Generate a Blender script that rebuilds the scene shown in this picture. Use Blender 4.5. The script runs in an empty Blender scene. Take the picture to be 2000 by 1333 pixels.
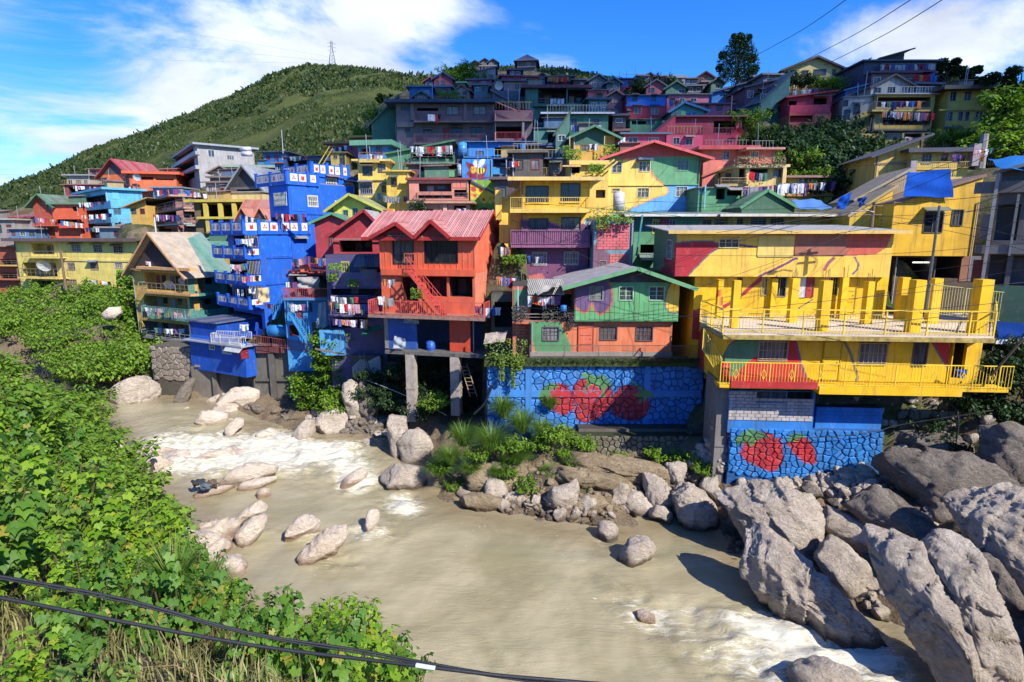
# hillside town above a river: camera, sky and sun first, then houses, ground, river, walls, rocks, plants, wires, washing
import bpy,math,random
import numpy as np
from mathutils import Vector,Matrix,noise
R=math.radians
SC=bpy.context.scene
COL=SC.collection
random.seed(7)
rng=np.random.default_rng(11)
FP,PIT,CH=1111.0,R(10.5),16.0
cam=bpy.data.cameras.new('camera');camo=bpy.data.objects.new('camera',cam);COL.objects.link(camo)
cam.sensor_width=36;cam.lens=36*FP/2000;cam.clip_start=0.1;cam.clip_end=5000
camo.location=(0,0,CH);camo.rotation_euler=(R(90)-PIT,0,0)
SC.camera=camo
SUN_DIR=Vector((0.52,-0.56,0.645)).normalized()
SUN_EL=math.asin(SUN_DIR.z)
SUN_ROT=math.atan2(SUN_DIR.x,SUN_DIR.y)
SKY_STRENGTH,SUN_STRENGTH,EXPOSURE=0.15,4.8,0.68
W=bpy.data.worlds.new('World');SC.world=W;W.use_nodes=True
def world():
 nt=W.node_tree;N=nt.nodes;L=nt.links;N.clear()
 def n(t,**k):
  x=N.new(t)
  for a,b in k.items():setattr(x,a,b)
  return x
 def mth(op,a,b=None,c=None,clamp=False):
  x=n('ShaderNodeMath',operation=op,use_clamp=clamp)
  for i,v in enumerate((a,b,c)):
   if v is None:continue
   if isinstance(v,(int,float)):x.inputs[i].default_value=v
   else:L.new(v,x.inputs[i])
  return x.outputs[0]
 out=n('ShaderNodeOutputWorld');bg=n('ShaderNodeBackground')
 sky=n('ShaderNodeTexSky',sky_type='NISHITA',sun_disc=False,sun_elevation=SUN_EL,sun_rotation=SUN_ROT)
 sky.air_density=1.0;sky.dust_density=0.3;sky.ozone_density=4.0
 hs=n('ShaderNodeHueSaturation');hs.inputs['Saturation'].default_value=1.3;hs.inputs['Value'].default_value=1.0
 L.new(sky.outputs[0],hs.inputs['Color'])
 deep=n('ShaderNodeMix',data_type='RGBA',blend_type='MULTIPLY');deep.inputs[0].default_value=1;L.new(hs.outputs[0],deep.inputs[6]);deep.inputs[7].default_value=(.43,.68,1.08,1)
 tc=n('ShaderNodeTexCoord');sep=n('ShaderNodeSeparateXYZ');L.new(tc.outputs['Generated'],sep.inputs[0])
 z=mth('MAXIMUM',sep.outputs[2],0.03)
 zz=mth('ADD',z,0.22)
 u=mth('DIVIDE',sep.outputs[0],zz);v=mth('DIVIDE',sep.outputs[1],zz)
 cmb=n('ShaderNodeCombineXYZ');L.new(u,cmb.inputs[0]);L.new(v,cmb.inputs[1])
 n1=n('ShaderNodeTexNoise');n1 .inputs['Scale'].default_value=1.25;n1 .inputs['Detail'].default_value=9;n1 .inputs['Roughness'].default_value=0.62;n1 .inputs['Distortion'].default_value=0.5
 L.new(cmb.outputs[0],n1 .inputs['Vector'])
 def lobe(px,py,rad,w,hgt=1.0):
  d=raydir(px,py).normalized()
  vm=n('ShaderNodeVectorMath',operation='SUBTRACT');L.new(tc.outputs['Generated'],vm.inputs[0]);vm.inputs[1].default_value=d
  sc=n('ShaderNodeVectorMath',operation='MULTIPLY');L.new(vm.outputs[0],sc.inputs[0]);sc.inputs[1].default_value=(1,1,1/hgt)
  ln=n('ShaderNodeVectorMath',operation='LENGTH');L.new(sc.outputs[0],ln.inputs[0])
  t=mth('DIVIDE',ln.outputs[1],rad)
  t=mth('SUBTRACT',1.0,t,clamp=True)
  t=mth('SMOOTH_MIN',t,1.0,0.1)
  return mth('MULTIPLY',t,w)
 tot=-0.42
 for a in LOBES:tot=mth('ADD',lobe(*a),tot)
 f=mth('ADD',mth('MULTIPLY_ADD',n1 .outputs[0],3.0,-1.0),tot)
 mr=n('ShaderNodeMapRange',interpolation_type='SMOOTHSTEP');L.new(f,mr.inputs[0])
 mr.inputs[1].default_value=0.30;mr.inputs[2].default_value=1.0
 n2=n('ShaderNodeTexNoise');n2 .inputs['Scale'].default_value=2.3;n2 .inputs['Detail'].default_value=6
 L.new(cmb.outputs[0],n2 .inputs['Vector'])
 cr=n('ShaderNodeMapRange');L.new(n2 .outputs[0],cr.inputs[0]);cr.inputs[1].default_value=0.3;cr.inputs[2].default_value=0.7;cr.inputs[3].default_value=3.4;cr.inputs[4].default_value=5.4
 cc=n('ShaderNodeVectorMath',operation='SCALE');cc.inputs[0].default_value=(0.88,0.96,1.12);L.new(cr.outputs[0],cc.inputs[3])
 mx=n('ShaderNodeMix',data_type='RGBA');L.new(mr.outputs[0],mx.inputs[0]);L.new(deep.outputs[2],mx.inputs[6]);L.new(cc.outputs[0],mx.inputs[7])
 L.new(mx.outputs[2],bg.inputs[0]);bg.inputs[1].default_value=SKY_STRENGTH
 L.new(bg.outputs[0],out.inputs[0])
cp,sp=math.cos(PIT),math.sin(PIT)
def raydir(px,py):
 a=(px-1000)/FP;b=(666.5-py)/FP
 return Vector((a,cp+b*sp,-sp+b*cp))
LOBES=[(120,330,.62,.60),(330,220,.36,.34),(690,140,.22,.50),(850,10,.20,.50),(560,60,.3,.25),(1000,100,.15,.75),(1110,120,.10,.7),(1790,50,.26,1.0,.35),(1960,120,.16,.5,.4),(520,190,.10,-.55),(130,60,.16,-.40),(1400,60,.40,-.45),(950,130,.16,-.5),(1150,20,.25,-.35)]
world()
sl=bpy.data.lights.new('sun','SUN');sl.energy=SUN_STRENGTH;sl.angle=R(0.53);sl.color=(1.0,0.955,0.88)
so=bpy.data.objects.new('sun',sl);COL.objects.link(so);so.location=(20,-20,60)
so.rotation_euler=SUN_DIR.to_track_quat('Z','Y').to_euler()
SC.view_settings.view_transform='Standard';SC.view_settings.look='None'
SC.view_settings.gamma=1;SC.view_settings.use_curve_mapping=False
SC.view_settings.exposure=EXPOSURE
SC.cycles.max_bounces=5;SC.cycles.diffuse_bounces=2;SC.cycles.glossy_bounces=2;SC.cycles.transmission_bounces=2
SC.cycles.transparent_max_bounces=6
def at(px,py,Y):
 d=raydir(px,py);t=Y/d.y
 return Vector((d.x*t,Y,CH+d.z*t))
def atz(px,py,z):
 d=raydir(px,py);t=(z-CH)/d.z
 return Vector((d.x*t,d.y*t,z))
def proj(x,y,z):
 z=z-CH
 dep=y*cp-z*sp;b=y*sp+z*cp
 return 1000+FP*x/dep,666.5-FP*b/dep
def T(s,ox,oy,*p):
 return[(ox+p[i]/s,oy+p[i+1]/s)for i in range(0,len(p),2)]
def inpoly(X,Y,poly):
 X=np.asarray(X,float);Y=np.asarray(Y,float);c=np.zeros(X.shape,bool);n=len(poly);j=n-1
 for i in range(n):
  xi,yi=poly[i];xj,yj=poly[j]
  if yi!=yj:
   c^=((yi>Y)!=(yj>Y))&(X<(xj-xi)*(Y-yi)/(yj-yi)+xi)
  j=i
 return c
MC={}
def newmat(name):
 m=bpy.data.materials.new(name);m.use_nodes=True;nt=m.node_tree;nt.nodes.clear()
 out=nt.nodes.new('ShaderNodeOutputMaterial')
 class G:pass
 g=G();g.m=m;g.nt=nt;g.out=out
 def n(t,**k):
  x=nt.nodes.new(t)
  for a,b in k.items():
   if a.startswith('i_'):x.inputs[a[2:].replace('_',' ')].default_value=b
   else:setattr(x,a,b)
  return x
 g.n=n;g.l=lambda a,b:nt.links.new(a,b)
 def noise_(scale,detail=4,rough=.55,vec=None,dist=0):
  x=n('ShaderNodeTexNoise',i_Scale=scale,i_Detail=detail,i_Roughness=rough,i_Distortion=dist)
  if vec is not None:g.l(vec,x.inputs['Vector'])
  return x.outputs[0]
 g.noise=noise_
 def mr(v,a,b,c=0,d=1,smooth=False):
  x=n('ShaderNodeMapRange');
  if smooth:x.interpolation_type='SMOOTHSTEP'
  g.l(v,x.inputs[0]);x.inputs[1].default_value=a;x.inputs[2].default_value=b;x.inputs[3].default_value=c;x.inputs[4].default_value=d
  return x.outputs[0]
 g.mr=mr
 def mix(f,a,b,mode='MIX'):
  x=n('ShaderNodeMix',data_type='RGBA',blend_type=mode)
  for s,v in((0,f),(6,a),(7,b)):
   if isinstance(v,(int,float)):x.inputs[s].default_value=v
   elif isinstance(v,tuple):x.inputs[s].default_value=(*v[:3],1)
   else:g.l(v,x.inputs[s])
  return x.outputs[2]
 g.mix=mix
 def mth(op,a,b=0.0,clamp=False):
  x=n('ShaderNodeMath',operation=op,use_clamp=clamp)
  for i,v in enumerate((a,b)):
   if isinstance(v,(int,float)):x.inputs[i].default_value=v
   else:g.l(v,x.inputs[i])
  return x.outputs[0]
 g.mth=mth
 def pos():
  return n('ShaderNodeNewGeometry').outputs['Position']
 g.pos=pos
 def scaled(vec,s):
  x=n('ShaderNodeVectorMath',operation='MULTIPLY');g.l(vec,x.inputs[0]);x.inputs[1].default_value=s
  return x.outputs[0]
 g.scaled=scaled
 def bump(h,strength=.4,dist=.02,nrm=None):
  x=n('ShaderNodeBump',i_Strength=strength,i_Distance=dist);g.l(h,x.inputs['Height'])
  if nrm is not None:g.l(nrm,x.inputs['Normal'])
  return x.outputs[0]
 g.bump=bump
 def finish(col,rough=.7,nrm=None,metal=0.0,spec=.4,**k):
  p=n('ShaderNodeBsdfPrincipled')
  if isinstance(col,tuple):p.inputs['Base Color'].default_value=(*col[:3],1)
  else:g.l(col,p.inputs['Base Color'])
  if isinstance(rough,(int,float)):p.inputs['Roughness'].default_value=rough
  else:g.l(rough,p.inputs['Roughness'])
  p.inputs['Metallic'].default_value=metal;p.inputs['Specular IOR Level'].default_value=spec
  for a,b in k.items():p.inputs[a.replace('_',' ')].default_value=b
  if nrm is not None:g.l(nrm,p.inputs['Normal'])
  g.l(p.outputs[0],out.inputs[0]);return p
 g.finish=finish
 return g
def paint_nodes(g,base,corr=False,grime=1.0,freq=6.5):
 P=g.pos()
 col=g.mix(g.mr(g.noise(.9,5,.6,P),.3,.72),base,g.mix(1.0,base,(.74,.72,.70),'MULTIPLY'))
 streak=g.mr(g.noise(1.0,5,.65,g.scaled(P,(3.2,3.2,.28))),.52,.78,0,.72*grime)
 col=g.mix(streak,col,(.085,.075,.06))
 spots=g.mr(g.noise(7.0,6,.75,P),.60,.72,0,.6*grime)
 col=g.mix(spots,col,(.16,.14,.12))
 pale=g.mr(g.noise(3.1,4,.6,g.scaled(P,(1,1,.5))),.54,.76,0,.40)
 col=g.mix(pale,col,g.mix(.28,base,(.5,.47,.43)))
 h=g.noise(26,4,.6,P)
 nrm=g.bump(h,.25,.02)
 if corr:
  uv=g.n('ShaderNodeUVMap').outputs[0]
  sx=g.n('ShaderNodeSeparateXYZ');g.l(uv,sx.inputs[0])
  s=g.mth('SINE',g.mth('MULTIPLY',sx.outputs[0],freq*2*math.pi))
  nrm=g.bump(s,.30,.02,nrm)
 return col,nrm
def M_wall(corr=False):
 k=('wall',corr)
 if k not in MC:
  g=newmat('painted_wall'+('_ribbed'if corr else ''))
  a=g.n('ShaderNodeAttribute',attribute_name='paint')
  col,nrm=paint_nodes(g,a.outputs[0],corr)
  ux=g.n('ShaderNodeSeparateXYZ');g.l(g.n('ShaderNodeUVMap').outputs[0],ux.inputs[0])
  wob=g.mth('MULTIPLY',g.noise(2,2,.5,g.pos()),.03)
  for ax,per in((0,1.22),(1,2.44)):
   fr=g.mth('FRACT',g.mth('DIVIDE',g.mth('ADD',g.mth('ADD',ux.outputs[ax],60.0),wob),per));j=g.mth('LESS_THAN',g.mth('ABSOLUTE',g.mth('SUBTRACT',fr,.5)),.011 if ax==0 else.006)
   col=g.mix(g.mth('MULTIPLY',j,.38),col,(.05,.045,.04))
  g.finish(col,.62,nrm,spec=.3);MC[k]=g.m
 return MC[k]
def M_paint(c,rough=.55,grime=.7):
 c=tuple(round(x,3)for x in c[:3]);k=('p',c,rough,grime)
 if k not in MC:
  g=newmat('paint');col,nrm=paint_nodes(g,g.mix(0.0,c,c),False,grime)
  g.finish(col,rough,nrm,spec=.35);MC[k]=g.m
 return MC[k]
def M_roof(c,rust=.5):
 c=tuple(round(x,3)for x in c[:3]);k=('r',c,rust)
 if k not in MC:
  g=newmat('roof_sheet');P=g.pos()
  uv=g.n('ShaderNodeUVMap').outputs[0];sx=g.n('ShaderNodeSeparateXYZ');g.l(uv,sx.inputs[0])
  col=g.mix(g.mr(g.noise(1.3,5,.6,P),.3,.7),c,tuple(x*.62 for x in c))
  col=g.mix(g.mr(g.noise(2.4,6,.7,P),.52,.72,0,rust),col,(.16,.085,.05))
  pan=g.n('ShaderNodeTexWhiteNoise',noise_dimensions='1D');g.l(g.mth('FLOOR',g.mth('MULTIPLY',sx.outputs[0],1.25)),pan.inputs['W'])
  col=g.mix(g.mr(pan.outputs[0],0,1,0,.3),col,(.42,.40,.37))
  s=g.mth('SINE',g.mth('MULTIPLY',sx.outputs[0],7.5*2*math.pi))
  g.finish(col,.45,g.bump(s,1.0,.03),spec=.4);MC[k]=g.m
 return MC[k]
def M_simple(name,c,rough=.7,metal=0,spec=.4,nscale=12,var=.35,bump=.3,**kw):
 if name not in MC:
  g=newmat(name);P=g.pos();nz=g.noise(nscale,5,.6,P)
  col=g.mix(g.mr(nz,.3,.7),c,tuple(x*(1-var)for x in c))
  g.finish(col,rough,g.bump(nz,bump,.02),metal,spec,**kw);MC[name]=g.m
 return MC[name]
def M_glass(k=0):
 key=('glass',k)
 if key not in MC:
  c=[(.018,.022,.028),(.10,.10,.095),(.22,.21,.19),(.05,.07,.10)][k]
  g=newmat('window_glass');P=g.pos()
  col=g.mix(g.mr(g.noise(2.2,3,.5,g.scaled(P,(3,3,.5))),.42,.62),c,tuple(x*.45 for x in c))
  g.finish(col,.09,g.bump(g.noise(3,2,.5,P),.05,.02),spec=.4);MC[key]=g.m
 return MC[key]
def M_cloth(c):
 c=tuple(round(x,2)for x in c[:3]);k=('c',c)
 if k not in MC:
  g=newmat('cloth');P=g.pos()
  w=g.noise(9,3,.5,g.scaled(P,(3,3,.4)))
  col=g.mix(g.mr(w,.3,.7),c,tuple(x*.65 for x in c))
  g.finish(col,.9,g.bump(w,.6,.05),spec=.1);MC[k]=g.m
 return MC[k]
def M_leaf(name,c1,c2,c3,trans=.35):
 if name not in MC:
  g=newmat(name);a=g.n('ShaderNodeAttribute',attribute_name='tint')
  sep=g.n('ShaderNodeSeparateColor');g.l(a.outputs[0],sep.inputs[0])
  oi=g.n('ShaderNodeObjectInfo')
  col=g.mix(sep.outputs[0],c1,c2)
  col=g.mix(g.mr(sep.outputs[1],.93,.96),col,c3)
  col=g.mix(g.mr(oi.outputs['Random'],0,1,0,.35),col,g.mix(.5,col,c2))
  P=g.pos();col=g.mix(g.mr(g.noise(.35,3,.5,P),.35,.65,0,.45),col,c1)
  d=g.n('ShaderNodeBsdfPrincipled');g.l(col,d.inputs['Base Color']);d.inputs['Roughness'].default_value=.5;d.inputs['Specular IOR Level'].default_value=.3
  t=g.n('ShaderNodeBsdfTranslucent');g.l(g.mix(1.0,col,(1.25,1.3,.5),'MULTIPLY'),t.inputs[0])
  m=g.n('ShaderNodeMixShader');m.inputs[0].default_value=trans
  g.l(d.outputs[0],m.inputs[1]);g.l(t.outputs[0],m.inputs[2]);g.l(m.outputs[0],g.out.inputs[0]);MC[name]=g.m
 return MC[name]
CONC=lambda:M_simple('concrete',(.30,.28,.25),.9,nscale=3,var=.5)
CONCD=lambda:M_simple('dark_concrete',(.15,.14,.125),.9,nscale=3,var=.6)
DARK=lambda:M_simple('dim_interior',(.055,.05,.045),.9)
WOOD=lambda:M_simple('weathered_wood',(.20,.135,.08),.85,nscale=8)
GALV=lambda:M_simple('galvanised_metal',(.45,.46,.47),.45,.4)
RUST=lambda:M_simple('rusty_metal',(.20,.09,.05),.8)
BLACK=lambda:M_simple('black_rubber',(.02,.02,.022),.6,var=.1)
def link(name,me,parent=None,loc=None,rot=None):
 o=bpy.data.objects.new(name,me);COL.objects.link(o)
 if parent is not None:o.parent=parent
 if loc is not None:o.location=loc
 if rot is not None:o.rotation_euler=rot
 return o
def tag(o,label=None,cat=None,group=None,kind=None):
 for k,v in(('label',label),('category',cat),('group',group),('kind',kind)):
  if v:o[k]=v
 return o
def empty(name,loc,rz=0,label=None,cat=None,group=None):
 o=bpy.data.objects.new(name,None);COL.objects.link(o);o.location=loc;o.rotation_euler=(0,0,rz);o.empty_display_size=.3
 return tag(o,label,cat,group)
class MB:
 def __init__(s):s.v=[];s.f=[];s.mi=[];s.uv=None;s.col=None
 def add(s,vs,fs,m=0):
  k=len(s.v);s.v+=[tuple(p)for p in vs];s.f+=[tuple(i+k for i in f)for f in fs];s.mi+=[m]*len(fs);return s
 def box(s,a,b,m=0):
  x0,y0,z0=(min(a[i],b[i])for i in range(3));x1,y1,z1=(max(a[i],b[i])for i in range(3))
  return s.add([(x0,y0,z0),(x1,y0,z0),(x1,y1,z0),(x0,y1,z0),(x0,y0,z1),(x1,y0,z1),(x1,y1,z1),(x0,y1,z1)],[(0,3,2,1),(4,5,6,7),(0,1,5,4),(1,2,6,5),(2,3,7,6),(3,0,4,7)],m)
 def bar(s,p,q,w,h=None,m=0):
  p=Vector(p);q=Vector(q);d=q-p;L=d.length
  if L<1e-6:return s
  d/=L;up=Vector((0,0,1))if abs(d.z)<.95 else Vector((0,1,0))
  a=d.cross(up).normalized()*w/2;b=a.cross(d).normalized()*(h or w)/2
  vs=[p-a-b,p+a-b,p+a+b,p-a+b,q-a-b,q+a-b,q+a+b,q-a+b]
  return s.add(vs,[(0,1,2,3),(7,6,5,4),(0,4,5,1),(1,5,6,2),(2,6,7,3),(3,7,4,0)],m)
 def tube(s,pts,r,n=6,m=0,r2=None):
  pts=[Vector(p)for p in pts];k0=len(s.v);K=len(pts)
  for i,p in enumerate(pts):
   d=(pts[min(i+1,K-1)]-pts[max(i-1,0)]).normalized()
   up=Vector((0,0,1))if abs(d.z)<.9 else Vector((0,1,0))
   a=d.cross(up).normalized();b=a.cross(d)
   rr=r if r2 is None else r+(r2-r)*i/max(K-1,1)
   for j in range(n):
    t=2*math.pi*j/n;s.v.append(tuple(p+(a*math.cos(t)+b*math.sin(t))*rr))
  for i in range(K-1):
   for j in range(n):
    q=(j+1)%n;s.f.append((k0+i*n+j,k0+i*n+q,k0+(i+1)*n+q,k0+(i+1)*n+j));s.mi.append(m)
  s.f.append(tuple(k0+j for j in range(n))[::-1]);s.f.append(tuple(k0+(K-1)*n+j for j in range(n)));s.mi+=[m,m]
  return s
 def quad(s,a,b,c,d,m=0):return s.add([a,b,c,d],[(0,1,2,3)],m)
 def slab(s,a,b,c,d,t,m=0):
  P=[Vector(x)for x in(a,b,c,d)];n=(P[1]-P[0]).cross(P[3]-P[0]).normalized()
  if n.z<0:n=-n
  Q=[p-n*t for p in P]
  return s.add(P+Q,[(0,1,2,3),(7,6,5,4),(0,4,5,1),(1,5,6,2),(2,6,7,3),(3,7,4,0)],m)
 def mesh(s,name,mats,smooth=False):
  me=bpy.data.meshes.new(name);me.from_pydata(s.v,[],s.f)
  for m in(mats if isinstance(mats,(list,tuple))else[mats]):me.materials.append(m)
  if len(me.materials)>1:me.polygons.foreach_set('material_index',s.mi)
  if smooth:me.polygons.foreach_set('use_smooth',[True]*len(me.polygons))
  me.update();return me
 def build(s,name,mats,parent=None,loc=None,rot=None,smooth=False):
  return link(name,s.mesh(name,mats,smooth),parent,loc,rot)
def attr_color(me,name,cols):
 a=me.color_attributes.new(name,'FLOAT_COLOR','POINT');a.data.foreach_set('color',np.asarray(cols,np.float32).ravel())
def uvmap(me,uvs):
 u=me.uv_layers.new(name='UVMap');li=np.empty(len(me.loops),np.int32);me.loops.foreach_get('vertex_index',li)
 u.data.foreach_set('uv',np.asarray(uvs,np.float32)[li].ravel())
def fast_mesh(name,V,Fc,mats,cols=None,cname='tint',smooth=False):
 """V (n,3), Fc (m,k) arrays of equal-sided faces"""
 me=bpy.data.meshes.new(name);V=np.asarray(V,np.float32);Fc=np.asarray(Fc,np.int32);m,k=Fc.shape
 me.vertices.add(len(V));me.vertices.foreach_set('co',V.ravel());me.loops.add(m*k);me.loops.foreach_set('vertex_index',Fc.ravel())
 me.polygons.add(m);me.polygons.foreach_set('loop_start',np.arange(0,m*k,k,dtype=np.int32));me.polygons.foreach_set('loop_total',np.full(m,k,np.int32))
 me.update(calc_edges=True)
 for x in(mats if isinstance(mats,(list,tuple))else[mats]):me.materials.append(x)
 if cols is not None:attr_color(me,cname,cols)
 if smooth:me.polygons.foreach_set('use_smooth',[True]*m)
 me.update();return me
YEL=(.84,.48,.03);YELP=(.85,.53,.08);YELB=(.86,.50,.012);GRN=(.10,.30,.13);GRNL=(.14,.40,.16);TEAL=(.07,.24,.20);BLU=(.01,.13,.62);BLUL=(.14,.42,.80);SKYB=(.20,.55,.78)
RED=(.62,.045,.03);ORR=(.78,.14,.05);CORAL=(.80,.22,.13);PINK=(.72,.15,.19);PUR=(.22,.075,.16);PURG=(.10,.085,.17);MAR=(.40,.03,.06);ORG=(.68,.26,.05);PEACH=(.74,.46,.26);GREY=(.22,.20,.20);GREYL=(.42,.42,.40);WHT=(.72,.71,.68);BRN=(.18,.10,.07);OLV=(.22,.20,.06)
OUTL=(.17,.12,.17)
CTRL=[]
RECYCLE={}
class House:pass
def lines(a,b,cuts,step):
 c=sorted(set([round(a,4),round(b,4)]+[round(x,4)for x in cuts if a<x<b]));out=[]
 for p,q in zip(c,c[1:]):
  if q-p<1e-3:continue
  n=max(1,int(math.ceil((q-p)/step)))
  out+=[p+(q-p)*i/n for i in range(n)]
 return out+[c[-1]]
def wall_part(h,face,w,z0,z1,holes,paint,base,mat,step,name='wall',t=.22,top=None):
 """one wall with real openings; paint = [(photo polygon, colour)] tested where the wall stands. top(u) -> height gives sloping tops"""
 L2=face.loc
 us=lines(0,w,[x for hh in holes for x in(hh[0],hh[2])],step)
 zs=lines(z0,z1,[x for hh in holes for x in(hh[1],hh[3])],step)
 nu,nz=len(us),len(zs)
 U,Z=np.meshgrid(us,zs)
 Zt=Z.copy()
 if top is not None:
  tv=np.array([top(u)for u in us]);Zt=np.minimum(Z,tv[None,:])
 P=[L2(u,z,0)for u,z in zip(U.ravel(),Zt.ravel())]
 fs=[]
 for j in range(nz-1):
  zc=(zs[j]+zs[j+1])/2
  for i in range(nu-1):
   uc=(us[i]+us[i+1])/2
   if any(a<uc<c and b<zc<d for a,b,c,d in holes):continue
   if top is not None and zs[j]>=max(tv[i],tv[i+1])-1e-4:continue
   k=j*nu+i;q=(k,k+1,k+nu+1,k+nu)
   fs.append(q if face.key!='l'else q[::-1])
 mb=MB();mb.add(P,fs)
 for a,b,c,d in holes:
  for p,q in(((a,b),(c,b)),((c,b),(c,d)),((c,d),(a,d)),((a,d),(a,b))):
   mb.add([L2(*p,0),L2(*q,0),L2(*q,-t),L2(*p,-t)],[(0,1,2,3)])
 me=mb.mesh(name,mat)
 V=np.array(mb.v);M=np.array(h.M)
 Wd=V@M[:3,:3].T+M[:3,3]
 px,py=proj(Wd[:,0],Wd[:,1],Wd[:,2])
 cols=np.tile(np.array([*base,1.0]),(len(V),1))
 for poly,c in[(p[0],p[1])for p in paint]:
  ins=inpoly(px,py,poly);cols[ins,:3]=c
 attr_color(me,'paint',cols)
 uvmap(me,[((p[0]if face.key=='f'else p[1]),p[2])for p in mb.v])
 return link(name,me,h.root)
class Face:
 def __init__(s,h,key):
  s.h=h;s.key=key
 def loc(s,u,z,out=0):
  if s.key=='f':return(u,-out,z)
  if s.key=='r':return(s.h.w+out,u,z)
  return(-out,u,z)
 def uv(s,px,py,out=0):
  h=s.h;M3=h.M.to_3x3()
  P0=h.M@Vector(s.loc(0,0,out));n=M3@(Vector(s.loc(0,0,1))-Vector(s.loc(0,0,0)))
  d=raydir(px,py);C=Vector((0,0,CH));t=(P0-C).dot(n)/d.dot(n)
  q=h.Mi@(C+d*t)
  return(q.x if s.key=='f'else q.y),q.z
 def rect(s,x0,y0,x1,y1,out=0):
  xm,ym=(x0+x1)/2,(y0+y1)/2
  u0=s.uv(x0,ym,out)[0];u1=s.uv(x1,ym,out)[0];z1=s.uv(xm,y0,out)[1];z0=s.uv(xm,y1,out)[1]
  return(min(u0,u1),min(z0,z1),max(u0,u1),max(z0,z1))
WC={}
def window(h,face,rc,style='s',fc=(.6,.58,.52),glass=0,rec=.09):
 a,b,c,d=rc;w=round(c-a,2);hh=round(d-b,2)
 key=(style,w,hh,fc,glass)
 if key not in WC:
  mb=MB();t=.05 if w<1.2 else.06;D0,D1=-rec+.0,.035
  t2=t
  mb.box((-w/2-t2,-D1,-hh/2-t2),(-w/2+.01,.05,hh/2+t2));mb.box((w/2-.01,-D1,-hh/2-t2),(w/2+t2,.05,hh/2+t2))
  mb.box((-w/2+.01,-D1,hh/2-.01),(w/2-.01,.05,hh/2+t2));mb.box((-w/2+.01,-D1-.02,-hh/2-t2),(w/2-.01,.05,-hh/2+.01))
  y=.03
  def vb(x,ww=.035):mb.box((x-ww/2,y,-hh/2+.01),(x+ww/2,y+.04,hh/2-.01))
  def hb(z,ww=.03):mb.box((-w/2+.01,y+.002,z-ww/2),(w/2-.01,y+.038,z+ww/2))
  if style=='s':vb(0,.07);hb(hh*.18);hb(-hh*.17)
  elif style=='d':vb(-w/6,.05);vb(w/6,.05);hb(hh*.15)
  elif style=='x':vb(-w/4);vb(0,.06);vb(w/4);hb(hh*.2);hb(-hh*.1)
  elif style=='g':
   n=max(3,int(w/.2))
   for i in range(1,n):mb.box((-w/2+w*i/n-.016,-.07,-hh/2),(-w/2+w*i/n+.016,-.045,hh/2))
   for z in(-hh*.42,0,hh*.42):mb.box((-w/2,-.08,z-.018),(w/2,-.071,z+.018))
  elif style=='p':vb(0,.05)
  elif style=='o':hb(-hh*.2,.05);vb(-w*.12,.04)
  mf=M_paint(fc,.5,.5);pm=MB();pm.quad((-w/2+.005,.06,-hh/2+.005),(w/2-.005,.06,-hh/2+.005),(w/2-.005,.06,hh/2-.005),(-w/2+.005,.06,hh/2-.005))
  WC[key]=(mb.mesh('window',mf),pm.mesh('pane',M_glass(glass)))
 fm,pm=WC[key]
 rot={'f':0,'r':R(90),'l':R(-90)}[face.key]
 o=link('window',fm,h.root,face.loc((a+c)/2,(b+d)/2,0),(0,0,rot))
 link('pane',pm,o)
 return o
def railing(face,parent,u0,u1,z0,z1,out,kind='bars',col=(.3,.1,.07),ends=(1,1),step=.16,name='railing'):
 mb=MB();L=lambda u,z,o=out:face.loc(u,z,o)
 def run(p,q):
  p=Vector(p);q=Vector(q);d=q-p;n=max(1,int(d.length/step))
  up=Vector((0,0,z1-z0))
  if kind=='solid':
   mb.bar(p+up/2,q+up/2,.1,z1-z0);return
  mb.bar(p+up,q+up,.05);mb.bar(p+up*.08,q+up*.08,.035)
  if kind=='mesh':
   mb.bar(p+up*.55,q+up*.55,.03);n=max(1,n//5)
  for i in range(n+1):
   r=p+d*i/n;wd=.05 if i%8==0 else.022
   mb.bar(r,r+up,wd)
   if kind=='diamond'and i%9==5:
    c=r+up*.5;e=d.normalized()*.13;g=Vector((0,0,.28))
    for a_,b_ in((c-e,c+g),(c+g,c+e),(c+e,c-g),(c-g,c-e)):mb.bar(a_,b_,.028)
 run(L(u0,z0),L(u1,z0))
 if ends[0]and out>.3:run(L(u0,z0,.05),L(u0,z0,out-.03))
 if ends[1]and out>.3:run(L(u1,z0,.05),L(u1,z0,out-.03))
 return mb.build(name,M_paint(col,.5),parent)
def roof_sheet(h,pts,t,col,name='roof',uvax=0,parent=None,ribs=0,rust=.5):
 """sloping sheet; pts a,b (low edge) c,d (high edge)"""
 mb=MB();mb.slab(*pts,t);me=mb.mesh(name,M_roof(col,rust))
 uvmap(me,[(p[uvax],p[1-uvax]+p[2])for p in mb.v])
 o=link(name,me,parent or h.root)
 if ribs:
  a,b,c,d=[Vector(p)for p in pts];n=max(2,int((b-a).length/ribs));rb=MB();up=Vector((0,0,.02))
  for i in range(n+1):
   k=i/n;rb.bar(a.lerp(b,k)+up,d.lerp(c,k)+up,.07,.06)
  rb.build('roof_rib',M_roof(col,rust),o)
 return o
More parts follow.
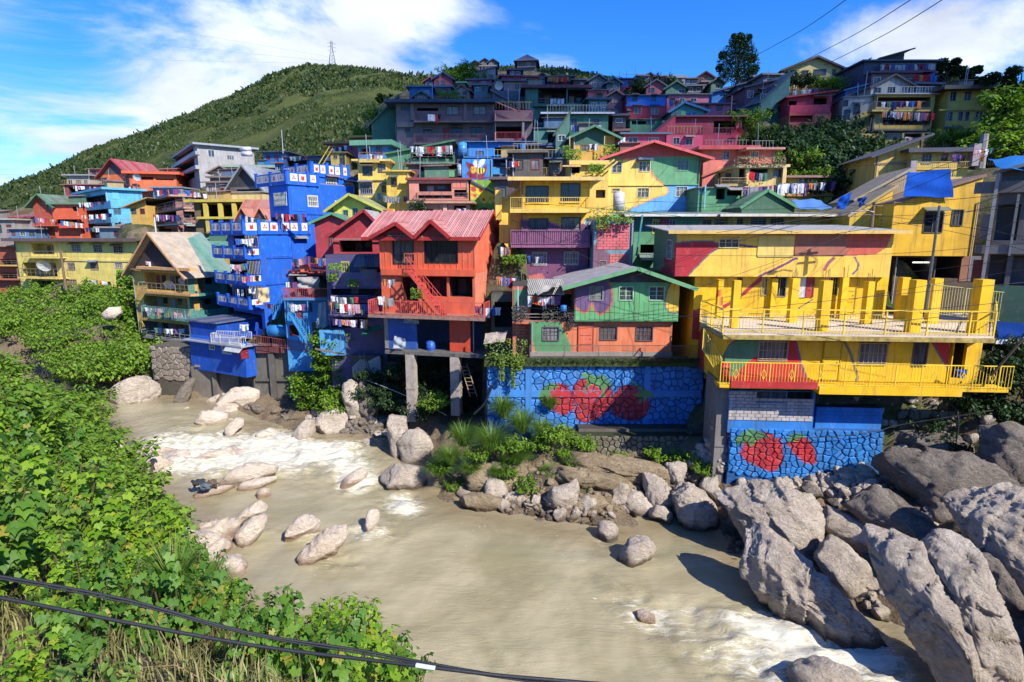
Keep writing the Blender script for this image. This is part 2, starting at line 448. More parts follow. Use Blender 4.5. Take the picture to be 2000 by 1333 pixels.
def build_roof(h,spec,col,rib=0):
 """('gx', rise, over): ridge along the front; ('gy', rise, over, front): gable to the front; ('flat', thick, over); ('shed', rise, over)"""
 k=spec[0];w,dp,H=h.w,h.d,h.H;ov=spec[2]if len(spec)>2 else.5;fas=spec[3]if len(spec)>3 else None;t=.07
 fc=fas or tuple(x*.8 for x in col)
 if k=='gx':
  r=spec[1];m=dp/2;dz=r*ov/m
  roof_sheet(h,[(-ov,-ov,H-dz),(w+ov,-ov,H-dz),(w+ov,m,H+r),(-ov,m,H+r)],t,col,ribs=rib)
  roof_sheet(h,[(-ov,dp+ov,H-dz),(w+ov,dp+ov,H-dz),(w+ov,m+.01,H+r),(-ov,m+.01,H+r)],t,col)
  for x,key in((0,'l'),(w,'r')):
   g=MB();g.add([(x,0,H),(x,dp,H),(x,m,H+r-.08)],[(0,1,2)]);me=g.mesh('gable',M_wall(h.corr));attr_color(me,'paint',[(*h.sidec,1)]*3);uvmap(me,[(p[1],p[2])for p in g.v]);link('gable',me,h.root)
  f=MB();f.box((-ov,-ov-.05,H-dz-.20),(w+ov,-ov-.005,H-dz+.02))
  for x in(-ov,w+ov):f.bar((x,-ov,H-dz-.07),(x,m,H+r-.07),.05,.20);f.bar((x,m,H+r-.07),(x,dp+ov,H-dz-.07),.05,.20)
  f.build('fascia',M_paint(fc),h.root)
 elif k=='gy':
  r=spec[1];m=w/2;dz=r*ov/m
  roof_sheet(h,[(-ov,dp+ov,H-dz),(-ov,-ov,H-dz),(m,-ov,H+r),(m,dp+ov,H+r)],t,col,uvax=1,ribs=rib)
  roof_sheet(h,[(w+ov,-ov,H-dz),(w+ov,dp+ov,H-dz),(m+.01,dp+ov,H+r),(m+.01,-ov,H+r)],t,col,uvax=1,ribs=rib)
  n=24 if h.paint else 6
  face=Face(h,'f');tp=lambda u:H+(r-.08)*(1-abs(u-m)/m)
  wall_part(h,face,w,H-.001,H+r-.08,[],h.paint,spec[4]if len(spec)>4 else h.col,M_wall(h.corr),.15 if h.paint else.8,'gable',top=tp)
  f=MB()
  f.bar((-ov,-ov-.03,H-dz-.08),(m,-ov-.03,H+r-.08),.05,.22);f.bar((m,-ov-.03,H+r-.08),(w+ov,-ov-.03,H-dz-.08),.05,.22)
  f.build('fascia',M_paint(fc),h.root)
 elif k=='flat':
  th=spec[1]
  mb=MB();mb.box((-ov,-ov,H+.002),(w+ov,dp+.1,H+th));me=mb.mesh('roof',M_roof(col)if th<.15 else M_paint(col));uvmap(me,[(p[0],p[1])for p in mb.v]);link('roof',me,h.root)
  if fas:MB().box((-ov-.02,-ov-.04,H-.12),(w+ov+.02,-ov-.003,H+th+.03)).build('fascia',M_paint(fas),h.root)
 elif k=='shed':
  r=spec[1]
  roof_sheet(h,[(-ov,-ov,H+.02),(w+ov,-ov,H+.02),(w+ov,dp+ov*.5,H+.02+r),(-ov,dp+ov*.5,H+.02+r)],t,col,ribs=rib)
  MB().box((-ov,-ov-.04,H-.16),(w+ov,-ov-.003,H+.04)).build('fascia',M_paint(fc),h.root)
  for x in(0,w):
   g=MB();g.add([(x,0,H),(x,dp,H),(x,dp,H+r)],[(0,1,2)]);me=g.mesh('gable',M_wall());attr_color(me,'paint',[(*h.sidec,1)]*3);link('gable',me,h.root)
 elif k=='slx':
  r=spec[1];dz=r/w*ov
  roof_sheet(h,[(-ov,-ov,H-dz+.02),(w+ov,-ov,H+r+dz+.02),(w+ov,dp,H+r+dz+.02),(-ov,dp,H-dz+.02)],t,col,uvax=1)
  f=MB();f.bar((-ov,-ov-.03,H-dz-.05),(w+ov,-ov-.03,H+r+dz-.05),.05,.18);f.build('fascia',M_paint(fc),h.root)
  hi=max(0,r);face=Face(h,'f')
  wall_part(h,face,w,H+min(0,r),H+hi,[],h.paint,h.col,M_wall(h.corr),.4,'gable',top=lambda u:H+r*u/w)if r>0 else None
 elif k=='gyc':
  r=spec[1];m=w*spec[4];dl=r*ov/m;dr=r*ov/(w-m)
  roof_sheet(h,[(-ov,dp+ov,H-dl),(-ov,-ov,H-dl),(m,-ov,H+r),(m,dp+ov,H+r)],t,col,uvax=1,ribs=rib)
  roof_sheet(h,[(w+ov,-ov,H-dr),(w+ov,dp+ov,H-dr),(m+.01,dp+ov,H+r),(m+.01,-ov,H+r)],t,col,uvax=1,ribs=rib)
  tp=lambda u:H+(r-.08)*(u/m if u<m else(w-u)/(w-m))
  wall_part(h,Face(h,'f'),w,H-.001,H+r-.08,[],h.paint,spec[5]if len(spec)>5 else h.col,M_wall(h.corr),.15,'gable',top=tp)
  f=MB();f.bar((-ov,-ov-.03,H-dl-.08),(m,-ov-.03,H+r-.08),.05,.24);f.bar((m,-ov-.03,H+r-.08),(w+ov,-ov-.03,H-dr-.08),.05,.24)
  f.build('fascia',M_paint(fc),h.root)
def house(label,x0,yt,x1,yb,Y,col,roof=None,rcol=(.3,.3,.3),feats=(),yaw=0,depth=6.0,ext=3.5,paint=(),corr=False,sidec=None,name='house',cat='house',rib=0,step=None,group=None,ground=True,grid=None,side=None):
 h=House();O=at(x0,yb,Y);yw=R(yaw)
 h.M=Matrix.Translation(O)@Matrix.Rotation(yw,4,'Z');h.Mi=h.M.inverted()
 h.col=col;h.d=depth;h.w=1;h.paint=list(paint);h.corr=corr;h.sidec=sidec or col
 f=Face(h,'f');h.w=max(.6,f.uv(x1,(yt+yb)/2)[0]);h.H=f.uv(x0,yt)[1]
 if isinstance(depth,tuple):
  k_,px_=depth;P0=h.M@Vector((h.w if k_=='r'else 0,0,h.H*.5));dv=h.M.to_3x3()@Vector((0,1,0));best=(1e9,5)
  for i_ in range(8,260):
   q=P0+dv*(i_*.1);e=abs(proj(q.x,q.y,q.z)[0]-px_)
   if e<best[0]:best=(e,i_*.1)
  h.d=depth=best[1]
 h.root=empty(name,O,yw,label,cat,group);h.fa={'f':f,'r':Face(h,'r'),'l':Face(h,'l')}
 feats=list(feats)
 if grid:
  rows,per,st=grid[:3];hgt=h.H/rows
  for r_ in range(rows):
   for c_ in range(per):
    if random.random()<.12:continue
    uc=h.w*(c_+.5)/per+random.uniform(-.12,.12);ww=min(.85,h.w/per*.5)*random.uniform(.8,1.15);zc=hgt*(r_+.52);wh=hgt*.42
    fx=('Wl','f',(uc-ww/2,zc-wh/2,uc+ww/2,zc+wh/2),st,random.choice(((.5,.48,.42),(.08,.07,.06),(.30,.05,.04),(.6,.6,.58))),random.choice((0,0,1,3)))
    feats.append(fx)
 if side:
  key,rows,per=side;hgt=h.H/rows
  for r_ in range(rows):
   for c_ in range(per):
    if random.random()<.25:continue
    uc=h.d*(c_+.5)/per;zc=hgt*(r_+.52)
    feats.append(('Wl',key,(uc-.4,zc-hgt*.2,uc+.4,zc+hgt*.2),'p',(.4,.38,.33),0))
 holes={'f':[],'r':[],'l':[]};later=[]
 for ft in feats:
  k=ft[0]
  if k in('W','O'):
   fc=h.fa[ft[1]];rc=list(fc.rect(*ft[2]));wl=h.w if ft[1]=='f'else h.d
   rc[0]=max(rc[0],.05);rc[2]=min(rc[2],wl-.05);rc[3]=min(rc[3],h.H-.04)
   if rc[2]-rc[0]<.15 or rc[3]-rc[1]<.15:continue
   holes[ft[1]].append(tuple(rc));later.append((ft,rc))
  elif k=='Wl':
   rc=ft[2]
   if any(not(rc[2]<q[0]or rc[0]>q[2]or rc[3]<q[1]or rc[1]>q[3])for q in holes[ft[1]]):continue
   holes[ft[1]].append(rc);later.append((('W',ft[1],None,ft[3],ft[4],ft[5]),rc))
  else:later.append((ft,None))
 mat=M_wall(corr);h.holes_=holes['f']
 for key in 'frl':
  fw=h.w if key=='f'else depth
  pp=h.paint
  st=step if(step and(key!='l'or True)and h.paint)else 4.0
  if key!='f'and not any(len(p)>2 and key in p[2]for p in paint if p[0]):pp=[];st=4.0
  pq=[(p[0],p[1])for p in pp if(len(p)<3 or key in p[2])]
  wall_part(h,h.fa[key],fw,-ext,h.H,holes[key],pq,col if key=='f'else h.sidec,mat,st)
 b=MB();b.quad((0,depth,-ext),(h.w,depth,-ext),(h.w,depth,h.H),(0,depth,h.H));me=b.mesh('wall',mat);attr_color(me,'paint',[(*h.sidec,1)]*4);uvmap(me,[(p[0],p[2])for p in b.v]);link('wall',me,h.root)
 ce=MB().quad((0.02,.02,h.H-.01),(h.w-.02,.02,h.H-.01),(h.w-.02,depth-.02,h.H-.01),(0.02,depth-.02,h.H-.01));ce.build('ceiling',DARK(),h.root)
 for ft,rc in later:feature(h,ft,rc)
 if roof:build_roof(h,roof,rcol,rib)
 clutter(h,Y)
 if ground:
  for u,v in((.1,-.8),(.9,-.8),(.5,depth*.5),(.1,depth),(.9,depth)):
   p=h.M@Vector((u*h.w,v,0));CTRL.append((p.x,p.y,p.z-(1.2 if v<0 else.3)))
 return h
def clutter(h,Y):
 """pipes, awnings, aerials and roof lumber, more of them on the crowded upper slope"""
 r=random.Random(int(h.w*1000)+int(Y*7));w,H=h.w,h.H
 if w<2.2 or H<1.8 or Y<36.9:return
 if r.random()<.7:u=r.choice((.12,w-.12));MB().tube([(u,-.09,-.8),(u,-.09,H-.05)],.045,6).build('drainpipe',M_paint(r.choice(((.3,.3,.3),(.12,.1,.1),(.45,.43,.4)))),h.root)
 for q in h.holes_:
  if q[2]-q[0]<1.6 and r.random()<(.35 if Y>50 else.12):
   mb=MB().slab((q[0]-.2,-.65,q[3]+.12),(q[2]+.2,-.65,q[3]+.12),(q[2]+.2,-.01,q[3]+.38),(q[0]-.2,-.01,q[3]+.38),.03);me=mb.mesh('awning',M_roof(r.choice(((.3,.14,.09),(.35,.33,.3),(.12,.2,.16),(.10,.16,.3)))))
   uvmap(me,[(p[0],p[2])for p in mb.v]);link('awning',me,h.root)
 if Y>56.5 and h.root.name.startswith('house'):
  top=H+.25
  for _ in range(r.choice((0,1,1,2))):
   u=r.uniform(.3,w-.3);MB().tube([(u,1.2,H-.2),(u+r.uniform(-.2,.2),1.2,H+r.uniform(1.6,3.2))],.03,4).build('aerial',GALV(),h.root)
  if r.random()<.4 and w>3.5:
   a=r.uniform(.2,w*.5);b=a+r.uniform(1.4,2.4);mb=MB();mb.box((a,1.5,H-.2),(b,3.2,H+1.5));mb.build('roof_shed',M_paint(r.choice(((.26,.10,.07),(.22,.20,.18),(.08,.16,.26),(.10,.2,.13),(.4,.28,.12)))),h.root)
   rs=MB().slab((a-.3,1.2,H+1.45),(b+.3,1.2,H+1.5),(b+.3,3.4,H+1.85),(a-.3,3.4,H+1.8),.05);me=rs.mesh('shed_roof',M_roof((.28,.13,.08)));uvmap(me,[(p[0],p[1])for p in rs.v]);link('shed_roof',me,h.root)
  if r.random()<.45:
   mb=MB()
   for i in range(int(w/.35)):u=.2+i*.35;mb.bar((u,.15,H+.2),(u+r.uniform(-.05,.05),.15,H+.95),.035)
   mb.bar((.1,.15,H+.95),(w-.1,.15,H+.95),.04);mb.build('roof_rail',M_paint(r.choice(((.3,.08,.06),(.4,.3,.08),(.2,.2,.2),(.35,.35,.33)))),h.root)
def feature(h,ft,rc):
 k=ft[0];a=ft[1:]
 if k=='W':
  a=list(a)
  if len(a)>4 and a[4]==0 and random.random()<.35:a[4]=random.choice((1,3,2))
  window(h,h.fa[a[0]],rc,*(a[2:]))
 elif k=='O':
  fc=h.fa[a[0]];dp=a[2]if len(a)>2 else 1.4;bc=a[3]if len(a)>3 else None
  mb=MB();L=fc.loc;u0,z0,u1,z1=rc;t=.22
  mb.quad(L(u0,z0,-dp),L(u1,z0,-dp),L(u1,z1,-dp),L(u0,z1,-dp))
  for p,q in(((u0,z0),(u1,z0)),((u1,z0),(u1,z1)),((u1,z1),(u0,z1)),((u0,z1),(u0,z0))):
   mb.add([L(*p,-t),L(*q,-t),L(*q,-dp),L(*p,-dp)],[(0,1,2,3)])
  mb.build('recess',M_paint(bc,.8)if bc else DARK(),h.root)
  if bc:
   n=max(1,int((u1-u0)/2.4))
   for i in range(n):
    uc=u0+(u1-u0)*(i+.5)/n;hh=z1-z0
    MB().box(L(uc-.9,z0+.02,-dp+.03),L(uc-.25,z0+hh*.78,-dp+.07)).build('door',M_paint(random.choice(((.25,.06,.05),(.16,.10,.07),(.3,.3,.28)))),h.root)
    MB().box(L(uc+.1,z0+hh*.38,-dp+.03),L(uc+.85,z0+hh*.8,-dp+.06)).build('inner_window',M_glass(0),h.root)
 elif k=='B':
  fc=h.fa[a[0]];x0,y0,x1,y1=a[1];out=a[2];kind=a[3];sc=a[4];rcx=a[5];ends=a[6]if len(a)>6 else(1,1)
  r=fc.rect(x0,y0,x1,y1,out);th=.18;L=fc.loc
  b=empty('balcony',(0,0,0));b.parent=h.root
  mb=MB().box(L(r[0],r[1]-th,.003),L(r[2],r[1],out));mb.build('balcony_floor',M_paint(sc,.8,1.0),b)
  if kind:railing(fc,b,r[0]+.05,r[2]-.05,r[1],r[3],out-.06,kind,rcx,ends)
 elif k=='S':
  fc=h.fa[a[0]];r=fc.rect(*a[1],a[2]);L=fc.loc
  MB().box(L(r[0],r[1],.003),L(r[2],r[3],a[2])).build('ledge',M_paint(a[3]),h.root)
 elif k=='P':
  fc=h.fa[a[0]];r=fc.rect(*a[1]);L=fc.loc
  MB().box(L(r[0],r[1],.002),L(r[2],r[3],a[3]if len(a)>3 else.05)).build(a[4]if len(a)>4 else 'panel',M_paint(a[2]),h.root)
 elif k=='D':
  fc=h.fa[a[0]];r=fc.rect(*a[1]);L=fc.loc;c=a[2]
  d=MB().box(L(r[0],r[1],.004),L(r[2],r[3],.05)).build('door',M_paint(c),h.root)
  fr=MB();c2=a[3]if len(a)>3 else tuple(x*.6 for x in c)
  fr.box(L(r[0]-.07,r[1],.003),L(r[0],r[3]+.07,.08));fr.box(L(r[2],r[1],.003),L(r[2]+.07,r[3]+.07,.08));fr.box(L(r[0],r[3],.003),L(r[2],r[3]+.07,.08));
  for q in(.3,.62):fr.box(L(r[0]+.08,r[1]+(r[3]-r[1])*q,.05),L(r[2]-.08,r[1]+(r[3]-r[1])*q+.04,.07))
  fr.build('door_frame',M_paint(c2),d);MB().box(L(r[2]-.14,(r[1]+r[3])/2,.05),L(r[2]-.09,(r[1]+r[3])/2+.05,.11)).build('handle',GALV(),d)
 elif k=='A':
  fc=h.fa[a[0]];r=fc.rect(*a[1]);L=fc.loc
  mb=MB().slab(L(r[0],r[1],a[2]),L(r[2],r[1],a[2]),L(r[2],r[3],.01),L(r[0],r[3],.01),.05);me=mb.mesh('awning',M_roof(a[3]));uvmap(me,[(p[0]+p[1]*.3,p[2])for p in mb.v]);link('awning',me,h.root)
 elif k=='C':
  fc=h.fa[a[0]];u,z1=fc.uv(a[1],a[2],a[4]);_,z0=fc.uv(a[1],a[3],a[4]);L=fc.loc;w=a[5]/2
  MB().box(L(u-w,z0,a[4]-w),L(u+w,z1,a[4]+w)).build('post',M_paint(a[6]),h.root)
 elif k=='N':
  fc=h.fa[a[0]];p=fc.uv(*a[1][:2],a[2]);q=fc.uv(*a[1][2:],a[2])
  MB().bar(fc.loc(*p,a[2]),fc.loc(*q,a[2]),a[3]).build('beam',M_paint(a[4]),h.root)
 elif k=='R':
  fc=h.fa[a[0]];r=fc.rect(*a[1],a[2]);railing(fc,h.root,r[0],r[2],r[1],r[3],a[2],a[3],a[4],(0,0))
 elif k=='G':
  fc=h.fa[a[0]];r=fc.rect(*a[1]);sp=a[2];n=int((r[2]-r[0])/sp);L=fc.loc;M=h.M
  each=len(a)>3 and a[3];joined=MB();jc=[]
  for i in range(n):
   u0=r[0]+(r[2]-r[0])*i/n+.012;u1=r[0]+(r[2]-r[0])*(i+1)/n-.012
   if not each:u1=u0+.05
   segs=[(r[1],r[3])]
   for q in h.holes_:
    if u1>q[0]-.08 and u0<q[2]+.08:
     ns=[]
     for(s0,s1)in segs:
      if q[1]-.1>s0:ns.append((s0,min(s1,q[1]-.1)))
      if q[3]+.1<s1:ns.append((max(s0,q[3]+.1),s1))
     segs=[s for s in ns if s[1]-s[0]>.05]
   mb=MB()if each else joined;o_=.022+random.uniform(0,.012)
   for s0,s1 in segs:
    m=max(1,int((s1-s0)/.06))if each else 1;nu_=5 if each else 1
    b0=len(mb.v);ws=[u0+(u1-u0)*t/nu_ for t in range(nu_+1)];zz=[s0+(s1-s0)*t/m for t in range(m+1)]
    mb.add([L(u,z,o_)for z in zz for u in ws],[(q*(nu_+1)+t,q*(nu_+1)+t+1,(q+1)*(nu_+1)+t+1,(q+1)*(nu_+1)+t)for q in range(m)for t in range(nu_)])
    mb.add([L(u0,s0,o_),L(u1,s0,o_),L(u1,s1,o_),L(u0,s1,o_),L(u0,s0,0),L(u1,s0,0),L(u1,s1,0),L(u0,s1,0)],[(0,4,5,1),(1,5,6,2),(2,6,7,3),(3,7,4,0)])
   if each and mb.v:
    me=mb.mesh('plank',M_wall());V=np.array(mb.v);Mx=np.array(M);Wd=V@Mx[:3,:3].T+Mx[:3,3];px,py=proj(Wd[:,0],Wd[:,1],Wd[:,2])
    cc=np.tile(np.array([*h.col,1.0]),(len(V),1))
    for pl in h.paint:cc[inpoly(px,py,pl[0]),:3]=pl[1]
    cc[:,:3]*=random.uniform(.88,1.0);attr_color(me,'paint',cc);link('plank',me,h.root)
  if not each:
   joined.build('wall_rib',M_paint(a[4]if len(a)>4 else h.col),h.root)
GARM={}
def garment_mesh(kind,seed):
 k=(kind,seed)
 if k in GARM:return GARM[k]
 r=random.Random(seed*31+hash(kind)%7 if False else seed*31+len(kind));n=5;m=5
 def outline(t):
  if kind=='shirt':return(.27 if t<.32 else.20)
  if kind=='trousers':return.17-.02*t
  if kind=='towel':return.30
  return.16+.14*t
 mb=MB();hgt={'shirt':.66,'trousers':.95,'towel':.8,'dress':.9}[kind]
 xs=[i/n-.5 for i in range(n+1)]
 for j in range(m+1):
  t=j/m;w=outline(t)
  for i,x in enumerate(xs):
   mb.v.append((x*2*w,.05*math.sin(i*1.7+seed)*(.4+t)+r.uniform(-.012,.012),-hgt*t+(.03*math.cos(i*1.9+seed)if t>.9 else 0)))
 for j in range(m):
  for i in range(n):
   if kind=='trousers'and i==2 and j>1:continue
   a=j*(n+1)+i;mb.f.append((a,a+1,a+n+2,a+n+1));mb.mi.append(0)
 GARM[k]=mb;return mb
GM={}
CLOTH_COLS=[('white',(.72,.71,.70)),('white',(.66,.66,.68)),('black',(.02,.02,.025)),('navy',(.03,.045,.14)),('red',(.52,.03,.04)),('blue',(.06,.14,.42)),('grey',(.24,.24,.25)),('navy',(.04,.05,.10)),('white',(.60,.60,.62)),('orange',(.55,.20,.06)),('pink',(.55,.28,.32)),('green',(.08,.20,.13)),('purple',(.20,.08,.22))]
FARW=MB();FWM=[];FWI={}
def laundry(x0,y0,x1,y1,Y,n,where,Y2=None,pal=None,scale=1.0,kinds=('shirt','trousers','towel','shirt')):
 p=at(x0,y0,Y);q=at(x1,y1,Y2 or Y)
 mb=MB();pts=[(p.lerp(q,i/6)-Vector((0,0,.10*math.sin(math.pi*i/6)))-p)for i in range(7)]
 mb.tube(pts,.012,4);o=mb.build('clothes_line',BLACK(),loc=p)
 tag(o,'clothes line strung '+where,'clothes line')
 ang=math.atan2((q-p).y,(q-p).x)
 for i in range(n):
  k=(i+.5+random.uniform(-.22,.22))/n
  kind=random.choice(kinds);cn,c=random.choice(CLOTH_COLS if pal is None else[x for x in CLOTH_COLS if x[0]in pal]);sd=random.randrange(3)
  key=(kind,sd,c)
  if Y>66 and not where.startswith(('on the top balcony of the light','on the navy')):
   if c not in FWI:FWI[c]=len(FWM);FWM.append(M_cloth(c))
   g=garment_mesh(kind,sd);o3=p.lerp(q,k)-Vector((0,0,.1));rm=Matrix.Rotation(ang+random.uniform(-.45,.45),3,'Z')*(scale*random.uniform(.8,1.1))
   FARW.add([o3+rm@Vector(v)for v in g.v],g.f,FWI[c]);continue
  if key not in GM:GM[key]=garment_mesh(kind,sd).mesh('garment',M_cloth(c))
  g=link('garment',GM[key],None,p.lerp(q,k)-Vector((0,0,.10*math.sin(math.pi*k)+.015)),(0,random.uniform(-.06,.06),ang+random.uniform(-.45,.45)))
  s=scale*random.uniform(.6,.95);g.scale=(s,s,s)
  tag(g,f'{cn} {kind} drying on the line {where}','laundry','washing on the line '+where)
def tarp(label,pts,Y,col,sag=.25,name='tarpaulin',n=10,thick=.02,wr=.05,Ys=None):
 """a sheet between four corners (photo points with their distances), folded and sagging, with thickness"""
 Ys=Ys or[Y]*4;C4=[at(*p,y)for p,y in zip(pts,Ys)];V=[]
 nn=(C4[1]-C4[0]).cross(C4[3]-C4[0]).normalized()
 if nn.y>0:nn=-nn
 r=random.Random(len(label))
 ph=[r.uniform(0,6)for _ in range(4)]
 for j in range(n+1):
  for i in range(n+1):
   s,t=i/n,j/n;p=C4[0].lerp(C4[1],s).lerp(C4[3].lerp(C4[2],s),t)
   p=p+nn*(wr*(math.sin(s*11+ph[0]+t*3)+math.sin(t*9+ph[1]-s*4)+math.sin((s+t)*17+ph[2])*.5))-Vector((0,0,sag*math.sin(math.pi*s)*math.sin(math.pi*t)))
   V.append(p-C4[0])
 k=len(V);V+=[v+nn*-thick for v in V];F=[]
 for j in range(n):
  for i in range(n):
   a=j*(n+1)+i;q=(a,a+1,a+n+2,a+n+1);F.append(q);F.append(tuple(x+k for x in q[::-1]))
 mb=MB();mb.add(V,F);o=mb.build(name,M_cloth(col),loc=C4[0],smooth=True);tag(o,label,'tarpaulin'if name=='tarpaulin'else name.replace('_',' '));return o
def stroke(pts,w):
 L_,R_=[],[]
 for i,p in enumerate(pts):
  a=pts[max(i-1,0)];b=pts[min(i+1,len(pts)-1)];dx,dy=b[0]-a[0],b[1]-a[1];n=math.hypot(dx,dy)or 1
  L_.append((p[0]-dy/n*w/2,p[1]+dx/n*w/2));R_.append((p[0]+dy/n*w/2,p[1]-dx/n*w/2))
 return L_+R_[::-1]
def box_(x0,y0,x1,y1):return[(x0,y0),(x1,y0),(x1,y1),(x0,y1)]
A=lambda*p:T(3.7025,1240,420,*p)
B=lambda*p:T(3.3325,1600,400,*p)
C_=lambda*p:T(3.03,960,280,*p)
def rr(s,ox,oy,x0,y0,x1,y1):return(ox+x0/s,oy+y0/s,ox+x1/s,oy+y1/s)
def ra(*r):return rr(3.7025,1240,420,*r)
def rb(*r):return rr(3.3325,1600,400,*r)
def rc_(*r):return rr(3.03,960,280,*r)
def rd(*r):return rr(3.03,620,380,*r)
def re_(*r):return rr(3.1,420,300,*r)
def rf(*r):return rr(3.1,250,250,*r)
def rg(*r):return rr(3.3325,0,230,*r)
def rh(*r):return rr(4.04,700,100,*r)
def ri(*r):return rr(4.0,1050,100,*r)
def rj(*r):return rr(3.636,1450,80,*r)
TAN=(.42,.30,.16);DRD=(.30,.02,.02)
pl_low=[(A(680,940,790,875,905,860,905,1030,850,1040,760,1120,700,1190,620,1190,620,1040),(.10,.26,.12)),(A(900,1010,1000,990,1100,990,1105,860,1150,860,1200,1080,1245,1200,690,1200,760,1120,850,1040),(.55,.03,.03)),(stroke(A(635,1050,680,940,790,872),3.2),(.14,.12,.18)),(stroke(A(1152,860,1200,1070,1250,1205),4.5),(.14,.09,.19)),(stroke(B(148,860,200,960,238,1080,250,1120,235,1180),6),(.17,.16,.13)),(B(722,860,850,860,850,1080,800,1010),(.55,.03,.03)),(stroke(B(720,870,790,990,850,1090),4),(.16,.10,.18)),(A(440,900,500,780,500,1180,440,1180),(.35,.03,.05),'l')]
h1=house('yellow riverside house below the pillared terrace, with green and red mural panels',1413,657,1852,742,30.7,YELB,yaw=-4,depth=7,paint=pl_low,step=.05,ext=.5,ground=False,feats=[('W','f',ra(898,905,1100,1052),'g',TAN,2),('W','f',rb(262,890,438,1040),'g',TAN,2),('W','f',rb(612,890,700,1048),'p',(.10,.09,.10),0),('D','f',rb(24,895,128,1160),(.86,.50,.012)),('B','f',(1407,708,1975,756),1.0,None,(.86,.50,.012),(.8,.6,.05)),('S','f',(1600,757,1880,773),1.06,(.86,.50,.012)),('S','f',(1428,746,1597,759),1.07,(.50,.03,.03)),('R','f',(1407,712,1978,757),1.0,'diamond',(.86,.60,.05)),('W','l',(1378,655,1389,690),'x',(.3,.4,.25),0),('A','f',rb(250,872,445,895),.35,(.40,.30,.14))])
house('yellow annex with a dark doorway at the right end of the riverside house',1853,657,1915,745,30.8,YELB,yaw=-4,depth=5,ext=.3,ground=False,feats=[('O','f',(1855,662,1886,740),3)],name='annex',cat='annex')
TZ=at(1500,650,30).z
def prism(name,pts,z0,z1,mat,parent=None):
 mb=MB();n=len(pts);mb.add([(p[0],p[1],z0)for p in pts]+[(p[0],p[1],z1)for p in pts],[tuple(range(n))[::-1],tuple(range(n,2*n))]+[(i,(i+1)%n,n+(i+1)%n,n+i)for i in range(n)])
 return mb.build(name,mat,parent)
tr=empty('terrace',(0,0,0),0,'pale concrete terrace roof deck with tall yellow pillars and yellow railings','terrace')
tp=[atz(x,y,TZ)for x,y in((1368,629),(1412,651),(1942,658),(1942,612),(1372,612))]
floor_c=M_simple('terrace_screed',(.66,.55,.44),.9,nscale=1.1,var=.35)
prism('terrace_slab',[(p.x,p.y)for p in tp],TZ-.10,TZ,floor_c,tr)
mb=MB();e=[Vector((p.x,p.y,TZ-.2))for p in tp]
for a,b in((e[0],e[1]),(e[1],e[2])):mb.bar(a+Vector((0,-.04,0)),b+Vector((0,-.04,0)),.12,.24)
mb.build('slab_edge',M_simple('peeling_yellow_edge',(.50,.36,.10),.9,nscale=3,var=.7),tr)
rl=MB()
for a,b in((e[0],e[1]),(e[1],e[2]),(e[2],e[3])):
 a=a+Vector((0,.08,.2));b=b+Vector((0,.08,.2));d=b-a;n=int(d.length/.17);up=Vector((0,0,1.28))
 rl.bar(a+up,b+up,.06);rl.bar(a+up*.1,b+up*.1,.035)
 for i in range(n+1):
  q=a+d*i/n;rl.bar(q,q+up*(1 if i%12==0 else.62),.07 if i%12==0 else.022)
 rl.bar(a+up*.62,b+up*.62,.035)
rl.build('railing',M_paint((.86,.60,.06),.5),tr)
pil_paint=[(A(575,590,600,540,625,535,625,600),(.5,.03,.03)),(A(622,600,680,570,680,650,622,660),(.35,.03,.06)),(A(480,640,575,620,575,760,480,760),(.75,.25,.05)),(A(622,690,680,600,690,640,622,700),(.2,.07,.2))]
def pillar(x0,x1,yt,yb):
 c=atz((x0+x1)/2,yb,TZ);w=(x1-x0)*c.y/FP/2*.8;top=at((x0+x1)/2,yt,c.y).z
 mb=MB();n=40;tilt=random.uniform(-.01,.01)
 for i in range(n):
  za=TZ+(top-TZ)*i/n;zb=TZ+(top-TZ)*(i+1)/n
  mb.add([(c.x-w,c.y-w,za),(c.x+w,c.y-w,za),(c.x+w,c.y-w,zb),(c.x-w,c.y-w,zb),(c.x-w,c.y+w,za),(c.x+w,c.y+w,za),(c.x+w,c.y+w,zb),(c.x-w,c.y+w,zb)],[(0,1,2,3),(1,5,6,2),(4,0,3,7),(5,4,7,6)]+([(3,2,6,7)]if i==n-1 else[]))
 me=mb.mesh('pillar',M_wall());V=np.array(mb.v);px,py=proj(V[:,0],V[:,1],V[:,2]);cc=np.tile(np.array([*YELB,1.0]),(len(V),1))
 for pl,c3 in pil_paint:cc[inpoly(px,py,pl),:3]=c3
 attr_color(me,'paint',cc);o=link('pillar',me,tr)
 rb_=MB()
 for k in range(4):rb_.bar((c.x+(k%2-.5)*w,c.y+(k//2-.5)*w,top),(c.x+(k%2-.5)*w+random.uniform(-.05,.05),c.y+(k//2-.5)*w,top+random.uniform(.3,.9)),.02)
 if x0>1430 and x0<1720:rb_.build('rebar',RUST(),o)
for a in((1424,1441,548,640),(1378,1395,545,612),(1396,1409,546,622),(1499,1513,544,619),(1536,1554,544,630),(1593,1615,548,647),(1634,1649,542,622),(1681,1701,550,633),(1747,1766,542,625),(1768,1793,547,650),(1807,1828,544,632),(1892,1921,546,651)):pillar(*a)
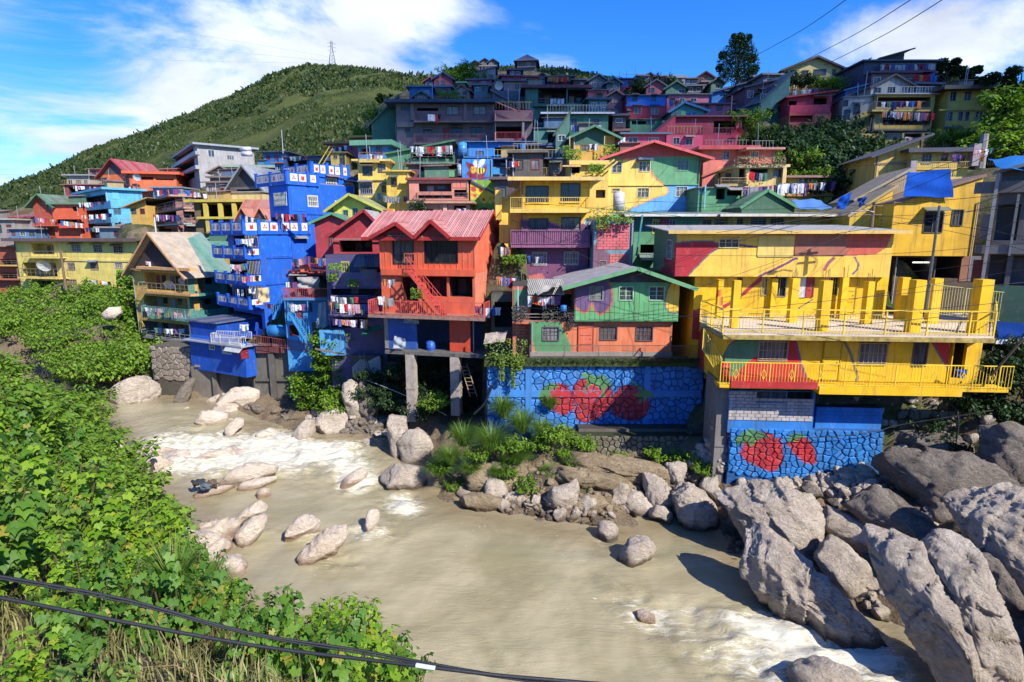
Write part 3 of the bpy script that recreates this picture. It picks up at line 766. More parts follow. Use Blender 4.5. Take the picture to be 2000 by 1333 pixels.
pl_up=[(A(180,60,285,60,290,150,285,310,240,310,210,370,150,440,0,470,0,60),(.10,.24,.13)),(A(285,205,380,198,480,192,560,195,612,210,605,235,540,280,490,330,440,380,380,445,150,445,210,370,240,310,285,310),(.42,.025,.035)),(stroke(A(285,205,380,196,480,190,560,193,615,212),3),OUTL),(stroke(A(612,235,540,280,490,330,440,380,380,445),3),OUTL),(stroke(A(745,215,830,230,930,236,1020,226,1090,200,1150,176),4),(.16,.05,.16)),(stroke(A(1180,315,1155,317,1100,350,1020,390,930,430,840,480),4.5),(.16,.05,.16)),([(1550,440),(1553,455),(1575,478),(1602,497),(1654,501),(1711,497),(1732,484),(1741,460),(1760,440)],(.60,.12,.07)),([(1550,440),(1553,455),(1575,478),(1602,499),(1654,501),(1655,440)],(.40,.15,.09)),(stroke(B(230,340,255,390,250,420,215,455),4),OUTL),(stroke(B(100,345,60,380,30,430),6),(.35,.10,.12)),(A(210,310,290,310,290,445,210,445),(.42,.025,.035),'l')]
house('long yellow upper storey behind the terrace, painted with a red patch and purple lines',1318,452,1742,540,36,YELP,roof=('shed',.5,.65,(.74,.50,.14)),rcol=(.62,.58,.52),yaw=-4,depth=8,paint=[(p[0],p[1],'fl')for p in pl_up],step=.05,ext=0,ground=False,sidec=(.10,.24,.13),feats=[('W','f',ra(612,178,748,235),'d',(.62,.5,.25),1),('W','f',ra(335,178,352,310),'p',(.1,.1,.12),0),('W','l',(1303,470,1313,505),'x',(.5,.5,.45),0),('S','f',ra(890,300,1150,306),.05,(.5,.38,.12)),('P','f',ra(888,150,1148,300),(.74,.54,.14),.05),('P','f',(1553,455,1652,499),(.36,.13,.08),.06,'faded_tarpaulin')])
MB_=None
h2=house('yellow ground floor behind the terrace pillars with a red door and white shutter',1353,540,1732,622,36.5,YELB,yaw=-4,depth=6,ext=4,paint=[(A(740,600,840,500,930,430,930,470,850,530,770,600,690,650,620,700,620,660),(.42,.03,.05)),(A(400,690,470,680,500,700,500,900,400,900),(.45,.03,.04))],step=.07,feats=[('W','f',ra(1008,448,1090,588),'p',(.2,.2,.18),0),('P','f',ra(1157,445,1235,597),(.62,.60,.58),.07,'shutter'),('D','f',ra(1240,428,1285,597),(.42,.05,.03)),('W','f',ra(1398,448,1465,578),'x',(.55,.45,.15),0),('W','f',ra(920,450,955,578),'x',(.5,.4,.15),0),('W','f',ra(740,460,768,600),'p',(.25,.1,.1),0),('R','f',(1368,614,1730,640),1.0,'bars',(.6,.5,.2)),('D','f',rb(170,480,232,700),YELB),('N','f',(1550,608,1588,585),.5,.06,(.2,.2,.18))])
pl_g=[(C_(440,800,690,800,712,850,716,930,692,982,640,1012,612,985,598,945,585,945,576,988,545,1005,500,975,490,930),(.15,.09,.19)),(stroke(C_(690,815,712,860,718,930,694,985,640,1018,612,990,598,948,586,948,578,990,545,1006,500,975,488,940),4.0),(.60,.14,.08)),(C_(1065,825,1120,825,1120,990,1085,1008,1050,1000,1028,970,1030,920,1045,860),(.80,.52,.05)),(stroke(C_(1062,822,1042,865,1028,920,1027,970,1050,1000,1085,1008,1110,998),2.8),(.14,.14,.2))]
hg=house('green plank clad upper storey with purple patch and yellow drop under low gable roof',1122,552,1326,628,36.6,GRNL,depth=7,paint=pl_g,step=.055,ext=0,ground=False,sidec=(.4,.2,.05),roof=('gyc',1.02,.9,(.14,.34,.16),.56,(.05,.05,.06)),rcol=(.50,.47,.46),feats=[('W','f',rc_(580,852,657,928),'s',(.22,.25,.22),2),('W','f',rc_(757,852,836,928),'s',(.35,.55,.38),1),('W','f',rc_(935,852,1020,928),'s',(.35,.55,.38),1),('G','f',(1124,553,1325,626),.31,True)])
hb=house('orange ground floor with a slanting green stripe and a red door',1035,629,1312,695,37.0,(.72,.20,.085),depth=7,paint=[(C_(205,1040,400,1040,440,1130,470,1200,478,1265,270,1265,235,1150),(.10,.29,.12))],step=.1,ext=2,feats=[('W','f',rc_(302,1090,397,1167),'x',(.13,.10,.12),0),('W','f',rc_(642,1087,741,1163),'x',(.14,.07,.07),1),('W','f',rc_(855,1087,952,1168),'x',(.14,.07,.07),1),('D','f',rc_(517,1075,598,1240),(.66,.15,.07)),('S','f',rc_(230,1236,1070,1262),.12,(.32,.28,.24))])
house('dark narrow brick house with pot plants between the red house and the purple house',978,455,1016,600,47.5,(.13,.055,.045),depth=6,ext=3,feats=[('O','f',(984,470,1010,500),1.5,None),('O','f',(984,540,1012,575),1.5,None),('B','f',(975,512,1016,525),.8,'mesh',(.12,.2,.1),(.2,.12,.1)),('A','f',(974,458,1016,470),1.0,(.2,.18,.18))])
house('low green and brick hut under the washing left of the orange ground floor',960,575,1003,680,41.5,(.09,.10,.07),depth=5,ext=4,feats=[('O','f',(966,590,1000,640),1.8,None),('P','f',(966,646,1000,676),(.20,.07,.05))])
def bricks(h,face,rect,bw,bh,col,gap=.012,name='brick',out=.03,jit=.15,mortar=None):
 L=h.fa[face].loc;r=h.fa[face].rect(*rect);rows=int(round((r[3]-r[1])/bh));bh=(r[3]-r[1])/rows;w=r[2]-r[0];n=max(1,int(round(w/bw)));bw=w/n
 cache={}
 for j in range(rows):
  us=[r[0]+(i+(.5 if j%2 else 0))*bw for i in range(-1 if j%2 else 0,n+(0 if j%2 else 0))]
  for u in us:
   a=max(u,r[0]);b=min(u+bw,r[2])
   if b-a<.08:continue
   key=(round(b-a,2),random.randrange(3))
   if key not in cache:
    k=random.uniform(1-jit,1);ww=(b-a-gap)/2;hh=(bh-gap)/2
    mb=MB();s=.012;mb.add([(-ww,0,-hh),(ww,0,-hh),(ww,0,hh),(-ww,0,hh),(-ww+s,-out,-hh+s),(ww-s,-out,-hh+s),(ww-s,-out,hh-s),(-ww+s,-out,hh-s)],[(4,5,6,7),(0,1,5,4),(1,2,6,5),(2,3,7,6),(3,0,4,7)])
    cache[key]=mb.mesh(name,M_paint(tuple(x*k for x in col),.8,1.0))
   link(name,cache[key],h.root,L((a+b)/2,r[1]+(j+.5)*bh,random.uniform(0,.008)),None)
hl=house('terracotta block annex with a plant lined balcony and hanging washing',1001,560,1120,695,38.0,(.55,.14,.08),depth=5,ext=2,sidec=(.1,.2,.1),feats=[('O','f',(1036,575,1118,626),2.6,(.08,.12,.09)),('B','f',(1001,614,1120,628),.9,'mesh',(.55,.16,.09),(.3,.25,.2),(1,0)),('A','f',(1030,545,1100,572),1.2,(.40,.36,.30)),('C','f',1012,560,622,.8,.08,(.4,.42,.4)),('P','f',(1004,566,1030,612),(.10,.26,.13),.04)])
bricks(hl,'f',(1001,630,1034,694),.40,.20,(.62,.18,.10))
pur=(.19,.065,.13)
pl_p=[(C_(0,455,110,443,220,458,330,462,415,492,530,480,590,462,660,470,660,900,0,900),pur),(stroke(C_(130,438,220,455,330,460,415,492),4),CORAL),(C_(190,790,300,770,330,830,300,900,190,900),(.55,.16,.12))]
hp=house('tall yellow house with purple lower storeys, two balconies and dark picture windows',1016,352,1150,548,45,YEL,depth=7,paint=[(p[0],p[1],'fr')for p in pl_p],step=.08,ext=5,roof=('flat',.12,.95,(.72,.50,.16)),rcol=(.60,.42,.34),feats=[('W','f',rc_(207,257,334,358),'o',(.05,.045,.04),0),('W','f',rc_(413,242,522,354),'o',(.05,.045,.04),0),('W','f',rc_(224,449,332,523),'o',(.04,.035,.04),0),('W','f',rc_(417,442,524,520),'o',(.04,.035,.04),0),('W','f',rc_(242,647,324,720),'g',(.45,.42,.40),0),('W','f',rc_(432,645,511,718),'g',(.45,.42,.40),0),('B','f',(996,386,1150,408),1.0,'bars',(.78,.52,.10),(.62,.44,.10)),('B','f',(998,452,1152,478),1.1,'solid',pur,(.23,.08,.15)),('R','f',(998,450,1152,478),1.18,'bars',(.30,.13,.20)),('S','f',(998,476,1152,484),1.12,(.28,.10,.18)),('S','f',(996,408,1150,416),1.02,(.74,.50,.10)),('P','f',(1026,396,1074,399),YELB,.08,'sill'),('P','f',(1094,394,1134,397),YELB,.08,'sill')])
hy=house('low yellow side wing with a chimney left of the purple and yellow house',975,395,1016,440,46,YELP,depth=5,ext=6,roof=('slx',1.1,.3),rcol=(.62,.40,.14),feats=[('C','f',974,372,430,.25,.5,YELP)])
hk=house('pink brick tower with a turquoise painted border and plants on its flat top',1158,430,1236,535,43,(.16,.30,.36),depth=3.5,ext=5,paint=[(box_(1156,500,1200,545),(.20,.09,.13)),(C_(600,600,640,590,760,720,760,800,600,800),(.20,.09,.13))],step=.15,feats=[('W','f',rc_(642,698,676,735),'x',(.3,.2,.2),0),('W','f',rc_(760,698,790,728),'x',(.3,.2,.2),0)])
bricks(hk,'f',(1166,438,1229,488),.50,.20,(.72,.16,.17));bricks(hk,'f',(1190,496,1228,524),.50,.20,(.66,.18,.16))
for(x0,y0)in((1180,441),(1206,441)):
 r=hk.fa['f'].rect(x0,y0,x0+14,y0+12);L=hk.fa['f'].loc;mb=MB()
 for i in range(5):
  u=r[0]+(r[2]-r[0])*i/4;z=r[1]+(r[3]-r[1])*i/4
  mb.box(L(u-.025,r[1],.035),L(u+.025,r[3],.09));mb.box(L(r[0],z-.025,.04),L(r[2],z+.025,.095))
 mb.build('vent_block',M_paint((.66,.16,.17)),hk.root)
yr=-13;REDH=(.72,.13,.055)
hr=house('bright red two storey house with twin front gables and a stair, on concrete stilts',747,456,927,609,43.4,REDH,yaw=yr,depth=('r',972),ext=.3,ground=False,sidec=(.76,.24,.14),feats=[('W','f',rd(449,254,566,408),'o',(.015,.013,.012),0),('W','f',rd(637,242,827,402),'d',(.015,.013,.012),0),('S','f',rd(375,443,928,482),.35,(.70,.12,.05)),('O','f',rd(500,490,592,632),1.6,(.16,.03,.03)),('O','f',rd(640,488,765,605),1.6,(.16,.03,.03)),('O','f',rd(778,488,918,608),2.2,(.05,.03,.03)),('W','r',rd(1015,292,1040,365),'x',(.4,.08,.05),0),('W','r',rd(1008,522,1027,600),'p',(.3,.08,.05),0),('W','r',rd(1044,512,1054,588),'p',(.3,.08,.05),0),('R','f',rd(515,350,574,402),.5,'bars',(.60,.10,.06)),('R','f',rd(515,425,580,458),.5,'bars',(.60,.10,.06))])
hr.ribs=MB();L=hr.fa['f'].loc
z0_,z1_=hr.fa['f'].uv(800,527)[1],hr.H-.05
n=int(hr.w/.42)
for i in range(n+1):
 u=hr.w*i/n
 if not any(a-.1<u<c+.1 for a,b,c,d in hr.holes_ if b>z0_):hr.ribs.box(L(u-.03,z0_,.0),L(u+.03,z1_,.035))
 else:
  b_=[q for q in hr.holes_ if q[0]-.1<u<q[2]+.1 and q[1]>z0_]
  if b_ and b_[0][1]-.1>z0_:hr.ribs.box(L(u-.03,z0_,.0),L(u+.03,b_[0][1]-.1,.035))
for i in range(int(hr.d/.3)+1):
 u=hr.d*i/int(hr.d/.3);hr.ribs.box(hr.fa['r'].loc(u-.03,z0_-.2,0),hr.fa['r'].loc(u+.03,hr.H-.02,.04))
hr.ribs.build('wall_rib',M_paint((.72,.14,.06)),hr.root)
roofR=(.66,.24,.21);rs=1.75;H_,w_,d_=hr.H,hr.w,hr.d;m_=d_/2;ov=.55;dz=rs*ov/m_
roof_sheet(hr,[(-1.2,-ov,H_-dz),(w_+ov,-ov,H_-dz),(w_+ov,m_,H_+rs),(-1.2,m_,H_+rs)],.06,roofR,ribs=.42,rust=.15)
roof_sheet(hr,[(-1.2,d_+ov,H_-dz),(w_+ov,d_+ov,H_-dz),(w_+ov,m_+.01,H_+rs),(-1.2,m_+.01,H_+rs)],.06,roofR,rust=.15)
g=MB();g.add([(w_,0,H_),(w_,d_,H_),(w_,m_,H_+rs-.06)],[(0,1,2)]);me=g.mesh('gable',M_wall(True));attr_color(me,'paint',[(.72,.17,.09,1)]*3);uvmap(me,[(p[1],p[2])for p in g.v]);link('gable',me,hr.root)
fs=MB();fs.bar((w_+ov,-ov-.02,H_-dz-.1),(w_+ov,m_,H_+rs-.1),.06,.26);fs.bar((w_+ov,m_,H_+rs-.1),(w_+ov,d_+ov,H_-dz-.1),.06,.26);fs.box((-1.2,-ov-.05,H_-dz-.24),(w_+ov,-ov-.01,H_-dz+.02));fs.build('fascia',M_paint((.40,.03,.025)),hr.root)
f=hr.fa['f']
def dormer(xl,xp,xr,yp,out):
 ul,up_,ur=(f.uv(x,458,out)[0]for x in(xl,xp,xr));zp=f.uv(xp,yp,out)[1];zb=H_-dz+.02;back=(zp-H_)/rs*m_+.3
 kl=(zp-zb)
 roof_sheet(hr,[(ul,-out,zb),(up_,-out,zp),(up_,back,zp),(ul+(0 if kl else 0),-ov*.2,zb+.05)],.05,roofR,uvax=1,ribs=.45,rust=.15,name='dormer_roof')
 roof_sheet(hr,[(ur,-out,zb),(up_,-out,zp+.01),(up_,back,zp+.01),(ur,-ov*.2,zb+.05)],.05,roofR,uvax=1,ribs=.45,rust=.15,name='dormer_roof')
 mb=MB();mb.bar((ul,-out-.03,zb-.06),(up_,-out-.03,zp-.06),.06,.26);mb.bar((up_,-out-.03,zp-.06),(ur,-out-.03,zb-.06),.06,.26);mb.build('fascia',M_paint((.40,.03,.025)),hr.root)
 g=MB();g.add([(ul+.3,-out+.5,zb+.02),(ur-.3,-out+.5,zb+.02),(up_,-out+.5,zp-.25)],[(0,1,2)]);g.build('dormer_gable',M_paint((.30,.03,.02)),hr.root)
dormer(722,773,808,435,1.0);dormer(808,841,878,430,1.0)
dk=empty('balcony',(0,0,0));dk.parent=hr.root
ua,ub=f.uv(719,600,1.6)[0],f.uv(946,600,1.6)[0]
MB().box(L(ua,-.22,-.0),L(ub,-.01,1.7)).build('balcony_floor',M_simple('deck_concrete',(.34,.20,.15),.9,nscale=4,var=.5),dk)
railing(f,dk,ua+.05,ub-.05,0,1.05,1.62,'bars',(.66,.10,.08),(1,1))
st=MB();p=f.uv(800,528,.9);q=f.uv(870,600,.9)
for o_ in(.75,1.35):
 st.bar(L(p[0],p[1],o_),L(q[0],0.02,o_),.06,.2)
 st.bar(L(p[0]-.1,p[1]+.95,o_),L(q[0],1.0,o_),.04)
 for k in range(9):
  t=k/8;st.bar(L(p[0]+(q[0]-p[0])*t,p[1]*(1-t),o_),L(p[0]+(q[0]-p[0])*t,p[1]*(1-t)+.97,o_),.025)
for k in range(11):
 t=(k+.5)/11;st.box(L(p[0]+(q[0]-p[0])*t-.12,p[1]*(1-t)-.015,.75),L(p[0]+(q[0]-p[0])*t+.12,p[1]*(1-t)+.015,1.35))
st.build('stair',M_paint((.62,.08,.06)),hr.root)
zl=f.uv(860,690,1.2)[1]
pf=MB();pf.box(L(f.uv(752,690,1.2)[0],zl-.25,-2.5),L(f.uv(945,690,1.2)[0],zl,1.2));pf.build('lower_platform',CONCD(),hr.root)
mb=MB()
for u,zz,s in((.3,0,.3),(hr.w-.6,0,.3)):mb.box(L(u,zl,.1),L(u+s,-.2,.4))
mb.build('column',CONC(),hr.root)
MB().box(L(f.uv(763,650)[0],zl+.02,.25),L(f.uv(818,650)[0],-.25,.4)).build('blue_panel',M_paint((.03,.10,.36)),hr.root)
MB().box(L(f.uv(882,650)[0],zl+.02,.25),L(f.uv(922,650)[0],-.25,.45)).build('red_panel',M_paint((.62,.07,.03)),hr.root)
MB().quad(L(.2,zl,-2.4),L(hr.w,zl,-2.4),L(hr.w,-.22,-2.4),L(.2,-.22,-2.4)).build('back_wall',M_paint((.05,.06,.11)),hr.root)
MB().box(L(f.uv(895,650)[0]+1.2,zl,.1),L(f.uv(895,650)[0]+1.28,0,.2)).build('post',GALV(),hr.root)
def stilt(x0,x1,yt,yb,Y):
 a=at(x0,(yt+yb)/2,Y);b=at(x1,(yt+yb)/2,Y);zt=at(x0,yt,Y).z;zb=at(x0,yb,Y).z-1
 w=(b.x-a.x);mb=MB();loc=hr.Mi@Vector(((a.x+b.x)/2,Y,0));mb.box((loc.x-w/2,loc.y-w/2,zb-O_.z),(loc.x+w/2,loc.y+w/2,zl-.25));
 mb.box((loc.x-w/2-.03,loc.y-w/2-.03,(zb+zt)/2-O_.z),(loc.x+w/2+.03,loc.y+w/2+.03,(zb+zt)/2-O_.z+.12));mb.build('stilt',M_simple('stilt_concrete',(.42,.35,.29),.9,nscale=2.5,var=.4),hr.root)
O_=hr.root.location
stilt(796,813,695,797,41.9);stilt(882,900,710,785,41.2)
def ladder(label,p,q,w,n):
 p=Vector(p);q=Vector(q);mb=MB();s=Vector((w/2,0,0));loc=p.copy()
 mb.bar(-s,q-p-s,.06);mb.bar(s,q-p+s,.06)
 for i in range(1,n):c=(q-p)*i/n;mb.bar(c-s,c+s,.04)
 o=mb.build('ladder',M_simple('bamboo',(.28,.20,.12),.8),loc=loc);tag(o,label,'ladder')
ladder('long wooden ladder leaning beside the right concrete stilt of the red house',at(925,775,40.2),at(905,710,41.5),.5,9)
ladder('short makeshift ladder against the white rock under the purple shacks',at(712,722,45.5),at(706,690,46.5),.4,5)
house('dark red house with a wide shallow gable and a black open veranda',652,455,760,500,51,(.42,.04,.05),depth=7,ext=2,roof=('gyc',2.0,.55,(.34,.03,.035),.60,(.40,.04,.05)),rcol=(.45,.42,.43),feats=[('O','f',rd(130,270,325,342),3,(.07,.02,.025)),('R','f',rd(100,262,385,272),.3,'mesh',(.35,.2,.18))])
house('maroon cottage with a green trimmed low roof beside the blue tower',618,432,690,500,54,(.40,.045,.06),depth=6,ext=3,roof=('gy',.75,.45,(.10,.30,.16)),rcol=(.12,.28,.20),feats=[('W','f',re_(690,482,718,568),'g',(.25,.05,.06),0)])
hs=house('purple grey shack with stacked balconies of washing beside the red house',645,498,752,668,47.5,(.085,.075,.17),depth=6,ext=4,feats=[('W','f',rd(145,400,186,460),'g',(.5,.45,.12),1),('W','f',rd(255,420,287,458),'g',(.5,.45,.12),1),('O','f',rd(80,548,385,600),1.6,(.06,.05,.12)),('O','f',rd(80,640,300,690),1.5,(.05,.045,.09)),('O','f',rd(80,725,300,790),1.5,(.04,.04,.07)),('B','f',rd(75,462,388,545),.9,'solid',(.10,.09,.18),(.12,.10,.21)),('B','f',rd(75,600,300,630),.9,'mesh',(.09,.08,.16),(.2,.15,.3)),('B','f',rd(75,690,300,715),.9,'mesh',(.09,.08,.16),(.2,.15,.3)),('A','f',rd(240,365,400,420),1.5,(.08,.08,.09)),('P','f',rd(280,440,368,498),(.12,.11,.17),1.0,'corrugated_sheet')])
house('light blue shack with a red railed balcony at the foot of the blue tower',560,584,645,662,50.5,(.05,.28,.62),depth=6,ext=3,feats=[('D','f',re_(500,940,522,1000),(.3,.05,.05)),('W','f',re_(555,905,588,960),'p',(.1,.2,.5),1),('O','f',re_(450,1040,505,1105),1.4,(.30,.06,.06)),('B','f',(552,564,640,583),1.1,'bars',(.09,.22,.40),(.45,.07,.08)),('C','f',556,583,660,1.0,.08,(.05,.25,.6)),('C','f',600,583,660,1.0,.08,(.05,.25,.6))])
house('faded red and grey rooftop shack draped with a grey sheet above the light blue shack',566,528,645,582,52,(.30,.10,.10),depth=5,ext=.5,feats=[('O','f',(575,540,600,580),1.2,(.06,.10,.16)),('O','f',(606,538,640,580),1.2,(.06,.16,.26)),('B','f',(570,515,645,530),.5,'bars',(.50,.07,.06),(.55,.10,.10)),('P','f',(592,513,606,531),(.72,.13,.07),.7,'red_box')])
house('turquoise lean-to wall right of the light blue shack',625,645,672,672,47,(.08,.32,.60),depth=3,ext=1,name='wall',cat='wall')
BT=(.006,.11,.58);BT2=(.006,.09,.50)
EMB={}
def emblem(h,face,u0,z0,u1,z1,out,kind):
 L=h.fa[face].loc if isinstance(face,str)else face;w=u1-u0;c=(u0+u1)/2;zc=(z0+z1)/2;s=min(z1-z0,w)*.36
 o=MB().box(L(u0,z0,out),L(u1,z1,out+.04)).build('emblem_panel',M_paint((.66,.62,.60)),h.root)
 mb=MB()
 if kind=='tri':
  for a in(90,210,330):
   d=Vector((math.cos(R(a)),math.sin(R(a))));n=Vector((-d.y,d.x));P=[Vector((0,0)),d*.5+n*.29,d,d*.5-n*.29]
   mb.add([L(c+p.x*s,zc-s*.1+p.y*s,out+.048)for p in P],[(0,1,2,3)])
 else:
  P=[(-1,-.9),(1,-.9),(1,.95),(.12,.35),(0,.6),(-.12,.35),(-1,.95)]
  mb.add([L(c+x*s*.62,zc+y*s,out+.048)for x,y in P],[(0,1,2,3,4,5,6)])
 mb.build('emblem',M_paint((.60,.03,.02)),o)
def parapet(h,key,ua,ub,z0,z1,out,n,pat,posts=True,ends=None):
 """solid parapet with posts and n emblem panels between them"""
 L=h.fa[key].loc;b=MB();b.box(L(ua,z0-.35,out-.12),L(ub,z1-.06,out));b.box(L(ua,z1-.06,out-.13),L(ub,z1+.0,out+.03))
 step=(ub-ua)/n
 for i in range(n+1):
  u=ua+step*i
  if i%2==0 or i==n:b.box(L(u-.14,z0-.35,out-.14),L(u+.14,z1+.14,out+.07));b.box(L(u-.2,z1+.14,out-.18),L(u+.2,z1+.2,out+.11))
 o=b.build('parapet',M_paint(BT),h.root)
 for i in range(n):
  emblem(h,key,ua+step*i+(.22 if i%2==0 else.08),z0,ua+step*(i+1)-(.22 if i%2==1 or i==n-1 else.08),z1-.12,out+.004,pat[i%len(pat)])
tw=house('tall bright blue corner tower with stacked balconies of white panels bearing red emblems',520,452,634,650,56,BT,yaw=50,depth=('l',452),ext=4,feats=[('W','f',re_(480,522,542,586),'g',(.72,.70,.62),2),('W','f',re_(572,390,622,450),'g',(.72,.70,.62),2),('O','l',re_(115,500,236,568),1.5,(.05,.06,.10)),('O','l',re_(75,655,245,735),1.5,(.05,.06,.10)),('O','l',re_(115,820,250,880),1.5,(.06,.07,.12)),('O','l',re_(110,965,285,1050),1.2,(.08,.08,.09)),('P','f',re_(325,498,440,625),(.008,.12,.60),.04),('S','f',re_(312,626,560,634),.08,BT2),('S','f',re_(312,786,470,794),.08,BT2)])
fl=tw.fa['l']
for(yt_,yb_,n_)in((432,450,6),(485,500,6),(539,553,6),(586,600,6)):
 O1=1.5;z1=fl.uv(500,yt_,O1)[1];z0=fl.uv(500,yb_,O1)[1]
 if yt_==432:z1=max(z1,tw.H+.9);z0=z1-.85
 b=MB();b.box(fl.loc(-.05,z0-.42,.003),fl.loc(tw.d+.1,z0-.24,O1));b.build('balcony_floor',M_paint(BT),tw.root)
 parapet(tw,'l',-.05,tw.d+.1,z0,z1,O1,n_,['tri','block','tri']if yt_>432 else['tri','block','tri','tri','block','tri'])
 L=tw.fa['f'].loc;bb=MB();bb.box(L(-O1+.14,z0-.35,-.09),L(-.02,z1-.06,.02)).build('parapet',M_paint(BT),tw.root)
 emblem(tw,L,-O1+.3,z0,-.12,z1-.12,.024,'block')
 if yt_>440:
  gr=MB()
  for k in range(9):gr.bar(L(-O1+.2+k*.15,z1,0),L(-O1+.2+k*.15,z1+1.3,0),.025)
  gr.build('grille',M_paint((.55,.55,.52)),tw.root)
parapet(tw,'f',0,tw.w*.78,tw.H+.05,tw.H+.95,.15,5,['tri','block','block','tri','tri'])
MB().box((-1.4,0,tw.H+.0),(tw.w,tw.d,tw.H+.1)).build('roof',M_paint((.2,.2,.25)),tw.root)
t2=house('upper block of the blue tower, set back behind the lower roof terrace',568,356,694,452,58.5,BT,yaw=50,depth=('l',527),ext=4,ground=False,name='tower',cat='tower',feats=[('W','f',re_(563,258,620,322),'g',(.72,.70,.62),2),('W','l',re_(358,240,432,315),'g',(.72,.70,.62),2),('W','f',re_(728,290,765,320),'g',(.72,.70,.62),2),('P','f',re_(462,228,548,350),(.008,.12,.60),.04),('O','f',re_(450,385,555,440),1.0,(.04,.05,.08)),('O','l',re_(340,385,440,435),1.0,(.04,.05,.08)),('S','f',re_(560,365,690,372),.08,BT2)])
parapet(t2,'f',0,t2 .w*.42,t2 .H+.1,t2 .H+.95,.15,3,['tri','block','tri']);parapet(t2,'l',0,t2 .d+2.2,t2 .H+.1,t2 .H+.95,.15,4,['tri','block','tri','tri'])
MB().box((0,0,t2 .H),(t2 .w,t2 .d,t2 .H+.1)).build('roof',M_paint((.2,.2,.25)),t2 .root)
t3=house('topmost blue storey with barred windows and an emblem parapet',612,340,706,400,61.5,BT,yaw=50,depth=('l',596),ext=3,ground=False,name='tower',cat='tower',feats=[('W','f',re_(675,150,735,203),'g',(.72,.70,.62),2),('W','f',re_(788,178,836,240),'g',(.72,.70,.62),2)])
parapet(t3,'f',0,t3 .w*.72,t3 .H+.1,t3 .H+1.05,.15,5,['block','tri','block','tri','block']);parapet(t3,'l',0,t3 .d+4,t3 .H+.1,t3 .H+1.0,.15,4,['tri','tri','block','tri'])
MB().box((0,0,t3 .H),(t3 .w,t3 .d,t3 .H+.1)).build('roof',M_paint((.2,.2,.25)),t3 .root)
sb=house('small deep blue house at the river wall with a white railed balcony',375,664,478,716,54,(.006,.09,.48),depth=('r',499),yaw=-28,ext=.2,feats=[('W','f',rr(2.777,130,640,845,88,892,140),'g',(.6,.6,.55),2),('W','f',rr(2.777,130,640,775,85,802,118),'g',(.6,.6,.55),2),('D','r',rr(2.777,130,640,945,110,980,170),(.25,.02,.04)),('S','f',(372,661,480,667),.1,(.01,.13,.58)),('A','f',(452,668,482,684),.9,(.6,.62,.62))])
fb=sb.fa['f'];rl=railing(fb,sb.root,fb.uv(422,660)[0],sb.w+.3,sb.H+.1,sb.H+1.0,.5,'bars',(.60,.58,.54));MB().box((-.3,-.6,sb.H),(sb.w+.4,sb.d,sb.H+.1)).build('balcony_floor',M_paint((.30,.33,.42)),sb.root)
house('deep blue upper box with a flat roof on the small blue house',373,627,424,662,55.2,(.006,.07,.38),depth=5,yaw=-28,ext=0,ground=False,roof=('flat',.12,.25),rcol=(.06,.09,.20))
hgb=house('yellow balconied house with a big open gable and green side wall beside the blue tower',275,527,371,665,66,(.70,.44,.09),yaw=-27,depth=('r',447),ext=2,sidec=TEAL,roof=('gy',4.2,.8,(.70,.38,.15),(.20,.10,.07)),rcol=(.66,.52,.36),feats=[('O','f',rf(100,880,360,985),1.2,(.55,.33,.07)),('O','f',rf(100,1025,360,1110),1.4,(.50,.30,.07)),('O','f',rf(90,1180,370,1280),1.6,(.12,.16,.14)),('B','f',rf(60,945,372,1000),1.0,'mesh',(.62,.34,.12),(.34,.28,.16)),('B','f',rf(80,1090,372,1152),1.0,'bars',(.10,.30,.24),(.2,.35,.3)),('B','f',rf(80,1240,372,1280),1.0,'mesh',(.2,.2,.18),(.3,.3,.28)),('S','f',rf(50,845,372,862),.8,(.70,.38,.15)),('O','r',rf(400,855,575,1000),.8,(.06,.22,.18)),('O','r',rf(395,1030,600,1100),1.2,(.05,.14,.12)),('S','r',rf(380,1000,600,1015),.6,TEAL),('S','r',rf(380,1130,600,1145),.6,TEAL)])
_m=hgb.w/2;MB().add([(.45,-.06,hgb.H+.15),(hgb.w-.45,-.06,hgb.H+.15),(_m,-.06,hgb.H+3.5)],[(0,1,2)]).build('gable_shade_panel',M_simple('gable_shade',(.06,.045,.04),.9),hgb.root)  # flat dark panel on the closed gable, coloured as the shade inside an open one
MB().box((.2,-.5,hgb.H+.0),(hgb.w-.2,-.1,hgb.H+.12)).build('gable_floor',M_paint((.3,.2,.14)),hgb.root)
_dz=4.2*.8/_m;_o=.8;_y0=hgb.d*.42
roof_sheet(hgb,[(hgb.w+_o,_y0,hgb.H-_dz+.03),(hgb.w+_o,hgb.d+_o,hgb.H-_dz+.03),(_m+.02,hgb.d+_o,hgb.H+4.23),(_m+.9,_y0+1.2,hgb.H+3.45)],.03,(.16,.36,.28),uvax=1,name='green_roof_sheet')
house('small yellow attic house with a green shed roof behind the gabled yellow house',376,478,450,520,70,(.60,.45,.12),yaw=-10,depth=6,ext=3,roof=('shed',1.2,.6,(.12,.36,.26)),rcol=(.14,.40,.30))
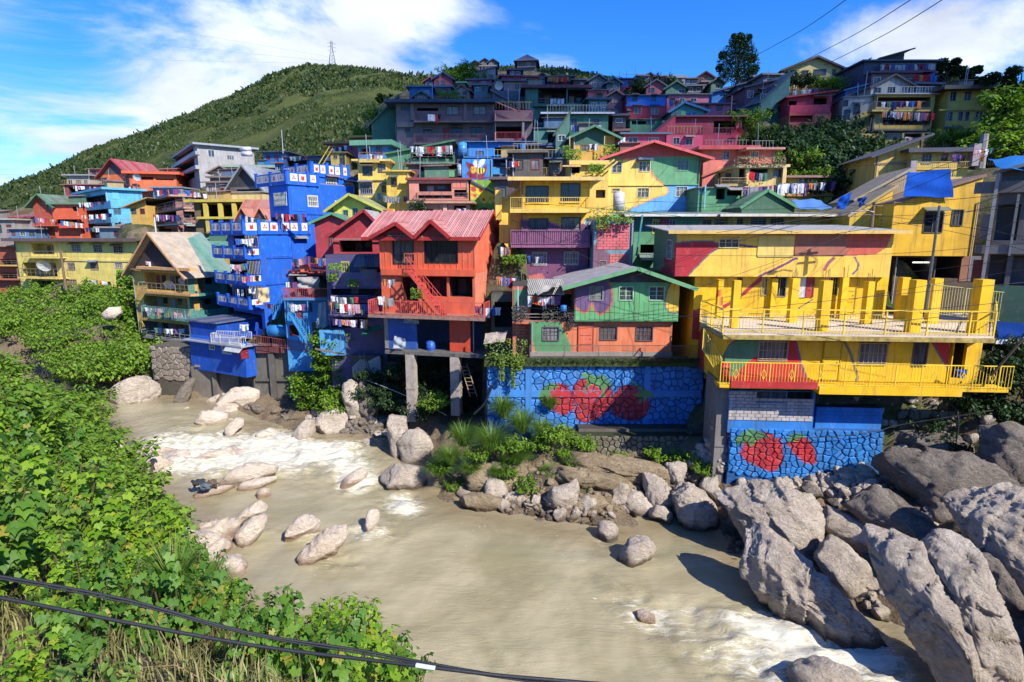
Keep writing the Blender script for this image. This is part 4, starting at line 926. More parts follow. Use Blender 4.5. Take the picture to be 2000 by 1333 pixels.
house('long pale yellow house with a dark overhanging roof above the riverside bushes',42,470,272,562,84,(.78,.62,.16),yaw=-14,depth=8,ext=3,roof=('flat',.3,1.0,(.14,.09,.08)),rcol=(.14,.10,.09),feats=[('O','f',rg(205,820,350,890),1.4,(.55,.42,.12)),('O','f',rg(150,945,370,1035),1.6,(.45,.34,.10)),('O','f',rg(190,1062,370,1105),1.6,(.5,.4,.12)),('B','f',rg(135,870,372,908),1.3,'mesh',(.72,.55,.14),(.25,.22,.12)),('B','f',rg(110,985,380,1042),1.4,'mesh',(.72,.55,.14),(.25,.22,.12)),('W','f',rg(468,826,525,872),'x',(.62,.46,.30),0),('W','f',rg(610,830,664,876),'x',(.62,.46,.30),1),('W','f',rg(740,838,798,882),'x',(.55,.38,.24),0),('W','f',rg(440,945,488,992),'g',(.5,.38,.24),0),('W','f',rg(590,945,642,990),'g',(.5,.38,.24),0),('W','f',rg(748,945,798,978),'x',(.6,.5,.4),2),('W','f',rg(862,880,885,925),'p',(.7,.5,.1),0),('W','f',rg(442,1055,500,1100),'x',(.5,.3,.15),0),('W','f',rg(555,1060,598,1105),'p',(.6,.6,.58),2),('S','f',rg(380,922,850,936),.12,(.80,.64,.20)),('A','f',rg(455,812,540,824),.5,(.75,.60,.2)),('A','f',rg(600,814,680,826),.5,(.75,.60,.2))])
house('terracotta and yellow balconied house at the far left edge above the bushes',-40,480,48,575,86,(.42,.10,.05),yaw=-5,depth=6,ext=3,roof=('shed',1.0,.6),rcol=(.42,.28,.16),feats=[('O','f',rg(0,920,110,960),1.5,(.2,.1,.06)),('O','f',rg(0,1010,110,1060),1.5,(.15,.08,.05)),('B','f',rg(-60,930,140,960),1,'mesh',(.60,.40,.10),(.2,.15,.1)),('B','f',rg(-60,1020,130,1050),1,'mesh',(.45,.12,.06),(.2,.15,.1))])
house('weathered grey shack with a pale metal roof at the far left edge',-30,430,30,465,98,(.30,.27,.25),depth=6,ext=3,roof=('flat',.25,.5),rcol=(.40,.36,.30),grid=(1,3,'p'))
house('low white and red shack between the grey shack and the red house',18,424,62,452,101,(.30,.25,.30),depth=6,ext=3,roof=('shed',.8,.4),rcol=(.42,.08,.05),grid=(1,2,'p'))
B1=house('light blue three storey corner house with washing on its deep balconies',217,371,282,466,95,(.10,.40,.62),yaw=48,depth=('l',153),ext=4,roof=('flat',.35,.6),rcol=(.10,.38,.58),feats=[('O','l',rg(520,510,720,560),1.8,(.05,.10,.14)),('O','l',rg(530,595,720,660),1.8,(.05,.09,.13)),('O','l',rg(540,700,720,760),1.8,(.05,.09,.13)),('W','f',rg(740,582,785,628),'p',(.05,.2,.4),0),('W','f',rg(750,680,790,725),'p',(.05,.2,.4),0),('P','f',rg(728,482,772,530),(.12,.44,.66),.06),('S','l',rg(515,560,722,600),1.0,(.10,.38,.55)),('S','l',rg(530,655,722,690),1.0,(.09,.32,.42)),('S','f',rg(727,575,930,588),.15,(.10,.38,.58))])
house('brick red house with a green gable roof left of the light blue house',73,398,108,462,100,(.42,.09,.05),yaw=-8,depth=6,ext=4,roof=('gy',1.6,.9,(.10,.22,.10)),rcol=(.12,.24,.14),feats=[('W','f',rg(310,565,338,598),'p',(.3,.1,.08),0),('B','f',rg(205,660,370,700),1.2,'mesh',(.55,.10,.05),(.3,.1,.08))])
house('orange red wing with a railed terrace right of the green roofed house',108,400,156,458,99,(.66,.12,.05),yaw=-4,depth=6,ext=4,roof=('flat',.3,.5),rcol=(.12,.26,.16),feats=[('O','f',rg(470,580,512,610),1,(.05,.1,.1)),('O','f',rg(370,655,500,690),1.5,(.15,.05,.04)),('B','f',rg(355,640,520,655),1.0,'solid',(.66,.12,.05),(.66,.12,.05)),('B','f',rg(380,690,520,712),1.1,'solid',(.62,.08,.04),(.62,.08,.04))])
house('orange house with a red gabled roof under the green hill',201,342,256,372,118,(.70,.18,.06),yaw=-15,depth=8,ext=5,roof=('gy',3.0,.8,(.30,.06,.05),(.10,.08,.08)),rcol=(.50,.06,.06),grid=(1,4,'p'))
house('flat roofed orange red house with two layered eaves under the hill',256,340,346,384,114,(.66,.14,.05),yaw=14,depth=8,ext=5,roof=('flat',.5,.9),rcol=(.66,.12,.05),feats=[('O','f',(266,346,300,366),1.5,(.2,.05,.04)),('O','f',(305,350,340,362),1.5,(.2,.05,.04)),('B','f',(258,352,345,372),1.4,'solid',(.68,.15,.05),(.70,.16,.06))])
house('low grey panelled shack above the light blue house',134,344,176,375,120,(.42,.40,.36),depth=6,ext=5,roof=('flat',.3,.6),rcol=(.28,.28,.27),grid=(1,3,'p'))
house('dim maroon terrace house packed with washing above the light blue house',128,362,214,392,112,(.26,.07,.06),depth=5,ext=4,roof=('flat',.2,.4),rcol=(.3,.12,.1),feats=[('O','f',(134,366,170,380),1.5,None),('O','f',(174,366,208,380),1.5,None)])
house('small mustard house with a slanting roof between blue and brown houses',256,402,287,425,90,(.62,.38,.09),yaw=-6,depth=5,ext=5,roof=('slx',.9,.8),rcol=(.50,.38,.16),grid=(1,2,'p'))
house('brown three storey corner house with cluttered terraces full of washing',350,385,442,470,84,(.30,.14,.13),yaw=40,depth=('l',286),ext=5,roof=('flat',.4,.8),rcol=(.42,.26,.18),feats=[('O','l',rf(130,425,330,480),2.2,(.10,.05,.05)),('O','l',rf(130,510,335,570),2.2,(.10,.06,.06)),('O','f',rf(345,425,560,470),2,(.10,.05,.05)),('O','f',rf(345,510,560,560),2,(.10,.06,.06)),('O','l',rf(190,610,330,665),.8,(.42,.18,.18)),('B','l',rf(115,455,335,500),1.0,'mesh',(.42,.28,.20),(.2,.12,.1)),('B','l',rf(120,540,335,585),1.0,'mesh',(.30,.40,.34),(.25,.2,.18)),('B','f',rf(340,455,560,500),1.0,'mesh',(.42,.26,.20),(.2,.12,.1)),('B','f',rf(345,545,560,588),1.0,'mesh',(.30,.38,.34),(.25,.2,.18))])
gc=house('bare grey concrete apartment block with a solid side wall under the hill',392,284,498,366,112,(.36,.35,.35),yaw=38,depth=('l',333),ext=5,roof=('flat',.35,.8),rcol=(.30,.32,.36),feats=[('O','l',rf(262,150,400,182),2,(.16,.16,.18)),('O','l',rf(270,215,405,262),2,(.15,.15,.17)),('O','l',rf(270,285,405,330),2,(.15,.15,.17)),('W','f',rf(486,136,522,176),'p',(.62,.62,.62),3),('W','f',rf(600,168,640,192),'d',(.5,.5,.5),1),('S','l',rf(255,185,412,206),.8,(.34,.34,.35)),('S','l',rf(262,262,412,284),.8,(.34,.34,.35))])
house('small sage green house with a low gable right of the grey block',414,334,452,352,104,(.20,.34,.24),yaw=10,depth=5,ext=5,roof=('gy',.9,.8,(.25,.16,.13)),rcol=(.25,.24,.2),grid=(1,2,'p'))
house('mustard ledge house with long flat canopies behind the tower',452,328,548,350,98,(.40,.30,.08),yaw=6,depth=6,ext=5,roof=('flat',.4,.9),rcol=(.28,.36,.28),feats=[('O','f',(456,331,510,341),1.5,(.12,.1,.06)),('W','f',(515,332,525,345),'p',(.5,.5,.5),0),('W','f',(530,334,544,346),'p',(.6,.6,.6),2)])
house('dark house with a shiny grey gable roof left of the blue tower',452,366,515,398,84,(.16,.14,.14),yaw=-15,depth=7,ext=3,roof=('gy',3.0,.7,(.3,.3,.32),(.05,.05,.055)),rcol=(.42,.45,.48),feats=[('O','f',(462,370,506,386),1.5,None)])
house('cream parapet house below the dark gabled house',446,377,512,392,80,(.66,.50,.24),yaw=-10,depth=5,ext=3,roof=('flat',.15,.2),rcol=(.3,.3,.28))
fr=house('unfinished mustard concrete frame with open floors and square columns',384,396,478,458,77,(.16,.12,.06),yaw=-6,depth=7,ext=4,roof=('flat',.35,.8),rcol=(.58,.44,.08),feats=[('O','f',(392,400,425,424),4,(.10,.08,.06)),('O','f',(430,400,470,424),4,(.10,.08,.06)),('O','f',(405,429,440,452),4,None),('O','f',(444,429,472,452),4,None),('S','f',rf(415,538,660,552),.9,(.60,.46,.08)),('C','f',401,398,424,.6,.45,(.62,.46,.07)),('C','f',430,398,424,.6,.45,(.62,.46,.07)),('C','f',457,398,424,.6,.45,(.62,.46,.07)),('C','f',406,428,456,.5,.45,(.62,.46,.07)),('C','f',432,428,456,.5,.45,(.62,.46,.07))])
hd=house('house with a salmon roof and two pointed dormers beside the emblem parapet',462,440,527,462,70,(.35,.14,.08),yaw=-4,depth=7,ext=3,roof=('gx',3.2,.5,(.55,.22,.12)),rcol=(.60,.18,.10),feats=[])
for xp in(478,513):
 f=hd.fa['f'];u=f.uv(xp,440)[0];z0=hd.H-.2;zp=f.uv(xp,406,.2)[1];s=(zp-z0)*.62
 for sg in(-1,1):roof_sheet(hd,[(u+sg*s,-.6,z0),(u,-.6,zp),(u,2.6,zp),(u+sg*s,.4,z0)],.05,(.60,.18,.10),uvax=1,name='dormer_roof')
 MB().add([(u-s+.2,-.3,z0),(u+s-.2,-.3,z0),(u,-.3,zp-.3)],[(0,1,2)]).build('dormer_gable',M_paint((.07,.06,.06)),hd.root)
house('small blue house with a flat roof under the hill right of the grey block',516,299,562,318,100,(.02,.14,.42),yaw=-5,depth=6,ext=6,roof=('flat',.2,.7),rcol=(.05,.06,.09),grid=(1,3,'p'))
house('long blue and red rooftop terrace crowded with washing',555,308,640,330,92,(.06,.12,.30),yaw=-12,depth=6,ext=6,roof=('flat',.1,.2),rcol=(.3,.12,.1),feats=[('O','f',(560,311,600,325),1.5,None)])
house('small ochre yellow house with two tiny windows and a yellow outside stair',647,299,676,328,74,(.72,.52,.14),yaw=4,depth=5,ext=5,roof=('flat',.12,.3),rcol=(.5,.4,.14),feats=[('W','f',rf(1245,168,1266,186),'p',(.4,.3,.1),0),('W','f',rf(1280,162,1296,178),'p',(.4,.3,.1),0),('N','f',(622,322,644,286),.5,.12,(.72,.52,.06)),('N','f',(628,326,650,290),.5,.12,(.72,.52,.06)),('W','f',(664,302,673,322),'p',(.2,.14,.05),0)])
house('blue house with pale green roof edge and barred window left of the grey brown building',700,286,758,312,68,(.07,.26,.52),yaw=-8,depth=6,ext=4,roof=('flat',.55,.7),rcol=(.14,.34,.22),feats=[('W','f',rh(135,745,190,820),'g',(.2,.25,.5),1),('O','f',rh(20,770,85,815),1.2,(.3,.15,.04))])
house('dark green gable shed behind the blue and green house',728,240,776,300,74,(.05,.16,.11),yaw=12,depth=5,ext=4,roof=('slx',3.0,.4),rcol=(.05,.12,.10))
house('pale yellow three storey house with two dark windows and a blue shutter',702,316,757,396,62,(.80,.56,.12),depth=5,ext=5,roof=('flat',.2,.5),rcol=(.66,.50,.16),feats=[('W','f',rh(36,915,108,980),'p',(.1,.08,.05),0),('W','f',rh(156,895,212,955),'p',(.1,.08,.05),1),('W','f',rh(15,1045,110,1130),'g',(.35,.36,.42),0),('W','f',rh(188,1065,218,1112),'p',(.2,.15,.05),0),('P','f',rh(152,1122,175,1170),(.06,.22,.55),.08,'shutter'),('S','f',rh(0,1008,232,1020),.2,(.74,.52,.12)),('B','f',(700,298,740,314),.7,'mesh',(.6,.45,.12),(.15,.1,.1))])
house('narrow golden yellow house with a small barred window and grey washing',757,336,800,418,59,(.80,.52,.08),depth=5,ext=4,roof=('flat',.15,.3),rcol=(.6,.42,.1),feats=[('W','f',rh(262,1008,303,1066),'g',(.15,.1,.05),0),('W','f',rh(360,1150,384,1186),'p',(.4,.2,.1),0),('B','f',rh(330,1020,405,1030),.5,'solid',(.80,.55,.10),(.80,.55,.10))])
house('lime yellow cottage with a shallow green gable above the maroon cottages',652,404,738,430,57,(.62,.62,.10),yaw=-4,depth=6,ext=3,sidec=(.62,.60,.1),roof=('gyc',1.2,.7,(.50,.52,.10),.42,(.60,.60,.11)),rcol=(.40,.42,.16),feats=[('W','f',re_(778,345,804,378),'p',(.12,.2,.2),3),('W','f',re_(836,335,862,388),'p',(.12,.2,.2),3),('W','f',re_(908,328,948,352),'p',(.12,.2,.2),3),('P','f',re_(1040,335,1078,370),(.66,.22,.05))])
house('terracotta pink house with a wide shuttered veranda and round painted panels',800,352,915,400,57,(.62,.25,.17),depth=5,ext=4,roof=('flat',.2,.3),rcol=(.26,.06,.06),feats=[('O','f',rh(475,1045,735,1110),1.0,(.10,.05,.06)),('O','f',rh(470,1135,740,1180),1.5,(.05,.03,.04)),('O','f',rh(755,1095,860,1150),1.5,(.06,.04,.05)),('P','f',rh(745,1022,800,1080),(.66,.20,.14)),('P','f',rh(808,1022,862,1080),(.66,.20,.14)),('B','f',rh(450,1120,865,1165),.7,'mesh',(.50,.20,.15),(.15,.08,.08))])
house('salmon ground storey with draped curtains under the pink veranda',808,398,918,432,54.5,(.60,.30,.20),depth=5,ext=3,roof=('flat',.2,.5),rcol=(.50,.28,.18),feats=[('O','f',rh(755,1220,850,1285),1,(.1,.05,.05)),('O','f',rh(530,1245,590,1290),1,(.45,.22,.15)),('P','f',rh(670,1210,700,1300),(.70,.40,.30),.15)])
GM_=(.15,.12,.14)
hgv=house('long grey brown three storey building with red railed verandas under a dark flat roof',776,204,966,288,72,GM_,depth=9,ext=6,roof=('flat',.35,1.2),rcol=(.03,.05,.10),feats=[('W','f',rh(698,440,790,502),'p',(.03,.025,.03),2),('W','f',rh(908,438,1002,500),'p',(.03,.025,.03),2),('O','f',rh(460,450,628,475),1.4,None),('W','f',rh(338,440,405,466),'p',(.08,.06,.07),0),('W','f',rh(735,610,815,678),'p',(.03,.025,.03),0),('W','f',rh(888,605,968,675),'p',(.03,.025,.03),0),('W','f',rh(515,628,578,658),'p',(.05,.04,.05),0),('D','f',rh(675,612,712,690),(.26,.03,.03)),('W','f',rh(370,615,404,638),'p',(.05,.04,.05),0),('B','f',rh(435,475,1070,550),1.3,'bars',(.14,.12,.13),(.22,.09,.09)),('B','f',rh(435,655,1070,725),1.3,'bars',(.14,.12,.13),(.22,.09,.09)),('C','f',805,(100+410/4.04),(100+550/4.04),.05,.4,(.18,.15,.17)),('C','f',909,(100+410/4.04),(100+550/4.04),.05,.4,(.18,.15,.17)),('S','f',rh(305,560,436,600),.3,(.16,.14,.15))])
house('right wing of the grey brown building with arched open verandas',966,216,1040,290,70,GM_,depth=8,ext=5,feats=[('O','f',rh(1080,595,1285,690),3,None),('B','f',rh(1072,468,1372,540),1.0,'bars',(.14,.12,.13),(.30,.03,.05)),('B','f',rh(1072,640,1300,712),1.0,'bars',(.14,.12,.13),(.28,.03,.05)),('N','f',(970,200,1020,221),.8,.12,(.42,.12,.10)),('C','f',1022,240,290,.9,.25,(.18,.15,.16)),('N','f',rr(4.04,700,100,1300,670,1410,830),1.3,.25,(.30,.05,.05)),('B','f',rh(1395,780,1470,830),1.6,'bars',(.2,.05,.05),(.30,.05,.05))])
house('bright blue storey with open verandas below the grey brown building',915,279,1040,310,66,(.02,.22,.62),depth=5,ext=4,roof=('flat',.1,.5),rcol=(.04,.16,.42),feats=[('O','f',rh(1075,760,1285,820),2,None),('W','f',rh(928,790,990,822),'p',(.1,.2,.5),1),('C','f',1022,279,308,.2,.35,(.02,.22,.62)),('S','f',(905,305,1040,309),1.0,(.03,.15,.40))])
house('green shed with a sloping roof and washing terrace below the grey brown building',756,300,884,322,64,(.07,.22,.12),depth=5,ext=4,roof=('slx',1.3,.3),rcol=(.07,.20,.10),feats=[('O','f',rh(410,790,740,850),1.8,None),('B','f',rh(410,800,760,875),1.2,'mesh',(.07,.25,.14),(.16,.14,.14))])
house('dark green and red veranda with a potted terrace right of the golden house',798,322,905,356,61,(.10,.07,.07),depth=5,ext=3,roof=('flat',.12,.4),rcol=(.20,.14,.12),feats=[('O','f',rh(480,900,660,960),2,(.16,.05,.05)),('O','f',rh(670,880,810,930),1.5,None),('B','f',rh(400,945,660,1025),1.0,'bars',(.10,.08,.08),(.26,.04,.06)),('P','f',rh(490,960,570,1020),(.10,.28,.14),1.05),('P','f',rh(668,950,790,1000),(.12,.32,.16),1.0)])
bee=[(box_(900,340,965,380),(.03,.22,.60)),(rT:=T(4.04,700,100,840,870,920,900,960,940,1005,900,1018,880,1010,950,990,990,1040,1000,960,1020,880,1000,850,970,870,940),(.24,.02,.05)),(T(4.04,700,100,915,920,905,880,920,855,935,870,940,920),(.70,.72,.76)),(T(4.04,700,100,940,920,950,870,985,845,1005,860,990,895,955,925),(.72,.74,.78)),(T(4.04,700,100,880,930,890,912,915,912,928,930,925,955,905,970,885,955),(.78,.38,.04)),(T(4.04,700,100,928,925,960,918,990,925,1000,945,985,965,950,972,928,958),(.80,.60,.08)),(T(4.04,700,100,934,925,941,925,941,966,934,962),(.03,.02,.02)),(T(4.04,700,100,953,922,962,921,962,968,953,968),(.03,.02,.02)),(T(4.04,700,100,976,922,984,925,984,963,976,966),(.03,.02,.02)),(T(4.04,700,100,888,926,895,926,895,936,888,936),(.02,.02,.02)),(T(4.04,700,100,903,926,910,926,910,936,903,936),(.02,.02,.02)),(T(4.04,700,100,1020,960,1060,930,1080,950,1060,985,1025,990),(.05,.30,.36))]
hbee=house('blue wall painted with a striped bee and a dark red flower',903,311,962,368,59.5,(.04,.26,.66),depth=4,ext=3,paint=bee,step=.05)
sun_=[(T(4.04,700,100,cx-r,cy-r*.6,cx-r*.3,cy-r,cx+r*.5,cy-r*.9,cx+r,cy-r*.2,cx+r*.8,cy+r*.7,cx,cy+r,cx-r*.8,cy+r*.6),c)for cx,cy,r,c in((965,1100,42,(.85,.60,.03)),(965,1100,16,(.45,.06,.02)),(1040,1115,34,(.80,.72,.05)),(1000,1150,36,(.82,.68,.04)),(990,1170,34,(.86,.62,.03)),(990,1172,13,(.40,.08,.02)),(1078,1160,36,(.85,.62,.03)),(1078,1160,14,(.5,.12,.02)),(1040,1190,18,(.7,.65,.1)),(908,1090,22,(.55,.05,.04)),(900,1135,14,(.70,.25,.05)),(920,1140,14,(.6,.1,.05)),(945,1150,12,(.75,.6,.1)),(1020,1080,12,(.75,.65,.1)))]
house('green and yellow wall painted with sunflowers below the bee wall',919,352,972,398,57.5,(.20,.40,.04),depth=2,ext=2,paint=[(box_(900,340,931,390),(.62,.50,.08))]+sun_,step=.05,roof=('slx',-1.4,.1),rcol=(.10,.12,.22))
house('veranda floor with ochre barred rooms between the bee wall and the green porch',962,311,1110,352,61,(.20,.12,.10),depth=5,ext=4,roof=('flat',.12,.2),rcol=(.03,.13,.32),feats=[('O','f',rh(1060,850,1165,915),1.5,(.02,.10,.3)),('O','f',rh(1180,850,1310,930),1.5,None),('O','f',rh(1325,855,1500,950),1.5,(.30,.18,.05)),('W','f',rh(1520,895,1590,965),'g',(.3,.2,.1),0),('W','f',rh(1115,940,1165,975),'p',(.1,.3,.6),1),('B','f',rh(1175,920,1500,985),.9,'bars',(.12,.09,.08),(.32,.22,.08)),('P','f',rh(1062,920,1115,975),(.05,.26,.50),.3),('C','f',1025,310,350,.9,.1,(.3,.3,.3)),('C','f',989,310,350,.9,.1,(.3,.3,.3))])
mur=[(T(4.0,1050,100,540,850,640,840,720,848,780,860,800,880,885,935,905,975,930,1000,985,1050,1020,1075,1020,1105,990,1130,940,1140,850,1180,740,1225,690,1250,500,1300,500,850),(.82,.58,.13)),(stroke(T(4.0,1050,100,600,852,690,840,770,855,790,870),3.2),(.72,.24,.12)),(stroke(T(4.0,1050,100,885,930,905,975,930,1000,990,1048,1022,1070,1024,1105,992,1132,940,1142,850,1182,740,1228,690,1255),3.4),(.70,.24,.14)),(T(4.0,1050,100,986,1046,1300,1040,1300,1300,690,1300,690,1256,740,1228,850,1182,940,1142,992,1132,1026,1105,1024,1070),(.14,.40,.74)),(T(4.0,1050,100,600,855,985,700,1400,830,1250,820,780,832,690,838),(.62,.09,.08))]
hm=house('big mural house painted yellow, green and sky blue with a red gable',1186,306,1366,408,57.5,(.13,.34,.16),depth=7,paint=[(p,c,'f')for p,c in mur],step=.1,ext=4,roof=('gyc',1.35,1.0,(.60,.10,.09),.46,(.58,.09,.08)),rcol=(.50,.12,.10),feats=[('W','f',ri(585,870,655,948),'s',(.45,.42,.30),0),('W','f',ri(793,865,878,940),'d',(.70,.62,.35),1),('W','f',ri(1092,855,1176,932),'d',(.20,.42,.24),1),('W','f',ri(782,1072,868,1142),'d',(.74,.62,.30),1),('W','f',ri(1080,1062,1168,1138),'d',(.55,.60,.55),2),('W','f',ri(585,1076,640,1100),'p',(.5,.4,.1),0),('S','f',ri(540,1046,985,1053),.12,(.80,.56,.13)),('S','f',ri(985,1040,1262,1047),.12,(.12,.34,.15))])
hw=house('yellow stair wing left of the mural house with a dark opening',1112,316,1188,400,56,(.78,.50,.10),depth=6,ext=4,feats=[('O','f',ri(255,905,330,955),1.5,None),('O','f',ri(455,1085,530,1148),1.0,(.42,.22,.08)),('N','f',(1165,340,1200,312),.4,.14,(.76,.52,.10)),('N','f',(1172,344,1206,316),.4,.14,(.76,.52,.10)),('S','f',ri(195,893,340,903),.6,(.80,.55,.20)),('S','f',(1112,314,1190,322),.5,(.80,.52,.12))],roof=('flat',.12,.1),rcol=(.5,.4,.3))
house('green gabled porch with ochre walls and a plant lined terrace',1118,266,1200,316,60,(.58,.34,.06),depth=6,ext=3,paint=[(box_(1100,240,1180,283),(.05,.14,.09))],step=.3,roof=('gy',.95,.7,(.07,.20,.12),(.05,.14,.09)),rcol=(.07,.17,.12),feats=[('W','f',ri(340,730,400,780),'g',(.2,.15,.05),0),('B','f',ri(240,785,600,860),1.2,'mesh',(.70,.50,.10),(.50,.40,.10)),('C','f',1113,266,312,1.0,.1,(.4,.35,.2)),('C','f',1181,266,312,1.0,.1,(.4,.35,.1))])
house('narrow dark green gable wall behind the porch',1085,258,1112,308,63,(.07,.18,.14),depth=5,ext=3,roof=('slx',2.0,.3),rcol=(.06,.10,.08),grid=(2,1,'p'))
house('green house under a long white edged roof with a yellow barred window',1236,420,1420,500,47,(.10,.28,.14),depth=7,ext=4,paint=[(box_(1236,415,1290,450),(.05,.14,.12)),(C_(1205,520,1270,425,1500,425,1500,520),(.72,.50,.12))],step=.2,roof=('shed',.5,1.0,(.62,.60,.54)),rcol=(.08,.26,.24),feats=[('W','f',rc_(955,455,997,535),'g',(.72,.66,.10),1),('D','f',rc_(1002,452,1042,500),(.42,.03,.05)),('W','f',rc_(1052,455,1088,490),'p',(.3,.3,.4),3),('W','f',rc_(1250,452,1300,486),'p',(.3,.22,.1),3),('W','f',rc_(1322,452,1374,486),'p',(.3,.22,.1),3),('N','f',(1243,500,1255,420),1.2,.12,(.05,.24,.24)),('O','f',rc_(880,600,990,680),2,None),('A','f',rc_(870,650,985,690),1.0,(.2,.3,.26))])
house('ochre row under the right half of the long white edged roof',1421,420,1640,445,46.5,(.58,.38,.08),depth=7,ext=4,roof=('shed',.5,1.0,(.60,.56,.45)),rcol=(.30,.34,.28),feats=[('W','f',(1440,427,1450,441),'p',(.2,.15,.1),0),('W','f',(1467,427,1495,440),'x',(.2,.15,.1),3),('W','f',(1505,427,1530,440),'x',(.25,.2,.1),0)])
house('small dark green gable roof with yellow verge in front of the hanging washing',1448,402,1552,418,50,(.06,.15,.08),depth=6,ext=3,roof=('gyc',1.35,.2,(.09,.28,.12),.45,(.05,.13,.07)),rcol=(.10,.28,.12))
house('green patched shack with tin awnings right of the mural house',1362,368,1450,412,54,(.09,.27,.13),depth=5,ext=3,roof=('flat',.1,.2),rcol=(.2,.2,.18),feats=[('O','f',ri(1395,1060,1465,1160),1.5,None),('O','f',ri(1480,1085,1600,1130),1.5,None),('A','f',ri(1475,1065,1610,1090),1.0,(.45,.42,.36)),('C','f',1378,362,408,.3,.12,(.2,.45,.5)),('W','f',ri(1250,1060,1300,1110),'p',(.1,.3,.4),0)])
house('coral house with a low flat roof and an ochre lower wing',1372,292,1462,345,62,(.66,.17,.13),depth=7,ext=4,paint=[(T(4.0,1050,100,1400,920,1470,905,1560,860,1560,1100,1380,1100),(.70,.46,.16))],step=.25,roof=('flat',.25,.8,(.40,.05,.06)),rcol=(.45,.24,.2),feats=[('W','f',ri(1450,785,1495,852),'s',(.42,.36,.34),1),('W','f',ri(1415,950,1440,985),'p',(.3,.2,.1),0),('N','f',(1370,345,1438,317),.3,.12,(.55,.12,.08))])
house('coral right wing with a yellow railed planted balcony',1462,294,1512,345,60,(.55,.14,.11),depth=7,ext=4,roof=('flat',.2,.7),rcol=(.42,.2,.18),feats=[('W','f',ri(1650,785,1690,822),'p',(.5,.4,.3),0),('W','f',ri(1695,788,1722,822),'p',(.5,.4,.3),1)])
house('pale yellow veranda house with posts and washing below the coral house',1441,327,1536,362,57,(.66,.46,.18),depth=6,ext=3,roof=('flat',.25,.2),rcol=(.66,.50,.20),feats=[('O','f',ri(1575,920,1620,990),2,(.05,.24,.26)),('O','f',ri(1660,920,1800,1010),2,(.06,.18,.20)),('W','f',ri(1845,925,1905,985),'p',(.25,.2,.14),3),('C','f',1460,326,362,.5,.3,(.72,.50,.18)),('C','f',1532,326,362,.3,.3,(.66,.46,.2)),('B','f',ri(1430,990,1640,1040),.8,'mesh',(.45,.3,.12),(.3,.2,.12)),('B','f',ri(1560,835,1940,895),.9,'mesh',(.60,.50,.3),(.4,.35,.2))])
house('yellow row house behind a long line of washing right of the veranda house',1540,345,1628,376,58,(.62,.50,.10),depth=6,ext=3,roof=('shed',.6,.6,(.30,.16,.14)),rcol=(.30,.25,.2),feats=[('W','f',(1560,349,1578,365),'p',(.7,.65,.4),2),('W','f',(1600,349,1614,364),'p',(.5,.4,.2),2),('B','f',(1538,362,1630,380),.6,None,(.45,.25,.12),(.4,.3,.2))])
house('rose pink house with two white framed windows below the maroon veranda',1217,261,1302,306,66,(.60,.11,.18),depth=7,ext=4,roof=('shed',.5,.5,(.08,.16,.22)),rcol=(.10,.22,.28),feats=[('W','f',ri(708,675,780,730),'p',(.5,.45,.45),0),('W','f',ri(866,678,942,733),'d',(.60,.55,.55),2),('P','f',ri(730,752,748,788),(.03,.22,.55),.08)])
house('deep rose right half of the pink row with two narrow windows',1300,264,1372,306,65.5,(.50,.06,.13),depth=7,ext=4,feats=[('W','f',ri(1060,678,1108,728),'p',(.42,.3,.3),0),('W','f',ri(1158,685,1210,735),'p',(.42,.3,.3),0)])
house('maroon house with a sloping gable and a railed veranda holding a red dish',1318,230,1448,266,68,(.30,.025,.06),depth=7,ext=5,roof=('flat',.15,.5),rcol=(.14,.04,.06),feats=[('O','f',ri(1375,545,1550,640),2.5,None),('B','f',ri(1290,600,1540,660),1.0,'bars',(.34,.05,.09),(.20,.03,.06)),('W','f',ri(1300,700,1355,755),'p',(.2,.2,.3),3)])
house('plain maroon lower wall under the railed veranda',1372,264,1440,288,66.5,(.32,.02,.06),depth=5,ext=4,ground=False)
house('maroon side gable falling left from the veranda house',1272,262,1318,266,67.5,(.34,.03,.07),depth=6,ext=2,roof=('slx',2.2,.1),rcol=(.10,.03,.05))
house('dark green house with a black veranda and a terrace of white washing',1026,172,1148,216,78,(.05,.17,.13),depth=7,ext=5,roof=('flat',.2,.6,(.14,.03,.05)),rcol=(.10,.04,.06),feats=[('O','f',ri(5,290,225,410),2.2,(.05,.04,.06)),('O','f',ri(235,300,390,405),2.2,(.06,.04,.06)),('W','f',ri(-75,455,-30,490),'p',(.5,.5,.5),0),('B','f',ri(-30,370,230,420),.8,'mesh',(.05,.2,.14),(.15,.1,.1))])
house('sloping grey clad stair house left of the dark green veranda house',962,178,1026,222,82,(.10,.11,.14),depth=6,ext=5,roof=('slx',-2.4,.3),rcol=(.16,.17,.20),corr=True)
house('small pink box house beside the dark veranda',1148,178,1185,210,77,(.50,.12,.16),depth=6,ext=5,roof=('flat',.12,.3),rcol=(.16,.06,.1),feats=[('W','f',ri(465,340,505,385),'p',(.08,.12,.1),3),('S','f',(1146,206,1200,213),.6,(.50,.12,.16))])
house('green house with a white roof edge and a maroon door',1065,222,1188,258,70,(.07,.22,.15),depth=7,ext=5,roof=('shed',.4,.6,(.55,.57,.62)),rcol=(.20,.26,.34),feats=[('D','f',ri(192,520,238,622),(.18,.02,.05),(.6,.6,.6)),('W','f',ri(258,530,306,572),'p',(.1,.14,.16),3),('W','f',ri(432,532,482,575),'p',(.1,.14,.2),3),('W','f',ri(300,585,306,600),'p',(.1,.1,.1),0)])
house('lower dark green side wall under the white edged green house',1042,252,1110,300,67,(.05,.16,.13),depth=6,ext=4,roof=('flat',.1,.2),rcol=(.05,.12,.22),feats=[('O','f',(1070,262,1086,282),1,None)])
